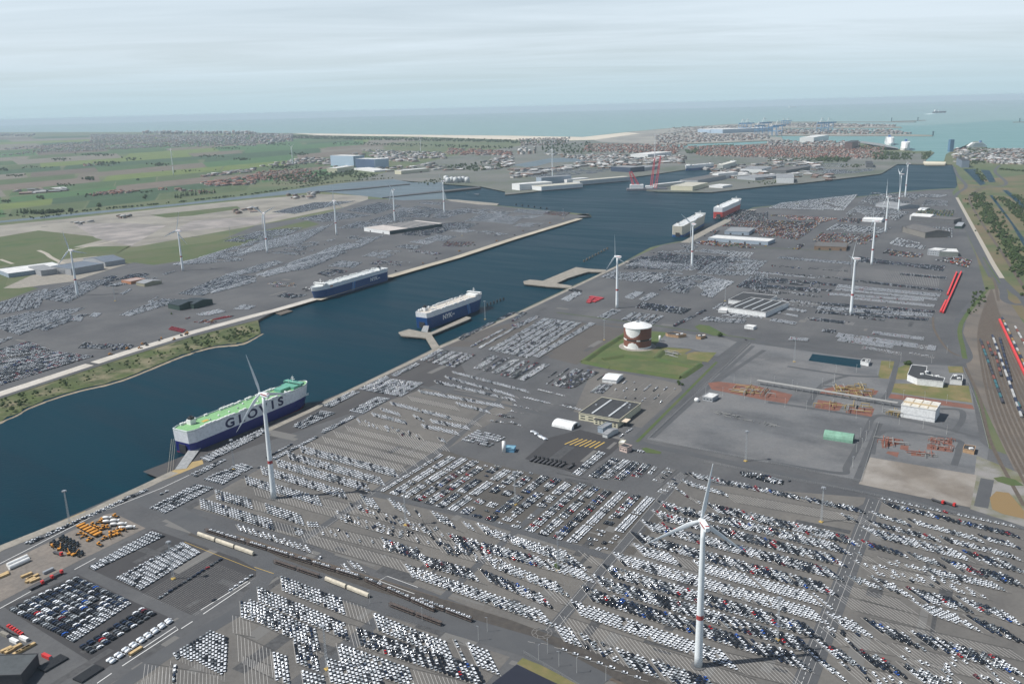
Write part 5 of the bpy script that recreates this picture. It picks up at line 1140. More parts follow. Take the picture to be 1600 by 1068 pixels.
KN = {'car': 'hatchback', 'suv': 'estate car', 'van': 'panel van', 'van2': 'people carrier', 'box': 'machine', 'trailer': 'trailer'}
def where(v):
    px, py = prj(v[:3])
    if px < 300 and py > 880: return 'in the mixed block, bottom left corner'
    if px < 400: return 'in the triangular block near the bottom left'
    if px < 620 and py > 900: return 'below the railway, left of the small cross road'
    if px < 860: return 'below the railway, right of the small cross road'
    if px < 1260: return 'in the rows around the huge wind turbine'
    return 'in the rows right of the wide terminal road'
def car_label(v): return ('%s %s parked %s' % (PAINTS[v[5]][0], KN[v[4]], where(v)), {'van': 'van', 'van2': 'van'}.get(v[4], 'car'), 'parked_van' if 'van' in v[4] else 'parked_car')
cars = [v for v in VEH if v[4] in ('car', 'suv', 'van', 'van2')]
rest = individuals(cars, 310, 'car', car_label, 'cars parked on the terminal lots', veh_proto, '', None, None)
PA = paintattr()
for nm, kinds in (('parked_vehicles', None),):
    groups = {}
    near = [v for v in rest if v[1] < 1500]; far_ = [v for v in rest if v[1] >= 1500]
    allp = []
    for k in ('car', 'suv', 'van', 'van2'):
        sub = [(v[0], v[1], v[2], v[3], PAINTS[v[5]][1]) for v in near if v[4] == k]
        allp.append((sub, TEMPL[k]))
    allp.append(([(v[0], v[1], v[2], v[3], PAINTS[v[5]][1]) for v in far_], farm))
    obs = [mass('parked_cars', s_, t_, [PA, CARG]) for s_, t_ in allp if s_]
    # one object for the whole mass
    import bmesh as _b
    ctx = {'active_object': obs[0], 'selected_editable_objects': obs, 'selected_objects': obs}
    with bpy.context.temp_override(**ctx): bpy.ops.object.join()
    tag(obs[0], 'thousands of small parked cars in rows all over the two terminals', 'cars', kind='stuff')
mach = [v for v in VEH if v[4] == 'box']
def mlabel(v): return ('%s piece of wheeled machinery in the stock yards of the terminals' % PAINTS[v[5]][0], 'machine', 'stock_machine')
rest = individuals(mach, 300, 'm', mlabel, 'machines and trucks in stock', veh_proto, '', None, None)
o = mass('stock_machines', [(v[0], v[1], v[2], v[3], PAINTS[v[5]][1]) for v in rest], TEMPL['box'], [PA, CARG]); tag(o, 'mixed machines, trucks and crates in the far stock yards', 'machines')
individuals([v for v in VEH if v[4] == 'trailer'], 400, 't', lambda v: ('red flatbed trailer parked left of the turbine beside the jetty', 'trailer', 'flatbed_trailer'), 'red trailers parked in a block', veh_proto, '', None, None)
# ================================================================ JETTIES, DOLPHINS
def slab(name, label, cat, pts, code, z0, z1, m, piles=0):
    P = [ta(code, *p, z1) for p in pts]; t = thing(name, label, cat, (0, 0, 0)); MB().prism([(p.x, p.y) for p in P], z0, z1).build('deck', m, t)
    for i in range(len(P)):
        a, b = P[i], P[(i + 1) % len(P)]; n = max(1, int((b - a).length / 18))
        for k in range(n if piles else 0):
            q = a.lerp(b, (k + .5) / n); c_ = q + (sum(P, Vector()) / len(P) - q).normalized() * 1.5
            MB().cyl((c_.x, c_.y, -3), (c_.x, c_.y, z0), .7, .7, 8).build('pile', WALL, t)
    return t
slab('jetty', 'T-shaped concrete jetty with the blue carrier alongside', 'jetty', [(880, 470), (945, 450), (1030, 468), (1080, 470), (1300, 372), (1330, 378), (1320, 388), (1085, 485), (1135, 560), (1092, 578), (1050, 505), (1020, 500), (900, 490)], '44', 2.6, 4.6, CONC, 1)
slab('jetty', 'L-shaped pale jetty reaching into the basin above the ochre quay', 'jetty', [(70, 155), (110, 145), (190, 152), (395, 68), (478, 78), (580, 84), (575, 98), (472, 96), (345, 135), (275, 168), (370, 182), (365, 196), (240, 188), (75, 170)], '84', 2.6, 4.6, CONC, 1)
slab('pontoon', 'dark floating pontoon beside the left quay, left of the blue carrier', 'pontoon', [(100, 345), (170, 325), (228, 338), (155, 362)], '44', .4, 2.0, mat('pontoon_brown', (.1, .085, .07), .9), 0)
slab('pier', 'low grey pier at the tip of the left terminal', 'pier', [(400, 612), (470, 608), (490, 622), (410, 634)], '81', 1.5, 4, WALL, 1)
slab('pier', 'brown pier head in the inner basin behind the turbines', 'pier', [(1180, 520), (1240, 522), (1500, 545), (1490, 556), (1380, 553), (1200, 530)], '41', 2, 4.2, CONC, 1)
for k in range(9):
    p = at(870 + 0, 0) if False else ta('84', 445 + k * 18, 35 - k * 9.6, 0); MB_ = MB().cyl((0, 0, -3), (0, 0, 5), 2.4, 2.4, 8); o = MB_.build('mooring_dolphin', WALL, None, False, p); tag(o, 'dark mooring post in the line beyond the L-shaped jetty', 'mooring post', 'mooring posts beyond the L-shaped jetty')
for k in range(6):
    p = ta('44', 1430 + k * 20, 308 - k * 7, 0); o = MB().cyl((0, 0, -3), (0, 0, 6), 1.6, 1.6, 8).build('mooring_dolphin', DARK, None, False, p); tag(o, 'dark mooring post beyond the bow of the blue carrier', 'mooring post', 'mooring posts off the T-shaped jetty')
for k in range(6):
    p = ta('81', 25 + k * 38, 555 + k * 5, 0); o = MB().cyl((0, 0, -3), (0, 0, 5), 3, 3, 8).build('mooring_dolphin', DARK, None, False, p); tag(o, 'dark mooring post off the far edge of the left terminal', 'mooring post', 'mooring posts off the left terminal tip')
# ================================================================ BUILDINGS
def wallm(n, c): return mat('wall_' + n, c, .7, dirt=.18)
def bld(label, A, B, C, h, wall, roof, kind='flat', name='warehouse', cat='warehouse', sky=0, doors=0, wins=0, code=None, over=.0, group=None, units=0, stripes=None):
    A, B, C = [(ta(code, *p) if code else at(*p)) for p in (A, B, C)]
    if h < 0: h = hgt(tp(code, *[0, 0]) if False else prj((A.x, A.y, 4)), -h)
    X = (B - A); Ln = X.length; X /= Ln; Yv = (C - B) - X * ((C - B).dot(X)); D = max(Yv.length, 4); Yv.normalize()
    rz = math.atan2(X.y, X.x); flip = X.cross(Yv).z < 0
    t = thing(name, label, cat, A, rz, group); D_ = D if not flip else -D
    WM, RM = wallm(*wall), mat('roof_' + roof[0], roof[1], .75, tuple(k * .8 for k in roof[1]), .08, dirt=.2)
    y0, y1 = (0, D_) if D_ > 0 else (D_, 0); f = 0 if D_ > 0 else D_
    yn = 0 if D_ > 0 else 0
    m = MB()
    if kind == 'flat':
        m.box(0, Ln, y0, y1, 0, h); m.build('wall', WM, t); r = MB(); r.box(-.3, Ln + .3, y0 - .3, y1 + .3, h + .002, h + .5); ro = r.build('roof', RM, t)
        p = MB(); 
        for q in ((-.3, Ln + .3, y0 - .3, y0 + .2), (-.3, Ln + .3, y1 - .2, y1 + .3), (-.3, .2, y0 + .2, y1 - .2), (Ln - .2, Ln + .3, y0 + .2, y1 - .2)): p.box(*q, h + .5, h + 1.0)
        p.build('parapet', WM, ro)
    elif kind == 'gable':
        r_ = h * .22 + D * .04; ym = (y0 + y1) / 2
        m.rings([[(x, y0, 0), (x, y1, 0), (x, y1, h), (x, ym, h + r_), (x, y0, h)] for x in (0, Ln)]); m.build('wall', WM, t)
        r = MB(); r.rings([[(x, y0 - .6, h - .15), (x, ym, h + r_ + .05), (x, y1 + .6, h - .15), (x, y1 + .6, h + .2), (x, ym, h + r_ + .45), (x, y0 - .6, h + .2)] for x in (-.5, Ln + .5)]); ro = r.build('roof', RM, t)
    else:
        n = 10; ym = (y0 + y1) / 2
        arc = [(ym + (y1 - y0) / 2 * math.cos(math.pi * i / n), h * math.sin(math.pi * i / n) ** .8) for i in range(n + 1)]
        m.rings([[(x, y, max(z, 0)) for y, z in arc] for x in (0, Ln)]); ro = m.build('roof', RM, t)
        for k in range(1, int(Ln / 6)): MB().rings([[(x, ym + (y - ym) * 1.01, max(z, 0) * 1.01 + .02) for y, z in arc] for x in (k * 6 - .15, k * 6 + .15)]).build('rib', WM, t)
        e = MB(); e.box(Ln + .01, Ln + .06, ym - abs(D) * .22, ym + abs(D) * .22, 0, h * .7); e.build('door', DARK, t)
    top = h + .5 if kind == 'flat' else h
    for k in range(sky):
        xx = Ln * (k + .7) / (sky + .4); MB().box(xx - 1.2, xx + 1.2, y0 + D * .08, y1 - D * .08, top + .0, top + .9).build('skylight', mat('skylight_panel', (.5, .52, .52), .3), ro)
    front = 0 if D_ < 0 else 0
    yf = 0.0; s_ = -1 if D_ > 0 else 1
    def onfront(x0, x1, z0, z1, nm, mt, d=.06): MB().box(x0, x1, min(yf, yf + s_ * d), max(yf, yf + s_ * d), z0, z1).build(nm, mt, t)
    for k in range(doors): xx = Ln * (k + .5) / doors; onfront(xx - 2.6, xx + 2.6, 0.02, min(5, h * .7), 'door', DARK, .12)
    for k in range(wins):
        for z_ in ([h * .3, h * .68] if h > 6 else [h * .5]): xx = Ln * (k + .5) / wins; onfront(xx - Ln / wins * .3, xx + Ln / wins * .3, z_ - .6, z_ + .7, 'window', GLASS, .08)
    if units:
        v = random.Random(int(Ln * 7))
        for k in range(units): x = v.uniform(.1, .9) * Ln; y = v.uniform(y0 * .85 + y1 * .15, y0 * .15 + y1 * .85); MB().box(x - 1.2, x + 1.2, y - 1, y + 1, top, top + 1.4).build('roof_unit', GREY, ro)
    if stripes:
        for k in range(stripes): onfront(Ln * (k + .1) / stripes, Ln * (k + .14) / stripes, .2, h - .2, 'wall_panel', GREY, .1)
    return t, Ln, D_, h
WHT, CRM, GRY, DKR = ('white', (.72, .73, .72)), ('cream', (.6, .57, .42)), ('grey', (.33, .35, .37)), ('dark_felt', (.045, .047, .05))
RW, RG, RB = ('white_sheet', (.68, .68, .66)), ('grey_sheet', (.26, .27, .28)), ('brown_grey', (.13, .125, .12))
b1 = bld('cream workshop with a dark flat roof and two skylight strips, by the black quay road', (904.5, 655.5), (967.5, 666.5), (999, 640), 8.5, CRM, DKR, sky=2, doors=1, wins=5, name='workshop', cat='workshop', units=5)
MB().box(b1[1] * .42, b1[1], -5 if b1[2] > 0 else 0, 0 if b1[2] > 0 else 5, 0, 6).build('annex', wallm(*CRM), b1[0]); MB().box(b1[1] * .42 - .2, b1[1] + .2, -5.3 if b1[2] > 0 else -.1, -.1 if b1[2] > 0 else 5.3, 6.002, 6.4).build('roof', mat('roof_dark_felt', (.045, .047, .05)), b1[0])
for k in range(6): MB().box(b1[1] * (.46 + k * .09), b1[1] * (.51 + k * .09), -5.1, -4.95, 1.2, 2.6).box(b1[1] * (.46 + k * .09), b1[1] * (.51 + k * .09), -5.1, -4.95, 3.8, 5.1).build('window', GLASS, b1[0])
MB().box(b1[1] + .1, b1[1] + 9, 2, 14, 6.2, 6.8).build('canopy', mat('canopy_cream', (.6, .5, .38), .8), b1[0])
bld('white arched storage tent left of the cream workshop', (862, 665.5), (893, 672), (901, 663), 6.5, WHT, ('tent_white', (.75, .76, .75)), 'arch', name='storage_tent', cat='tent')
bld('white gabled marquee at the top of the staff car park', (941, 597), (963, 599.5), (973, 590), 5, WHT, ('tent_white', (.75, .76, .75)), 'gable', name='marquee', cat='tent')
bld('small blue-grey shed in front of the cream workshop', (934, 675), (942, 677), (950, 668), 6, ('blue_grey', (.3, .36, .42)), RG, name='shed', cat='shed'); bld('narrow grey shed with a pale gable front, nearest the guard house', (941.5, 682.5), (949, 684.5), (960, 674), 4.5, ('pale_grey', (.5, .52, .52)), RG, 'gable', name='shed', cat='shed')
bld('pinkish guard house with a flat roof by the gate', (968, 704), (979.5, 707.5), (985, 703), 5.5, ('pinkish', (.58, .45, .4)), DKR, wins=3, doors=0, name='guard_house', cat='guard house'); bld('small cream hut behind the guard house', (967, 697.5), (974.5, 698.5), (976, 694), 4.5, CRM, RW, wins=2, name='hut', cat='hut')
bld('low blue-roofed office beside the slim white tower', (789, 706), (803, 707), (806, 702), 4, ('blue_wall', (.12, .3, .45)), ('blue_roof', (.2, .4, .5)), name='office', cat='office'); o = MB().rings([ring((0, 0, 0), 2.4, 12), ring((0, 0, 13), 2.0, 12)]).build('tower', WHITE, None, True, at(787.5, 706)); tag(o, 'slim white tower at the corner of the empty lot', 'tower')
h_ = bld('large white industrial hall with roof beams in the gas site', (1406.5, 651), (1460, 660), (1467, 648), 15, WHT, ('off_white', (.66, .63, .55)), 'flat', name='industrial_hall', cat='hall', stripes=0)
for k in range(3): MB().box(h_[1] * (.25 + .25 * k) - .3, h_[1] * (.25 + .25 * k) + .3, min(0, h_[2]), max(0, h_[2]), 15.6, 16.2).build('roof_beam', mat('beam_beige', (.5, .4, .26), .7), h_[0])
MB().box(0, h_[1], h_[2] * .38, h_[2] * .4, 15.6, 17.4).build('roof_beam', mat('beam_beige', (.5, .4, .26), .7), h_[0]); MB().box(.1, h_[1] - .1, -.12, -.02, 4.6, 5.0).build('wall_trim', GREY, h_[0])
# angular white office
def poly_b(label, pts, h, wall, roof, name, cat, units=4):
    P = [at(*p, GZ + h) for p in pts]; c = sum(P, Vector()) / len(P); t = thing(name, label, cat, (c.x, c.y, GZ)); Q_ = [(p.x - c.x, p.y - c.y) for p in P]
    MB().prism(Q_, 0, h).build('wall', wallm(*wall), t); r = MB().prism([(x * .985, y * .985) for x, y in Q_], h + .002, h + .25).build('roof', mat('roof_dark_felt', (.045, .047, .05)), t)
    n = len(Q_); e = MB()
    for i in range(n):
        a, b = Vector((*Q_[i], 0)), Vector((*Q_[(i + 1) % n], 0)); d = (b - a).normalized(); nn = Vector((-d.y, d.x, 0)) * .25
        e.rings([[q + nn + Vector((0, 0, h + .26)), q - nn + Vector((0, 0, h + .26)), q - nn + Vector((0, 0, h + .9)), q + nn + Vector((0, 0, h + .9))] for q in (a, b)])
    e.build('parapet', wallm(*wall), r); v = random.Random(n)
    for k in range(units): a = Vector((*Q_[v.randrange(n)], 0)) * v.uniform(.2, .7); MB().box(a.x - 2, a.x + 2, a.y - 1.5, a.y + 1.5, h + .25, h + 1.8).build('roof_unit', WHITE, r)
    return t
poly_b('angular white office with a dark flat roof, on the lawn by the rail yard', K([(212, 348), (330, 398), (640, 432), (657, 385), (560, 368), (430, 340), (445, 248), (265, 228)], 1390, 540, 7.62), 8, WHT, DKR, 'office_building', 'office', 5)
poly_b('small white annex with dark roof right of the angular office', K([(720, 405), (865, 420), (870, 350), (760, 342)], 1390, 540, 7.62), 6, WHT, DKR, 'office_annex', 'office', 2)
poly_b('white pavilion at the right end of the rectangular pond', [tp('c4', *p) for p in ((572, 650), (622, 660), (632, 640), (590, 634))], 5, WHT, DKR, 'pavilion', 'pavilion', 1)
poly_b('brown square hut at the gate of the small gas compound', [tp('c6', *p) for p in ((1205, 400), (1275, 415), (1282, 385), (1215, 375))], 4, ('tan', (.4, .26, .15)), DKR, 'gate_hut', 'hut', 1)
bld('green arched steel shed on the open gravel', (1286, 686), (1332, 693), (1336, 686), 9, ('green_steel', (.15, .33, .24)), ('green_sheet', (.2, .38, .28)), 'arch', name='arched_shed', cat='shed')
bld('small grey control building at the left of the gas site', (1098, 625), (1113, 628), (1117, 621), 5, GRY, RW, name='control_building', cat='building', doors=0, wins=3)
o = MB().rings([ring((0, 0, 0), 2.6, 14), ring((0, 0, 2.4), 3.4, 14), ring((0, 0, 4.4), 2.6, 14), ring((0, 0, 5.2), 1, 14)]).build('white_sphere', WHITE, None, True, at(1088.5, 627)); tag(o, 'white round tank beside the small grey control building', 'tank')
bld('white warehouse with dark roof and four pale skylight strips, above the roundabout lawn', (1135, 487.5), (1196, 496), (1212, 477), 9, WHT, DKR, sky=4, units=0); bld('dark-roofed annex directly behind the four-skylight warehouse', (1138, 474), (1192, 480), (1196, 466), 7, WHT, DKR, 'flat')
bld('low white shed left of the four-skylight warehouse', (1122, 488), (1135, 489), (1137, 484), 4, WHT, RW, name='shed', cat='shed'); bld('small white kiosk on the traffic island by the roundabout lawn', (1163, 513), (1177, 515), (1178, 512), 4, WHT, RW, name='kiosk', cat='kiosk')
bld('long blue-grey shed with white roof and three dark doors, along the hedge', (1106, 376.5), (1199.7, 383), (1204.5, 378), 9, ('blue_grey', (.3, .36, .42)), RW, doors=4); bld('blue-grey shed behind the long three-door shed', (1132, 366), (1170, 367.5), (1174, 361), 9, ('blue_grey', (.3, .36, .42)), RG, doors=2)
bld('brown open-fronted barn in the machinery yard', (1272, 390), (1322, 392), (1330, 385), 9, ('rust_brown', (.22, .15, .1)), RB, doors=3)
bld('big grey-brown gabled hall right of the diagonal road', (1409, 362), (1445, 372), (1455, 363), 15, ('brown_grey', (.2, .19, .17)), RB, 'gable', doors=0); bld('wide dark hall behind the grey-brown gabled hall', (1423, 345), (1490, 350), (1493, 346), 12, ('dark_grey', (.12, .125, .13)), RB, 'flat', sky=0); bld('white-roofed end of the wide dark hall', (1421, 343.4), (1453, 345.6), (1456, 342), 13, WHT, RW, 'gable')
w1 = bld('white-roofed office block with glazed front, beside the row of coloured lorries', (1449, 398), (1467, 400), (1468.5, 396), 13, GRY, RW, wins=5, name='office_block', cat='office'); bld('white-roofed hall attached to the glazed office block', (1467, 400), (1497, 401), (1498, 396), 11, ('olive_grey', (.2, .22, .2)), RW, 'flat')
bld('white marquee between the machinery rows', (1347, 346), (1377, 347.5), (1379, 344), 7, WHT, ('tent_white', (.75, .76, .75)), 'gable', name='marquee', cat='tent'); bld('pale grey shed behind the tall turbines near the blue basin', (1368, 322.5), (1403, 327.5), (1406, 321), 10, GRY, RG, 'gable'); bld('small white tent at the far end of the diagonal road', (1434, 328.5), (1445, 329.5), (1446, 327), 8, WHT, ('tent_white', (.75, .76, .75)), 'arch', name='storage_tent', cat='tent'); bld('black-green shed beside the main road', (1491, 357), (1502, 357.5), (1503, 351), 7, ('black_green', (.03, .06, .05)), GRY, name='shed', cat='shed')
# left bank
bld('black double shed on the left quay, front half', (263, 481.5), (281, 485), (304, 477.5), 10, ('black_green', (.03, .045, .05)), ('black_teal', (.02, .035, .045)), 'gable'); bld('black double shed on the left quay, rear half', (284, 480), (303, 482.5), (326, 474), 10, ('black_green', (.03, .045, .05)), ('black_teal', (.02, .035, .045)), 'gable')
bld('small beige shed with green-grey roof on the left terminal', (213, 445.5), (226, 448), (242, 441), 7, ('olive_beige', (.3, .28, .2)), RG, 'gable', name='shed', cat='shed'); bld('orange-walled shed next to the beige one on the left terminal', (190, 442), (205, 444), (216, 438), 6, ('orange_wall', (.45, .2, .1)), ('pale_red', (.4, .3, .27)), name='shed', cat='shed')
bld('long white-roofed shed at the left edge, by the green field', (-4, 427), (14, 434), (88, 417.5), 10, ('blue_grey', (.3, .36, .42)), RW, 'flat'); bld('grey concrete shell of a hall under construction', (65, 431.5), (90, 428), (96, 418), 13, ('concrete_grey', (.32, .33, .34)), ('concrete_roof', (.26, .27, .28)), name='hall_shell', cat='hall', doors=0); bld('long grey hall under construction right of the turbine', (112, 430), (163, 421), (165, 411), 15, ('concrete_grey', (.32, .33, .34)), ('slate_blue', (.14, .17, .21)), name='hall_shell', cat='hall'); bld('dark blue-roofed hall next to the grey one, left bank', (165, 417), (196, 412), (190, 402), 12, GRY, ('slate_blue', (.14, .17, .21)), 'gable')
for k in range(10):
    o = MB().box(-.6, .6, -.6, .6, 0, 12).build('concrete_column', wallm(*GRY), None, False, at(91 + k * 2.1, 429 - k * .1)); tag(o, 'bare concrete column in the row between the unfinished halls', 'column', 'bare columns of the unfinished hall')
bw = bld('very large pale warehouse with white gable end and dark green side wall', (569, 361), (609, 366.5), (662, 351), 11, WHT, ('pale_pinkish', (.55, .5, .46)), 'flat', doors=2)
MB().box(bw[1] + .02, bw[1] + .1, min(0, bw[2]), max(0, bw[2]), 0, 11).build('side_wall', mat('dark_green_wall', (.02, .045, .05), .7), bw[0])
for k in range(6): MB().box(.5, bw[1] - .5, bw[2] * (.36 + k * .1), bw[2] * (.42 + k * .1), 11.52, 12.3).build('roof_section', mat('roof_slate', (.09, .095, .1), .7), bw[0])
for (a, b, c_, tpy, wl, rf, lb) in [((517, 259), (553, 260.5), (556, 258.5), 243, ('sky_blue', (.35, .45, .55)), RW, 'tall pale blue hall on the far plain, the left one of the two'), ((556, 262), (585, 263.5), (590, 261.5), 248, ('dark_blue', (.06, .1, .18)), RW, 'tall dark blue hall between two paler ones on the far plain'), ((586, 263.5), (608, 262), (609, 260), 249, ('sky_blue', (.35, .45, .55)), RW, 'pale blue hall end right of the dark blue hall'),
    ((511, 270), (527, 270), (529, 266), 263, CRM, RW, 'small cream block below the tall blue halls'), ((550, 265), (585, 269), (590, 265), 263, WHT, RW, 'long low white shed below the dark blue hall'), ((617, 272), (627, 272.5), (640, 267), 266.5, CRM, RW, 'cream block by the canal bridge'),
    ((800, 296), (812, 297.5), (825, 289), 287, WHT, RW, 'white waterside warehouse, left end of the dock front'), ((830, 296), (846, 298), (877, 289), 290, WHT, ('cream_sheet', (.5, .48, .4)), 'cream-roofed waterside warehouse by the dock edge'), ((838, 288), (846, 289), (862, 282), 277, ('blue_grey', (.3, .36, .42)), RG, 'tall blue-grey block behind the dock-edge warehouse'), ((895, 288), (906, 289), (946, 279), 282, ('pale_grey', (.5, .52, .52)), ('cream_sheet', (.5, .48, .4)), 'long cream-roofed shed left of the floating crane'), ((876, 286), (886, 287), (896, 282), 280, WHT, RW, 'white shed between the dock-front warehouses'),
    ((985, 247.5), (1012, 248), (1013, 243), 241, WHT, RW, 'bright white hall behind the container stacks'), ((985, 269.5), (1007, 267.5), (1008, 263), 262, ('navy_wall', (.03, .05, .09)), RG, 'dark blue shed on the dock behind the floating crane'), ((1007, 267), (1030, 264), (1031, 260), 262, GRY, RG, 'grey shed next to the dark blue dock shed'),
    ((1048, 297), (1082, 298), (1093, 291.5), 290.5, CRM, ('cream_sheet', (.5, .48, .4)), 'cream shed on the dock point right of the floating crane'), ((1062, 287), (1090, 288), (1108, 279), 281, GRY, RB, 'dark-roofed long shed on the dock point'), ((1113, 279.5), (1122, 280), (1153, 276.5), 271.5, WHT, RW, 'white-gabled long shed in the middle of the dock land'), ((1108, 293), (1129, 294), (1132, 291), 290, WHT, RW, 'small white shed at the grassy dock edge'), ((1157, 269), (1190, 269.5), (1192, 265), 264, WHT, RG, 'grey-roofed shed with white wall and small doors'), ((1152, 280), (1180, 282), (1200, 276), 276, GRY, RG, 'grey shed behind the grassy dock edge'), ((1197, 271), (1228, 272), (1238, 265), 265.5, ('dark_grey', (.12, .125, .13)), RB, 'dark shed in the far lot below the brick town'), ((1213, 286), (1240, 286), (1244, 280), 277.5, WHT, RG, 'white shed by the near bank of the far lot'), ((1019, 293), (1026, 293.5), (1046, 287), 288, ('pale_grey', (.5, .52, .52)), RW, 'narrow grey shed beside the floating crane'),
    ((1249, 223.5), (1271, 223.5), (1272, 219), 215, WHT, RW, 'white cube hall on the harbour shore above the town'), ((1319, 234), (1331, 234), (1333, 230), 223, ('brown_brick', (.16, .1, .09)), DKR, 'dark brown apartment block at the edge of the town'), ((1353, 262), (1364, 262), (1366, 258), 255.5, ('dark_grey', (.12, .125, .13)), DKR, 'small dark building by the basin corner'), ((1502, 262), (1514, 262), (1515, 257), 251, ('slate', (.16, .2, .25)), DKR, 'dark slate building beside the lock road'),
    ((1090, 206.5), (1109, 208), (1112, 203), 201.5, ('sky_blue', (.35, .45, .55)), RW, 'white-roofed hall in the outer port, left of a pair'), ((1110, 208), (1129, 208.5), (1132, 203.5), 202, ('sky_blue', (.35, .45, .55)), RW, 'white-roofed hall in the outer port, right of a pair')]:
    Aw = at(*a); H_ = hgt(a, tpy); bld(lb, a, b, c_, H_, wl, rf, 'flat', cat='warehouse')
o = MB().box(-14, 14, -14, 14, 0, hgt((1485, 237), 218)).build('lock_tower', mat('steel_blue', (.08, .17, .27), .5), None, False, at(1485, 237)); tag(o, 'tall blue lock tower standing at the harbour entrance', 'tower')
slab('lock_gate', 'pale lock gate bridge between the basin and the harbour', 'lock gate', [(960, 285), (970, 300), (1095, 300), (1100, 288)], 'c1', 4.2, 14, mat('gate_cream', (.6, .55, .42), .7))
slab('cruise_pier', 'grey harbour pier on which the cruise ships lie', 'pier', [(565, 165), (580, 160), (700, 175), (800, 200), (810, 215), (720, 215), (600, 180)], 'c1', -1, 4, mat('pier_grey', (.2, .21, .21), .9))
slab('lighthouse_pier', 'narrow pale pier pointing to the white ferry', 'pier', [(1140, 215), (1290, 165), (1310, 170), (1200, 215)], 'c1', -1, 4, CONC)
for (a, b, lb) in (((1396, 190.3), (1444, 188.5), 'outermost stone breakwater with a small tower'), ((1200, 191), (1430, 191.2), 'low breakwater beyond the container port'), ((1583, 191.5), (1640, 191), 'breakwater tip at the right edge')):
    p, q = at(*a, 0), at(*b, 0); d = (q - p).normalized(); n = Vector((-d.y, d.x, 0)) * 25; mb = MB(); mb.rings([[x + n * 2, x + n * .5 + Vector((0, 0, 9)), x - n * .5 + Vector((0, 0, 9)), x - n * 2] for x in (p, q)]); tag(mb.build('breakwater', WALL), lb, 'breakwater')
for px, py, tpy, lb in ((1434, 189, 183.5, 'small light tower on the outermost breakwater'), (1593, 190.5, 184.5, 'small light tower on the breakwater at the right edge'), (1457.5, 212, 205, 'light tower at the tip of the container quay'), (1393, 190, 184, 'pale tower on the inner breakwater')):
    H_ = hgt((px, py), tpy); o = MB().rings([ring((0, 0, 0), 9, 8), ring((0, 0, H_ * .8), 7, 8), ring((0, 0, H_ * .8), 13, 8), ring((0, 0, H_), 10, 8)]).build('light_tower', mat('tower_dark_teal', (.06, .12, .14), .6), None, False, at(px, py)); tag(o, lb, 'tower')
# storage tanks
tcl = at(996, 541); rt = (at(1018, 541) - at(975, 541)).length / 2; HT = 34
tk = thing('storage_tank', 'round white-domed tank painted brown with white circles, on the green mound', 'tank', tcl, 0); BR = mat('tank_brown', (.2, .08, .055), .6, dirt=.15); 
th0 = math.atan2(-tcl.y, -tcl.x)
mb = MB(); nn = 72
def tankcol(a, z):
    d = (a - th0 + math.pi) % (2 * math.pi) - math.pi; x = d * rt; f = z / HT
    if f < .1: return 0
    if (x + 9.5) ** 2 + ((z - HT) * 1.0) ** 2 < 14.5 ** 2 and x < 4: return 0
    if (x + 8) ** 2 + (z - 1) ** 2 < 10 ** 2: return 0
    if .39 < f < .47: return 2 if (abs(x + 11) < 9 or abs(x - 13) < 9) else 0
    return 1
NZ = 30
for j in range(NZ):
    for i in range(144):
        a0, a1 = 2 * math.pi * i / 144, 2 * math.pi * (i + 1) / 144; z0, z1 = HT * j / NZ, HT * (j + 1) / NZ
        mb.add([(rt * math.cos(a0), rt * math.sin(a0), z0), (rt * math.cos(a1), rt * math.sin(a1), z0), (rt * math.cos(a1), rt * math.sin(a1), z1), (rt * math.cos(a0), rt * math.sin(a0), z1)], [(0, 1, 2, 3)], tankcol((a0 + a1) / 2, (z0 + z1) / 2))
mb.build('shell', [WHITE, BR, DARK], tk)
mb = MB(); mb.rings([ring((0, 0, HT + h__), r__ * (rt + .8), 48) for h__, r__ in ((-.6, 1), (.6, 1), (3.2, .72), (5.4, .42), (6.4, .16), (6.6, .02))]); mb.build('dome', WHITE, tk, False)
mb = MB()
for i in range(48): a = 2 * math.pi * i / 48; mb.cyl(((rt + .7) * math.cos(a), (rt + .7) * math.sin(a), HT + .6), ((rt + .7) * math.cos(a), (rt + .7) * math.sin(a), HT + 1.9), .08, .08, 4)
mb.box(-2.4, 2.4, -2.4, 2.4, HT + 6, HT + 8); mb.build('railing', GREY, tk)
MB().rings([ring((0, 0, .1), rt + 8, 48), ring((0, 0, .7), rt + 6, 48), ring((0, 0, .7), 1, 48)], cap=False).build('pad', CONC, tk)
o = MB().rings([ring((0, 0, 0), 2, 12), ring((0, 0, 9), 2, 12), ring((0, 0, 10), .6, 12)]).build('vertical_tank', WHITE, None, True, at(1031, 533)); tag(o, 'slim white upright tank right of the big domed tank', 'tank')
for k, (x, y) in enumerate([(700, 286), (706, 285), (712, 285.5), (718, 285), (724, 284.5), (730, 285.5), (697, 283)]):
    o = MB().rings([ring((0, 0, 0), 13, 14), ring((0, 0, 26), 13, 14), ring((0, 0, 30), 2, 14)]).build('silo_tank', mat('silo_grey', (.5, .52, .52), .5), None, True, at(x, y)); tag(o, 'grey cylindrical tank in the cluster across the inner basin', 'tank', 'cylindrical tanks across the inner basin')
for i_, (pts, hh, lb) in enumerate([([(800, 100), (900, 85), (990, 100), (1060, 115), (960, 130), (830, 115)], 4, 'flat brown process building right of the domed tank'), ([(1190, 120), (1290, 110), (1300, 130), (1240, 150), (1180, 140)], 4, 'small tan process building near the roundabout lawn')]):
    poly_b(lb, K([(p[0], p[1] + 65) for p in pts], 940, 500, 8), hh, ('tan', (.4, .26, .15)), DKR, 'process_building', 'building', 2)
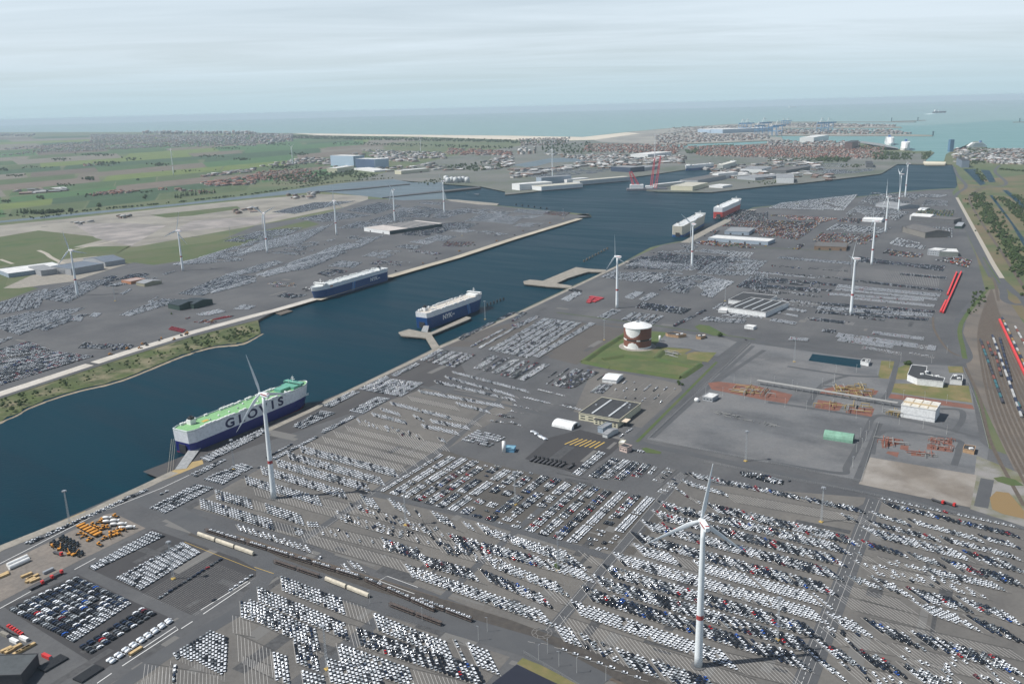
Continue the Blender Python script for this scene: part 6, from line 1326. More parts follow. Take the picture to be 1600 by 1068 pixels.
# ================================================================ PIPEWORK
PY, PG = mat('pipe_yellow', (.3, .22, .09), .5), mat('pipe_grey', (.24, .24, .23), .5); PRD = mat('pipe_red', (.24, .09, .06), .6)
def pipes(label, pts, n, seed, m1=PY, size=1.0, ln=(6, 22)):
    v = random.Random(seed); P = [at(*p) for p in pts]; c = sum(P, Vector()) / len(P); t = thing('pipework', label, 'pipework', c)
    ax = (P[1] - P[0]).normalized(); ay = Vector((-ax.y, ax.x, 0))
    for k in range(n):
        a, b = v.random(), v.random(); q = (P[0].lerp(P[1], a)).lerp(P[3].lerp(P[2], a), b) - c; d = ax if v.random() < .6 else ay; l = v.uniform(*ln); z = v.uniform(1.0, 5.5) * size; mb = MB()
        mb.cyl(q + Vector((0, 0, z)) - d * l / 2, q + Vector((0, 0, z)) + d * l / 2, .55 * size, .55 * size, 6); mb.cyl(q + d * l / 2 + Vector((0, 0, z)), q + d * l / 2, .4 * size, .4 * size, 6); mb.cyl(q - d * l / 2 + Vector((0, 0, z)), q - d * l / 2, .4 * size, .4 * size, 6)
        mb.build('pipe', m1 if v.random() < .6 else PG, t)
S5 = lambda pts: K(pts, 1080, 560, 4.99)
pipes('tangle of yellow pipes on red gravel in the middle of the gas site', S5([(1080, 215), (1340, 225), (1440, 310), (1140, 290)]), 46, 1)
pipes('yellow and grey pipes on the left red gravel strip', S5([(340, 215), (600, 250), (640, 300), (300, 265)]), 22, 2, ln=(10, 26))
pipes('yellow pipes on the lower red gravel beds', S5([(980, 335), (1410, 380), (1400, 430), (980, 390)]), 20, 3)
pipes('pipe ends at the left wall of the white hall', S5([(1560, 420), (1600, 425), (1630, 455), (1570, 450)]), 14, 4)
pipes('brown-red pipe frame in the small gas compound', [tp('c6', *p) for p in ((715, 335), (810, 345), (810, 375), (705, 380))], 16, 5, PRD, .9); pipes('rows of red pipe stubs in the small gas compound', [tp('c6', *p) for p in ((1005, 330), (1140, 350), (1140, 415), (990, 395))], 34, 6, PRD, .7, (5, 10)); pipes('red pipes at the front of the small gas compound', [tp('c6', *p) for p in ((890, 415), (1030, 430), (1020, 450), (890, 440))], 14, 7, PRD, .7)
pipes('rubble-like grey pipe remains on the open gravel', S5([(140, 400), (660, 510), (680, 545), (180, 430)]), 44, 8, PG, .4, (3, 9))
pipes('grey pipe station right of the domed tank', K([(760, 380), (960, 420), (960, 470), (760, 440)], 940, 500, 8), 16, 9, PG, .7)
t = thing('pipe_rack', 'long straight grey pipe rack crossing the gas site', 'pipe rack', at(1183, 600)); o0 = at(1183, 600); e0 = at(1402, 636) - o0; d0 = e0.normalized(); n0 = Vector((-d0.y, d0.x, 0))
for k in range(5): MB().cyl(n0 * (k - 2) * 1.3 + Vector((0, 0, 6)), e0 + n0 * (k - 2) * 1.3 + Vector((0, 0, 6)), .42, .42, 6).build('pipe', PG, t)
for k in range(int(e0.length / 10)): p = d0 * (k * 10 + 3); MB().cyl(p - n0 * 3.4, p - n0 * 3.4 + Vector((0, 0, 5.6)), .3, .3, 5).cyl(p + n0 * 3.4, p + n0 * 3.4 + Vector((0, 0, 5.6)), .3, .3, 5).cyl(p - n0 * 3.6 + Vector((0, 0, 5.3)), p + n0 * 3.6 + Vector((0, 0, 5.3)), .3, .3, 5).build('support', mat('support_steel', (.2, .2, .2), .6), t)
# ================================================================ LIGHT MASTS, LAMP POSTS
def mast_proto():
    t = thing('light_mast', 'x', 'light mast'); lattice(t, (0, 0, 0), (0, 0, 34), .75, .35, 'lattice', mat('galvanised_mast', (.4, .42, .43), .5), .1, 12)
    MB().cyl((0, 0, 34), (0, 0, 35), 1.6, 1.6, 10).build('lamp_ring', GREY, t); 
    for k in range(6): a = k * math.pi / 3; MB().box(math.cos(a) * 1.9 - .4, math.cos(a) * 1.9 + .4, math.sin(a) * 1.9 - .4, math.sin(a) * 1.9 + .4, 33.6, 34.6).build('floodlight', GREY, t)
    MB().box(-1.6, 1.6, -1.6, 1.6, 0, .8).build('base', PAINTY, t); return t
masts = [((109, 818), 'light mast on the quay edge above the machine yard'), ((271, 904), 'light mast in the dark lot beside the thin row of cars'), ((511, 1045), 'light mast by the cross road below the railway'), ((944, 531), 'light mast at the corner of the brown lot before the domed tank'), ((1283, 815), 'yellow-footed light mast in the far right of the front lot'), ((634, 820), 'light mast among scattered cars of the middle lot'), ((366, 733), 'light mast near the quay rows below the green-decked ship'), ((758, 499), 'light mast at the quay edge by the blue carrier'), ((805, 788), 'light mast in the middle lot of slanted car rows'), ((1133, 470), 'light mast beside the roundabout lawn road'), ((180, 470), 'light mast on the open left terminal'), ((630, 500 + 0), None), ((360, 372), 'light mast at the green field edge'), ((872, 890), 'light mast by the brown bush in the right-middle rows'), ((1214, 1000), 'light mast in the rows right of the huge turbine'), ((722, 368), 'light mast in the left terminal behind the quay rows'), ((880, 342), 'light mast near the tip of the left terminal'), ((1241, 565), 'light mast on the empty gravel field'), ((1165, 720), 'light mast by the road bend under the gas site'), ((700, 455 + 0), None), ((948, 980), None)]
mp_ = None
for (p, lb) in masts:
    if not lb: continue
    if mp_ is None: mp_ = mast_proto(); o = mp_; o.location = at(*p); o['label'] = lb; o['group'] = 'tall light masts'
    else: o = dup(mp_, at(*p), random.random() * 3, lb)
lp = None
posts = [S5([q])[0] for q in [(112, 285), (245, 290), (333, 190), (415, 315), (463, 190), (575, 350), (645, 200), (730, 380), (785, 230), (822, 260), (897, 400), (945, 320), (1020, 220), (1075, 420), (1115, 185), (1128, 110), (1285, 470), (1330, 700), (1360, 640), (1385, 560), (1255, 850), (1455, 130), (1515, 320), (1490, 420)]] + [tp('c6', *q) for q in [(725, 100), (835, 90), (967, 100), (1103, 120), (810, 250), (957, 275), (1103, 310), (523, 510), (545, 420), (570, 330), (400, 0), (605, 345)]] + [tp('c4', *q) for q in [(820, 650), (1010, 660), (1105, 600), (750, 690), (545, 720), (410, 780)]] + [tp('88', *q) for q in [(220, 880), (165, 920), (290, 960), (400, 1000)]] + [tp('48', *q) for q in [(1375, 800), (1430, 745), (1028, 680), (705, 570)]] + [tp('88', 580, 1050)]
for p in posts:
    if lp is None:
        lp = thing('lamp_post', 'thin grey lamp post along the fences and site roads', 'lamp post', at(*p), 0, 'thin lamp posts'); MB().cyl((0, 0, 0), (0, 0, 12), .16, .1, 6).build('pole', mat('pole_pale', (.5, .5, .48), .6), lp); MB().box(-.3, 1.6, -.2, .2, 11.9, 12.15).build('lamp_head', GREY, lp)
    else: dup(lp, at(*p), random.random() * 6)
# fences: posts and rails round the gas site
def fence(label, pts, hgt_=2.4, gap=9, m=None):
    t = thing('fence', label, 'fence'); P = [at(*p) for p in pts]; m = m or mat('fence_grey', (.25, .26, .26), .7); mb = MB(); pm = MB()
    for i in range(len(P) - 1):
        a, b = P[i], P[i + 1]; d = (b - a).normalized(); n = Vector((-d.y, d.x, 0)) * .05
        for z_ in (.5, 1.4, 2.3): mb.rings([[q + n + Vector((0, 0, z_)), q - n + Vector((0, 0, z_)), q - n + Vector((0, 0, z_ + .08)), q + n + Vector((0, 0, z_ + .08))] for q in (a, b)])
        for k in range(int((b - a).length / gap)): q = a.lerp(b, k * gap / (b - a).length); pm.box(q.x - .08, q.x + .08, q.y - .08, q.y + .08, GZ, GZ + hgt_)
    mb.build('rail', m, t); o = pm.build('post', m, t); o['kind'] = 'stuff'
fence('grey mesh fence round the gas site', [(1172, 536), (1012, 686), (1345, 752), (1373, 660)]); fence('grey fence along the rail yard side of the gas site', [(1505, 575), (1530, 640), (1545, 700)]); fence('fence between the front lot and the site road', [(1100, 722), (1366, 774), (1600, 826)])
fence('fence along the black cover at the bottom edge', [(818, 1020), (905, 1072)])
# dark hedges / drains along roads
hd_ = MB(); rib([(995, 690), (1085, 600), (1120, 565)], 4, 0, 1, z=4.22, mb_=hd_); rib([(1540, 455), (1502, 505), (1505, 545), (1508, 560)], 7, 0, 4, z=4.22, mb_=hd_); rib([(1100, 377), (1160, 385), (1300, 392)], 5, 0, 1, z=4.22, mb_=hd_); rib([(870, 488), (1000, 505), (1180, 530)], 3, 0, 1, z=4.22, mb_=hd_); rib(rk([(430, 720), (500, 830), (545, 900)]), 3, z=4.22, mb_=hd_)
struct('grass_ditch', hd_, GRASSB)
# ================================================================ TRAINS
def wagon_rack():
    t = thing('car_transporter_wagon', 'x', 'wagon'); m = mat('wagon_brown', (.09, .07, .06), .7, dirt=.3)
    MB().box(-12.6, 12.6, -1.35, 1.35, .9, 1.15).build('lower_deck', m, t); MB().box(-12.6, 12.6, -1.35, 1.35, 3.0, 3.15).build('upper_deck', m, t)
    for sx in range(7):
        mb = MB(); x = -12.2 + sx * 4.06
        for sy in (-1, 1): mb.box(x - .12, x + .12, sy * 1.42 - .08, sy * 1.42 + .08, .9, 3.9)
        mb.build('post', m, t)
    for sx in (-1, 1): MB().box(sx * 8.5 - 1.6, sx * 8.5 + 1.6, -1.1, 1.1, .25, .9).build('bogie', DARK, t)
    return t
def wagon_tarp():
    t = thing('covered_wagon', 'x', 'wagon'); arc = [(1.45 * math.cos(math.pi * i / 8), 2.3 + 1.7 * math.sin(math.pi * i / 8)) for i in range(9)]
    MB().rings([[(x, 1.45, .9)] + [(x, y, z) for y, z in arc] + [(x, -1.45, .9)] for x in (-11.6, 11.6)]).build('tarpaulin_cover', mat('tarp_cream', (.55, .5, .4), .8, dirt=.25), t); MB().box(-12.4, 12.4, -1.4, 1.4, .8, 1.1).build('chassis', mat('wagon_brown', (.09, .07, .06)), t)
    for sx in (-1, 1): MB().box(sx * 8.5 - 1.6, sx * 8.5 + 1.6, -1.1, 1.1, .25, .8).build('bogie', DARK, t)
    return t
def wagon_flat(col):
    t = thing('goods_wagon', 'x', 'wagon'); MB().box(-9, 9, -1.35, 1.35, .8, 1.2).build('chassis', DARK, t); MB().box(-8.7, 8.7, -1.3, 1.3, 1.2, 2.9).build('load', col, t)
    for sx in (-1, 1): MB().box(sx * 6 - 1.2, sx * 6 + 1.2, -1.1, 1.1, .25, .8).build('bogie', DARK, t)
    return t
WPR = {}
def train(maker, key, a, b, label, group, length, load=None):
    d = b - a; n = max(1, int(d.length / length)); u = d / d.length; rz = math.atan2(u.y, u.x)
    for k in range(n):
        p = a + u * (k + .5) * length; p.z = 4.2
        if key not in WPR: WPR[key] = maker(); o = WPR[key]; o.location = p; o.rotation_euler.z = rz; o['label'] = label; o['group'] = group
        else: dup(WPR[key], p, rz, label, group)
        if load:
            for j in range(5):
                if random.random() < .93: LOADED.append((p + u * (-10 + j * 4.9), rz + math.pi, load))
LOADED = []
TRK = [at(300, 835), at(425, 876), at(780, 988)]
tl = lambda x0, x1, off: None
a, b = at(319, 826), at(575, 903); b2 = at(717, 970)
train(wagon_rack, 'rack', at(321, 830), at(566, 906), 'car transporter wagon loaded with new cars, upper track', 'loaded car transporter wagons', 26.5, 'W'); train(wagon_rack, 'rack', at(570, 907), at(716, 972), 'car transporter wagon loaded with new cars, upper track', 'loaded car transporter wagons', 26.5, 'T')
train(wagon_rack, 'rack', at(655, 940), at(778, 987), 'loaded car transporter wagon on the short third track', 'loaded wagons on the third track', 26.5, 'T')
train(wagon_tarp, 'tarp', at(309, 836), at(426, 878), 'cream tarpaulin-covered wagon at the head of the lower track', 'cream covered wagons at the buffer end', 25.5); train(wagon_tarp, 'tarp', at(508, 906), at(606, 945), 'cream tarpaulin-covered wagon in the middle of the lower track', 'cream covered wagons mid train', 25.5)
train(wagon_rack, 'rack', at(428, 879), at(506, 905), 'empty brown car transporter wagon between the two cream sections', 'empty wagons between the covered ones', 26.5); train(wagon_rack, 'rack', at(608, 946), at(710, 985), 'empty brown car transporter wagon at the tail of the lower track', 'empty wagons at the train tail', 26.5)
for p, rz, mx_ in LOADED:
    pi = int(np.searchsorted(MIXC[mx_], random.random() * .999)); key = ('car', pi); P_ = veh_proto(key)
    q = p.copy(); q.z = 4.2 + 2.95
    if 'made' not in P_: o = P_['make']('parked_car'); P_['made'] = o; o.location = q; o.rotation_euler.z = rz
    else: o = dup(P_['made'], q, rz)
    tag(o, '%s car riding on the upper deck of a car transporter wagon' % PAINTS[pi][0], 'car', 'cars carried on the wagons')
RED_ = mat('container_red', (.62, .045, .05), .5, dirt=.15)
def longcar():
    t = thing('red_coach', 'x', 'wagon'); MB().box(-12.4, 12.4, -1.45, 1.45, 1.0, 3.9).build('body', RED_, t); MB().box(-12.2, 12.2, -1.3, 1.3, 3.9, 4.05).build('roof', mat('roof_red', (.62, .05, .05), .6), t)
    for sx in (-1, 1): MB().box(sx * 8.5 - 1.6, sx * 8.5 + 1.6, -1.1, 1.1, .25, 1.0).build('bogie', DARK, t)
    return t
train(longcar, 'redc', ta('c4', 1080, 355), ta('c4', 1195, 100), 'bright red covered wagon in the right of the two lines on the lot', 'right line of long red wagons', 25.0); train(longcar, 'redc', ta('c4', 1065, 350), ta('c4', 1105, 270), 'bright red covered wagon in the left line on the lot, near end', 'near left line of red wagons', 25.0); train(longcar, 'redc', ta('c4', 1108, 245), ta('c4', 1170, 95), 'bright red covered wagon in the left line on the lot, far end', 'far left line of red wagons', 25.5)
train(longcar, 'redc', ta('c4', 1600, 770), ta('c4', 1422, 385), 'salmon red covered wagon in the long train of the rail yard', 'long red train in the rail yard', 25.5)
cols = [mat('load_' + n, c, .6, dirt=.2) for n, c in (('navy', (.025, .035, .07)), ('orange', (.3, .18, .07)), ('white', (.42, .42, .41)), ('dark', (.05, .05, .06)), ('teal', (.04, .13, .15)), ('rust', (.2, .07, .05)))]
cn_ = ['navy', 'orange', 'white', 'dark', 'teal', 'rust']
for (a, b, seq, ln_) in [((1310, 520), (1450, 915), [3, 3, 5, 4, 4, 3, 4, 3], 20), ((1355, 535), (1385, 620), [5, 3], 20), ((1385, 495), (1565, 1000), [0, 2, 2, 0, 2], 18), ((1400, 600), (1440, 750), [5, 3], 20), ((1445, 385), (1590, 690), [0, 1, 2, 0, 2, 1], 20), ((1430, 510), (1500, 780), [3, 0], 20), ((1525, 440), (1590, 560), [2, 5, 2], 20), ((1540, 910), (1582, 1000), [4, 3], 20)]:
    A_, B2 = ta('c4', *a), ta('c4', *b); n = int((B2 - A_).length / ln_)
    for k in range(n):
        c_ = seq[k % len(seq)]; train(lambda: wagon_flat(cols[c_]), 'fl%d' % c_, A_.lerp(B2, k / n), A_.lerp(B2, (k + 1.02) / n), 'low goods wagon with %s load in the rail yard' % cn_[c_], 'goods wagons in the rail yard, %s loads' % cn_[c_], ln_ * .98)
# ================================================================ MACHINES AND LORRIES (near)
ORG = mat('machine_orange', (.6, .26, .03), .5, dirt=.2); TYRE = mat('tyre_rubber', (.015, .015, .016), .9)
def wheels(t, xs, w_, r=.75):
    for x in xs:
        for sy in (-1, 1): MB().cyl((x, sy * (w_ - .35), r), (x, sy * (w_ + .1), r), r, r, 10).build('wheel', TYRE, t)
def loader():
    t = thing('wheel_loader', 'x', 'loader'); MB().box(-3, -.3, -1.1, 1.1, 1, 2.3).box(-.3, 1.6, -.6, .6, 1, 1.8).build('body', ORG, t); c = MB().box(-.9, .6, -.8, .8, 2.2, 3.5).build('cab', GLASS, t); MB().box(-1.1, .8, -.9, .9, 3.5, 3.65).build('cab_roof', ORG, c); wheels(t, (-2, 1.4), 1.3); MB().rings([[(3.0, y, .4), (4.3, y, .3), (4.5, y, .5), (3.3, y, 1.7)] for y in (-1.5, 1.5)]).build('bucket', DARK, t); MB().box(1.2, 3.3, -.5, .5, 1.2, 1.6).build('arm', ORG, t); return t
def mixer():
    t = thing('concrete_mixer_truck', 'x', 'mixer truck'); MB().box(-4, 4, -1.1, 1.1, 1, 1.4).build('chassis', DARK, t); c = MB().box(2.6, 4.3, -1.2, 1.2, 1.2, 3.1).build('cab', WHITE, t); MB().box(4.3, 4.34, -1, 1, 2.1, 2.9).build('windscreen', GLASS, c)
    MB().rings([[(x, r * math.cos(a * math.pi / 6), 2.7 + (x + 2) * -.06 + r * math.sin(a * math.pi / 6)) for a in range(12)] for x, r in ((-4, .7), (-2.8, 1.3), (-.5, 1.5), (1.4, 1.2), (2.2, .8))]).build('drum', WHITE, t, True); wheels(t, (-3, -1.7, 3.2), 1.2, .55); return t
def excavator():
    t = thing('excavator', 'x', 'excavator'); MB().box(-2.2, 2.2, -1.5, -.8, 0, .9).box(-2.2, 2.2, .8, 1.5, 0, .9).build('track', DARK, t); MB().box(-2.4, 1.4, -1.3, 1.3, 1, 2.3).build('body', ORG, t); MB().box(.2, 1.6, .1, 1.2, 2.3, 3.2).build('cab', GLASS, t); a = MB(); a.cyl((1.2, -.4, 1.8), (4.6, -.4, 4.4), .35, .25, 6); a.build('boom', ORG, t); b = MB(); b.cyl((4.6, -.4, 4.4), (6.0, -.4, 1.6), .25, .2, 6); s = b.build('stick', ORG, t); MB().box(5.4, 6.4, -.9, .1, .5, 1.5).build('bucket', DARK, s); return t
def dumper():
    t = thing('dump_truck', 'x', 'dump truck'); MB().box(-3.8, 3.2, -1, 1, 1.1, 1.5).build('chassis', DARK, t); MB().rings([[(-4.2, -1.4, 1.9), (1.2, -1.4, 1.6), (1.2, 1.4, 1.6), (-4.2, 1.4, 1.9)], [(-4.8, -1.6, 3.2), (1.4, -1.6, 3.2), (1.4, 1.6, 3.2), (-4.8, 1.6, 3.2)]]).build('tipping_body', ORG, t); MB().box(1.6, 3.8, -1.2, 1.2, 1.4, 3.2).build('cab', ORG, t); wheels(t, (-3, -1.4, 2.8), 1.4, .85); return t
def tractor():
    t = thing('tractor', 'x', 'tractor'); MB().box(-.5, 3, -.6, .6, 1, 2).build('bonnet', mat('machine_black', (.02, .022, .02), .5), t); MB().box(-2, 0, -.8, .8, 1, 2.9).build('cab', GLASS, t); wheels(t, (-1.4, 2.2), 1.1, .85); return t
def lorry(colr, nm='lorry'):
    t = thing(nm, 'x', 'lorry'); MB().box(-6.2, 5.6, -1.1, 1.1, .8, 1.2).build('chassis', DARK, t); c = MB().box(3.7, 5.8, -1.25, 1.25, .9, 3.6).build('cab', colr, t); MB().box(5.8, 5.85, -1.1, 1.1, 2.2, 3.3).build('windscreen', GLASS, c); wheels(t, (-4.8, -3.6, 4.6), 1.2, .5); MB().box(-6.2, 3.2, -1.25, 1.25, 1.2, 1.9).build('load_bed', mat('bed_dark', (.06, .06, .065), .7), t); return t
MP = {}
def place(mk, key, p, rz, label, group=None, z=4.2):
    p = p.copy(); p.z = z
    if key not in MP: MP[key] = mk(); o = MP[key]; o.location = p; o.rotation_euler.z = rz; o['label'] = label
    else: o = dup(MP[key], p, rz, label)
    if group: o['group'] = group
    return o
Z = lambda x, y: at(60 + x / 8, 780 + y / 8)
for x, y in ((860, 255), (865, 300), (958, 290), (960, 335), (1050, 330), (1060, 378), (1155, 370)): place(mixer, 'mix', Z(x, y), R(8), 'white-drummed concrete mixer truck in the machine yard', 'white mixer trucks')
for k in range(6): place(dumper, 'dump', Z(540 + k * 42, 345 + k * 22), R(-30) + math.pi / 2, 'orange dump truck in the bright orange diagonal row', 'orange dump trucks in a row')
v = random.Random(5)
for k in range(9): place(loader, 'load', Z(700 + v.uniform(-20, 180), 310 + v.uniform(-40, 80)), v.uniform(0, 6), 'orange-black wheel loader in the dense middle of the machine yard', 'wheel loaders in the yard middle')
for k in range(7): place(excavator, 'exc', Z(900 + (k % 4) * 48, 430 + (k // 4) * 38 - (k % 4) * 12), v.uniform(0, 6), 'orange excavator on the right side of the machine yard', 'excavators on the right')
for k, (x, y) in enumerate(((530, 440), (570, 470), (640, 515), (765, 575), (825, 500), (965, 220))): place(loader, 'load', Z(x, y), v.uniform(0, 6), ['orange loader left of the blue machine', 'orange loader just right of the blue machine', 'orange loader above the lowest one', 'lowest orange loader, nearest the car rows', 'small yellow-orange loader alone in the yard', 'orange loader at the top end of the machine yard'][k])
for k in range(10): place(tractor, 'trac', Z(300 + (k % 5) * 45, 480 + (k % 5) * 22 + (k // 5) * 28), R(-120), 'black tractor in the upper left double row', 'black tractors, upper row')
for k in range(16): place(tractor, 'trac', Z(185 + (k % 8) * 50, 540 + (k % 8) * 20 + (k // 8) * 28), R(-120), 'black tractor in the lower left double row', 'black tractors, lower row')
for k, (x, y) in enumerate(((180, 590), (265, 630), (380, 690), (450, 700))): place(excavator, 'exc', Z(x, y), v.uniform(0, 6), ['yellow excavator at the left end below the tractors', 'orange excavator under the tractor row, second from left', 'yellow excavator under the tractor row, second from right', 'yellow excavator at the right end below the tractors'][k])
o = place(lambda: lorry(REDP, 'red_lorry'), 'redl', Z(250, 690), R(-30), 'dark red flatbed lorry at the bottom of the machine yard')
BLU = mat('machine_blue', (.03, .1, .35), .5)
for k in range(10):
    a = ta('86', 130 + k * 26, 468 + k * 5); place(lambda: lorry(DARK, 'lorry'), 'lrd', a, R(55), 'dark lorry in the neat line on the black asphalt', 'dark lorries on the black asphalt') if k != 8 else None
for k in range(6): place(lambda: lorry(REDP, 'lorry'), 'redl2', at(8 + k * 4, 980 + k * 2.5), R(-25), 'red lorry at the left frame edge', 'red lorries at the left edge')
for k in range(3): place(lambda: lorry(REDP, 'lorry'), 'redl2', ta('08', 230 + k * 60, 470 - k * 33), R(58), 'maroon lorry in the line above the mixed car block', 'maroon lorries above the mixed block')
place(lambda: lorry(REDP, 'lorry'), 'redl2', ta('c6', 1050, 730), R(-55), 'dark red car transporter lorry on the fence road, front one', 'red transporters on the fence road'); place(lambda: lorry(REDP, 'lorry'), 'redl2', ta('c6', 1120, 745), R(-55), 'dark red car transporter lorry on the fence road, rear one')
for k in range(5): place(lambda: lorry(REDP if k % 2 else WHITE, 'lorry'), 'll%d' % (k % 2), ta('c1', 1080 + k * 35, 900 + k * 10), R(-30), 'red or white lorry in front of the glazed office block', 'lorries before the office block')
# cylinders, timber, crates bottom left
t = thing('white_cylinder', 'front one of two long white cylinders lying on the beige yard', 'tank', ta('08', 120, 335), R(58)); MB().cyl((-9, 0, 2), (9, 0, 2), 1.9, 1.9, 14).build('shell', WHITE, t); MB().box(-7, -6, -1.8, 1.8, 0, 1).box(6, 7, -1.8, 1.8, 0, 1).build('saddle', GREY, t); dup(t, ta('08', 110, 318), R(58), 'rear one of two long white cylinders lying on the beige yard')
WOOD = mat('raw_timber', (.5, .36, .18), .8, dirt=.15); v = random.Random(9)
for k, (x, y) in enumerate([(25, 395), (15, 408), (165, 400), (185, 420), (205, 412), (215, 432), (190, 432), (60, 870), (110, 880), (145, 860), (175, 845), (90, 850), (40, 860), (840, 870)]):
    t = thing('crate', ['long timber crate at the left edge, upper', 'long timber crate at the left edge, lower', 'timber crate, first of the stack on the beige yard', 'timber crate in the middle of the beige-yard stack', 'timber crate on the right of the beige-yard stack', 'lowest timber crate of the beige-yard stack', 'smaller timber crate under the beige-yard stack', 'timber crate left of the white goods, bottom corner', 'timber crate in the middle of the corner heap', 'timber crate right in the corner heap', 'long timber crate at the top of the corner heap', 'timber crate next to the white bundles', 'timber crate at the far left of the corner heap', 'timber crate beside the thin van row'][k], 'crate', ta('08', x, y), R(58) + v.uniform(-.1, .1)); l = v.uniform(3, 6); MB().box(-l, l, -1.3, 1.3, 0, 1.9).build('case', WOOD, t)
    for j in range(4): MB().box(-l + j * 2 * l / 3.2, -l + j * 2 * l / 3.2 + .3, -1.36, 1.36, 0, 1.98).build('batten', mat('batten', (.36, .25, .12), .8), t)
for k, (x, y, nm, m_) in enumerate([(300, 378, 'pale grey container on the beige yard', GREY), (185, 975, 'white and maroon container by the corner warehouse', WHITE), (30, 770, 'pale container below the red lorries', CONC), (90, 810, 'white bundle in the corner heap, left', WHITE), (150, 795, 'white bundle in the corner heap, right', WHITE), (290, 905, 'orange-red machine frame beside the dark pipes', REDP)]):
    t = thing('container', nm, 'container', ta('08', x, y), R(58) if k < 1 else R(-30)); MB().box(-4.5, 4.5, -1.25, 1.25, 0, 2.6).build('box', m_, t); MB().box(4.5, 4.56, -1.1, 1.1, .1, 2.5).build('door', GREY, t)
t = thing('dark_pipe_bundle', 'bundle of long black pipes on the dark asphalt, bottom left', 'pipes', ta('08', 330, 945), R(60))
for k in range(12): MB().cyl((-9, -4 + k * .8, .5), (9, -4 + k * .8, .5), .4, .4, 6).cyl((-9, -4 + k * .8, 1.2), (9, -4 + k * .8, 1.2), .4, .4, 6).build('pipe', DARK, t)
dup(t, ta('08', 550, 1010), R(62), 'smaller black pipe bundle nearer the bottom centre')
bld('dark-roofed warehouse cut off by the bottom left corner', (-40, 1075), (36, 1072), (33, 1040), 9, ('dark_wall', (.06, .06, .065)), ('slate_dark', (.07, .08, .085)), 'flat', sky=0)
for k in range(2): place(lambda: lorry(WHITE, 'lorry'), 'lw', ta('44', 300 + k * 20, 205 + k * 8), R(50), 'white lorry near the blue carrier on the left quay', 'white lorries on the left quay')
v = random.Random(31)
for k in range(26):   # loose machines along the left quay strip
    f = k / 26; p = ta('04', 640, 610).lerp(ta('04', 1520, 385), f) if k < 16 else ta('41', 850, 970).lerp(ta('81', 330, 640), (k - 16) / 10); p += Vector((v.uniform(-14, 14), v.uniform(-14, 14), 0))
    place(loader if k % 2 else tractor, 'load' if k % 2 else 'trac', p, v.uniform(0, 6), 'machine parked on the pale strip of the left quay' , 'machines on the left quay strip')
# ================================================================ TREES, TOWNS
def blob(rr, seed, n1=10, n2=7, sq=.85):
    v = random.Random(seed); rs = []
    for j in range(n2):
        f = j / (n2 - 1); th = math.pi * (.04 + .92 * f); z = -math.cos(th) * rr * sq; r_ = math.sin(th) * rr
        rs.append([(r_ * (1 + v.uniform(-.28, .28)) * math.cos(2 * math.pi * i / n1), r_ * (1 + v.uniform(-.28, .28)) * math.sin(2 * math.pi * i / n1), z + v.uniform(-.15, .15) * rr) for i in range(n1)])
    return rs
LEAF = mat('tree_leaves', (.028, .052, .014), .9, (.06, .09, .025), .12, lo=.4, hi=.6, attr='paint', dirt=.35)
LEAF1 = mat('leaves_plain', (.045, .08, .022), .9, (.062, .095, .026), .12, lo=.4, hi=.6, dirt=.35); BARK = mat('bark', (.07, .05, .035), .9)
def leafclump(seed, poplar=False):
    """a crown of many leaf-sprays spread through its volume"""
    v = random.Random(seed); mb = MB()
    for k in range(5):
        c = Vector((v.uniform(-.45, .45), v.uniform(-.45, .45), v.uniform(.5, 1.2) if not poplar else v.uniform(.4, 2.2))) if k else Vector((0, 0, .9)); rs = blob(v.uniform(.42, .62) * (.6 if poplar else 1), seed * 7 + k, 7, 5)
        mb.rings([[tuple(Vector(p) + c) for p in r_] for r_ in rs], 0)
    for k in range(70):
        a = v.uniform(0, 6.28); r_ = v.uniform(.6, 1.05) * (.5 if poplar else 1); z = v.uniform(.25, 1.65 if not poplar else 2.7); p = Vector((math.cos(a) * r_ * math.sin(min(1, z / 1.7) * 2.6 + .3), math.sin(a) * r_ * math.sin(min(1, z / 1.7) * 2.6 + .3), z)); q = Vector((v.uniform(-1, 1), v.uniform(-1, 1), v.uniform(-1, 1))).normalized() * .2; s = q.cross(Vector((v.random(), v.random(), v.random()))).normalized() * .16
        mb.add([p - q, p + s, p + q, p - s], [(0, 1, 2, 3)], 0)
    return mb
CR = [leafclump(k) for k in (1, 2, 3)] + [leafclump(9, True)]
TREES = []
def tree_line(pts, n, h, jit, kind=0, code=None):
    P = [(ta(code, *p) if code else at(*p)) for p in pts]; L_ = [(P[i + 1] - P[i]).length for i in range(len(P) - 1)]; T_ = sum(L_)
    for k in range(n):
        d = random.random() * T_
        for i, l in enumerate(L_):
            if d <= l: break
            d -= l
        q = P[i].lerp(P[i + 1], min(1, d / L_[i])); TREES.append((q.x + random.gauss(0, jit), q.y + random.gauss(0, jit), 4, random.random() * 6, h * random.uniform(.7, 1.25), kind if kind != 0 else random.randrange(3)))
def tree_area(pts, n, h, code=None, kind=0):
    P = [(ta(code, *p) if code else at(*p)) for p in pts]
    for k in range(n):
        a, b = random.random(), random.random(); q = P[0].lerp(P[1], a).lerp(P[3].lerp(P[2], a), b); TREES.append((q.x, q.y, 4, random.random() * 6, h * random.uniform(.65, 1.3), kind if kind else random.randrange(3)))
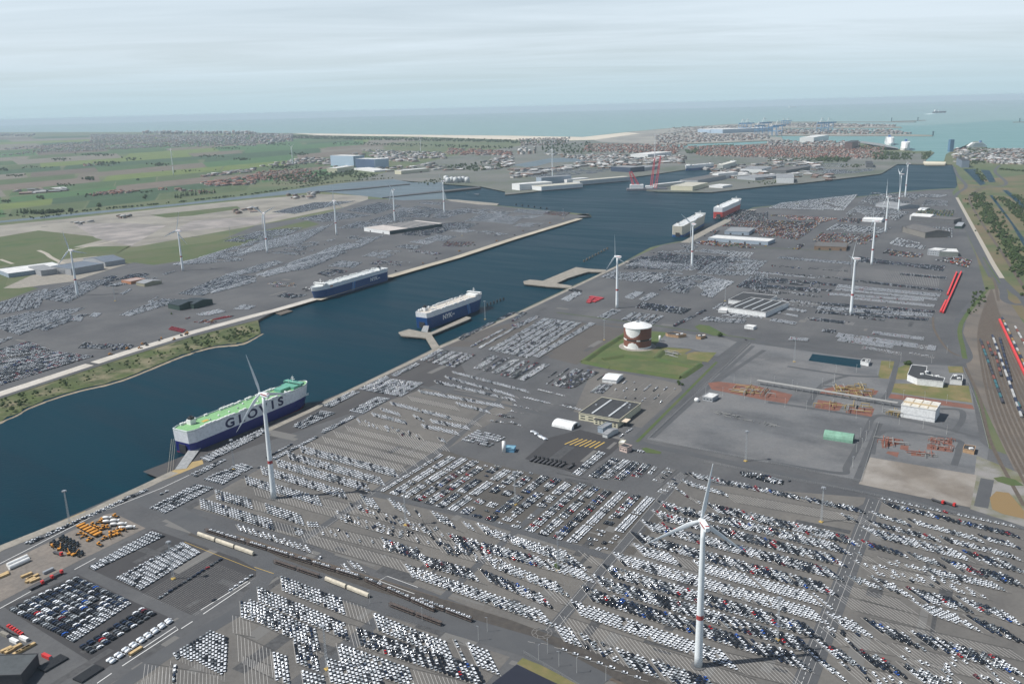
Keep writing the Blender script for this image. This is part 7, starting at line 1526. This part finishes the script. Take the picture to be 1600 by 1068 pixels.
# banks of the canals on the right
for pts, n, h, jj in ((rk([(380, 280), (425, 360), (540, 530), (650, 700), (860, 1010)]), 420, 8, 13), (rk([(370, 300), (430, 420), (560, 600), (700, 820)]), 150, 6, 20), (rk([(560, 310), (660, 410), (790, 540)]), 170, 7, 9), (rk([(640, 345), (735, 440), (920, 620)]), 110, 7, 10), (rk([(650, 290), (760, 380)]), 60, 6, 10), (rk([(370, 110), (440, 190)]), 60, 7, 9), (rk([(560, 110), (712, 125)]), 40, 8, 9)):
    tree_line(pts, n, h, jj)
# along the left canal and farm plain
tree_line([(28, 333), (60, 334), (105, 332), (118, 330)], 46, 17, 10, 3); tree_line([(60, 334), (110, 331)], 30, 14, 14); tree_line([(0, 335), (60, 341), (118, 332)], 40, 6, 8)
tree_line([(268, 311), (300, 305), (335, 302)], 22, 20, 14, 3); tree_line([(120, 331), (220, 322), (300, 314), (400, 303), (520, 285), (610, 279)], 200, 7, 10)
for (x, y, w_, n, h) in ((140, 280, 12, 26, 14), (160, 258, 10, 12, 13), (170, 255, 25, 30, 14), (250, 258, 18, 30, 14), (95, 250, 14, 20, 14), (5, 265, 10, 12, 14), (25, 275, 22, 20, 10), (150, 242, 30, 40, 14), (205, 249, 20, 20, 12), (330, 245, 25, 26, 12), (380, 250, 12, 20, 14), (65, 310, 8, 8, 12), (10, 315, 12, 10, 10), (105, 290, 20, 14, 9), (150, 305, 30, 20, 8), (220, 300, 25, 16, 8), (215, 282, 5, 5, 10), (155, 322, 3, 3, 14), (225, 310, 3, 3, 14), (290, 268, 40, 20, 8), (390, 282, 20, 14, 10), (60, 262, 30, 16, 10), (440, 262, 25, 26, 12), (470, 242, 15, 22, 14), (430, 226, 30, 30, 14), (350, 232, 40, 30, 12), (300, 222, 30, 24, 12)):
    for k in range(n): q = at(x + random.gauss(0, w_ * .45), y + random.gauss(0, .9)); TREES.append((q.x, q.y, 4, random.random() * 6, h * random.uniform(.7, 1.2), random.randrange(3)))
tree_area([(405, 279), (500, 268), (560, 272), (480, 287)], 220, 11); tree_area([(520, 268), (545, 266), (600, 276), (560, 280)], 90, 10); tree_area([(450, 275), (520, 278), (500, 288), (420, 290)], 90, 7)
tree_area([(690, 262), (770, 252), (800, 262), (745, 268)], 90, 12); tree_area([(640, 285), (720, 278), (740, 284), (660, 290)], 50, 7)
tree_area([(455, 212), (800, 219.5), (800, 223), (455, 217)], 900, 16); tree_area([(800, 219.5), (890, 220), (880, 226), (800, 224)], 160, 14); tree_area([(520, 222), (800, 230), (800, 233), (520, 226)], 180, 14)
tree_area([(845, 228), (925, 222), (930, 240), (850, 240)], 140, 14); tree_area([(1070, 236), (1090, 234), (1092, 240), (1072, 241)], 40, 16); tree_area([(1280, 246), (1330, 248), (1325, 254), (1270, 252)], 100, 14); tree_area([(1360, 238), (1430, 240), (1425, 250), (1365, 250)], 160, 13); tree_area([(1440, 240), (1455, 236), (1452, 246), (1438, 252)], 40, 10); tree_area([(1340, 228), (1385, 231), (1385, 235), (1345, 233)], 50, 12); tree_area([(1105, 228), (1150, 226), (1150, 230), (1110, 231)], 40, 12); tree_area([(1200, 248), (1280, 248), (1280, 252), (1200, 252)], 90, 10); tree_area([(1310, 292 - 36), (1350, 258), (1350, 262), (1312, 262)], 30, 8); tree_area([(1512, 234), (1545, 233), (1545, 240), (1512, 240)], 70, 14); tree_area([(1505, 252), (1530, 250), (1540, 256), (1510, 258)], 40, 9); tree_area([(1160, 286), (1200, 282), (1230, 284), (1190, 290)], 30, 6)
tree_area([(60, 602), (300, 532), (300, 545), (60, 622)], 60, 3); tree_area([(280, 534), (400, 506), (405, 518), (290, 550)], 80, 4); tree_area([(0, 625), (60, 606), (60, 625), (0, 650)], 30, 4)
tree_line([(1530, 460), (1505, 500), (1510, 500)], 10, 4, 3); tree_area([(1520, 455), (1545, 450), (1540, 475), (1510, 500)], 26, 4); tree_area(K([(150, 215), (260, 210), (260, 230), (150, 240)], 1390, 540, 7.62), 6, 5)
TREES.append((*at(1125, 526)[:2], 4, 0, 8, 0)); TREES.append((*at(1297 - 172, 525)[:2], 4, 2, 6, 0)); TREES.append((*at(870, 888)[:2], 4, 0, 5, 1)); TREES.append((*at(268, 0 + 491)[:2], 4, 0, 4, 1))
tree_area([tp('84', *p) for p in ((1020, 75 + 700), (1060, 790), (1050, 810), (1020, 800))], 5, 3)
TREES = [t_ for t_ in TREES if inframe(t_[0], t_[1], 4, 60)]
TREES.sort(key=lambda t_: (t_[0] ** 2 + t_[1] ** 2) / t_[4] ** 2)
tpro = {}
for t_ in TREES[:300]:
    k = t_[5]; s = t_[4] / (1.75 if k < 3 else 2.9)
    px = prj(t_[:3]); reg = 'among the thicket along the right-hand canals' if px[0] > 1480 and px[1] > 250 else ('on the bank of the left canal' if px[1] > 295 and px[0] < 660 else 'on the far plain')
    if px[1] > 440 and px[0] > 800 and px[0] < 1480: reg = 'standing alone near the roads of the right terminal'
    if k not in tpro:
        t = thing('tree', 'x', 'tree', t_[:3], t_[3]); MB().cyl((0, 0, 0), (0, 0, .7), .07, .05, 6).cyl((0, 0, .5), (.3, .1, .9), .04, .02, 5).cyl((0, 0, .55), (-.25, -.15, 1.0), .04, .02, 5).build('trunk', BARK, t); CR[k].build('crown', LEAF1, t); tpro[k] = t; o = t
    else: o = dup(tpro[k], t_[:3], t_[3])
    o.scale = (s, s, s); o['label'] = ('tall narrow dark tree ' if k == 3 else 'bushy green tree ') + reg; o['group'] = 'trees ' + reg
gt = [(.045, .08, .024), (.065, .1, .03), (.034, .06, .02)]
parts_ = []
for k in range(4):
    sub = [t_ for t_ in TREES[300:] if t_[5] == k]
    if sub: parts_.append(mass('trees', [(t_[0], t_[1], t_[2], t_[3], gt[(i + k) % 3]) for i, t_ in enumerate(sub)], CR[k], [LEAF], scale=[[t_[4] / (1.75 if k < 3 else 2.9)] * 3 for t_ in sub]))
with bpy.context.temp_override(active_object=parts_[0], selected_editable_objects=parts_, selected_objects=parts_): bpy.ops.object.join()
parts_[0].name = 'woodland'; tag(parts_[0], 'distant woods, hedges and dune thickets of many small trees', 'woods')
# ---- houses
HS = []
RC = {'r': [(.24, .1, .07), (.2, .085, .065), (.27, .13, .09), (.15, .08, .07), (.2, .19, .18), (.24, .15, .12)], 'g': [(.2, .2, .2), (.27, .26, .24), (.16, .16, .17), (.2, .12, .1), (.36, .36, .35)], 'w': [(.5, .5, .49), (.3, .3, .29), (.16, .165, .17), (.2, .14, .12), (.12, .13, .12)]}
def houses(pts, n, sz, ht, rc, code=None, wc=((.28, .24, .2), (.42, .4, .38), (.2, .13, .1))):
    P = [(ta(code, *p) if code else at(*p)) for p in pts]
    for k in range(n):
        a, b = random.random(), random.random(); q = P[0].lerp(P[1], a).lerp(P[3].lerp(P[2], a), b); s = sz * random.uniform(.7, 1.5)
        HS.append((q.x, q.y, 4, R(random.choice((20, 110, 60))) + random.gauss(0, .1), s, s * random.uniform(.6, 1), ht * random.uniform(.7, 1.3), random.choice(RC[rc]), random.choice(wc)))
houses([(0, 190), (720, 195), (700, 270), (0, 262)], 1300, 12, 8, 'r', 'c1'); houses([(0, 160), (560, 170), (560, 205), (0, 200)], 350, 20, 14, 'g', 'c1')
houses([(470, 180), (1100, 180), (1000, 245), (440, 225)], 620, 16, 9, 'r', '81'); houses([(1080, 195), (1582, 185), (1582, 265), (1150, 250)], 700, 15, 9, 'r', '81'); houses([(40, 148), (360, 142), (330, 185), (60, 190)], 260, 18, 12, 'g', '81'); houses([(40, 205), (150, 200), (150, 245), (40, 245)], 10, 30, 30, 'w', '81')
houses([(180, 240), (1080, 250), (1050, 300), (500, 290)], 260, 26, 9, 'w', '81'); houses([(500, 250), (700, 255), (720, 290), (520, 290)], 120, 30, 12, 'w', '81'); houses([(650, 215), (1160, 235), (1180, 270), (820, 270)], 240, 26, 10, 'w', '41'); houses([(1180, 205), (1582, 220), (1582, 250), (1180, 245)], 220, 22, 9, 'r', '41'); houses([(600, 240), (1000, 265), (1010, 290), (850, 285)], 90, 40, 12, 'w', '41')
houses([(0, 350), (400, 330), (330, 420), (0, 400)], 240, 14, 8, 'r', '41'); houses([(300, 265), (470, 270), (470, 300), (0, 320)], 100, 30, 10, 'w', '41')
houses([(-60, 215), (560, 160), (1582, 160), (1582, 190)], 1100, 20, 10, 'g', '01'); houses([(0, 250), (300, 205), (1000, 190), (880, 205)], 420, 17, 9, 'g', '01'); houses([(560, 120), (1582, 130), (1582, 165), (560, 160)], 1500, 24, 14, 'g', '01'); houses([(880, 108), (1582, 112), (1582, 122), (880, 116)], 130, 42, 46, 'g', '01'); houses([(0, 118), (220, 122), (200, 132), (0, 130)], 60, 36, 30, 'g', '01'); houses([(0, 115), (225, 120), (225, 160), (0, 190)], 260, 28, 20, 'g', '41')
houses([(530, 490), (700, 470), (900, 470), (560, 505)], 60, 14, 7, 'r', '01'); houses([(100, 470), (400, 450), (400, 470), (110, 490)], 22, 40, 9, 'w', '01'); houses([(1250, 420), (1582, 370), (1582, 430), (1300, 440)], 130, 24, 8, 'r', '01'); houses([(980, 460), (1120, 460), (1340, 480), (1260, 490)], 26, 14, 8, 'r', '01'); houses([(500, 290), (720, 300), (700, 320), (500, 315)], 14, 18, 8, 'r', '01'); houses([(1380, 385 - 30), (1582, 330), (1582, 350), (1200, 390)], 60, 30, 9, 'w', '01')
houses([(1200, 215), (1582, 210), (1582, 305), (1400, 300)], 420, 22, 9, 'w', 'c1'); houses([(1150, 210), (1330, 210), (1380, 300), (1160, 290)], 90, 26, 10, 'w', 'c1')
houses([(1000, 75), (1582, 60), (1582, 100), (900, 130)], 300, 30, 9, 'w', '81'); houses([(100, 50), (800, 60), (780, 72), (60, 75)], 220, 34, 12, 'w', 'c1'); houses([(60, 90), (760, 92), (900, 118), (60, 118)], 420, 26, 14, 'g', 'c1'); houses([(880, 130), (1582, 115), (1582, 150), (900, 178)], 520, 26, 10, 'g', '81')
houses([(440, 660), (560, 655), (560, 675), (440, 680)], 6, 18, 5, 'w', '01'); houses([(700, 625), (800, 622), (800, 636), (700, 640)], 7, 16, 7, 'w', '01'); houses([(1450, 590), (1582, 580), (1582, 600), (1460, 612)], 8, 20, 8, 'w', '01'); houses([(200, 495), (380, 480), (390, 515), (220, 520)], 14, 22, 9, 'w', '41')
houses([(0, 395), (380, 330), (600, 300), (0, 340)], 60, 44, 11, 'w', '81'); houses([(380, 300), (1000, 250), (1040, 290), (560, 330)], 130, 38, 12, 'w', '81'); houses([(1180, 320), (1582, 300), (1582, 400), (1250, 380)], 90, 38, 10, 'w', '81'); houses([(0, 280), (300, 270), (400, 400), (0, 400)], 70, 34, 9, 'w', 'c1'); houses([(1400, 290), (1582, 240), (1582, 330), (1400, 340)], 60, 38, 11, 'w', '41'); houses([(700, 330), (1100, 300), (1300, 340), (900, 360)], 50, 34, 9, 'w', '41'); houses([(420, 300), (620, 280), (700, 310), (500, 350)], 40, 36, 10, 'w', '41')
v = random.Random(77)
hm = MB(); hm.rings([[(-.5, -.5, 0), (.5, -.5, 0), (.5, .5, 0), (-.5, .5, 0)], [(-.5, -.5, .7), (.5, -.5, .7), (.5, .5, .7), (-.5, .5, .7)]], 0, cap=False)
hroof = MB(); hroof.add([(-.53, -.54, .68), (.53, -.54, .68), (.53, 0, 1.1), (-.53, 0, 1.1), (.53, .54, .68), (-.53, .54, .68)], [(0, 1, 2, 3), (3, 2, 4, 5), (1, 4, 2), (0, 3, 5), (0, 5, 4, 1)], 0)
HS = [h for h in HS if inframe(h[0], h[1], 4, 40)]; HS.sort(key=lambda h: (h[0] ** 2 + h[1] ** 2) / (h[4] * h[5]))
ATT = mat('render_wall', (.4, .4, .4), .85, attr='paint')
hp = {}
def hregion(h):
    px, py = prj(h[:3])
    if px > 1480: return 'beside the lock at right'
    if px > 1020: return 'in the red-roofed town before the harbour'
    if px > 640: return 'on the industrial plain in the middle distance'
    if px > 400: return 'near the canal and blue halls'
    return 'in the villages of the far left plain'
for h in HS[:300]:
    rk_ = tuple(h[7]); wk_ = tuple(h[8]); key = (rk_, wk_)
    if key not in hp:
        t = thing('house', 'x', 'house'); hm.build('wall', mat('house_wall_%d' % (len(hp)), wk_, .85), t); hroof.build('roof', mat('house_roof_%d' % len(hp), rk_, .85), t); hp[key] = t; o = t; o.location = h[:3]; o.rotation_euler.z = h[3]
    else: o = dup(hp[key], h[:3], h[3])
    o.scale = (h[4], h[5], h[6]); rn = 'red-roofed' if rk_[0] > rk_[2] * 2 else ('pale-roofed' if rk_[0] > .4 else 'grey-roofed'); tag(o, '%s building %s' % (rn, hregion(h)), 'house', 'houses and sheds ' + hregion(h))
ob = [mass('far_houses', [(h[0], h[1], h[2], h[3], h[8]) for h in HS[300:]], hm, [ATT], scale=[[h[4], h[5], h[6]] for h in HS[300:]]), mass('far_houses', [(h[0], h[1], h[2], h[3], h[7]) for h in HS[300:]], hroof, [ATT], scale=[[h[4], h[5], h[6]] for h in HS[300:]])]
with bpy.context.temp_override(active_object=ob[0], selected_editable_objects=ob, selected_objects=ob): bpy.ops.object.join()
ob[0].name = 'distant_town'; tag(ob[0], 'distant towns and villages of countless small houses', 'town')
# ================================================================ HAZE
hb = MB(); hb.box(-69000, 69000, -2400, FARY - 300, -4.5, 392); hz_ = hb.build('haze', [bpy.data.materials.new('haze_air')]); hz_['kind'] = 'stuff'; hz_['label'] = 'pale blue summer haze over the whole port'
m = hz_.data.materials[0]; m.use_nodes = True; t = m.node_tree; t.nodes.clear(); pv = N(t, 'ShaderNodeVolumePrincipled'); mo_ = N(t, 'ShaderNodeOutputMaterial'); t.links.new(pv.outputs[0], mo_.inputs['Volume'])
pv.inputs['Color'].default_value = (.72, .88, .98, 1); pv.inputs['Density'].default_value = 2.7e-5; pv.inputs['Anisotropy'].default_value = 0.0
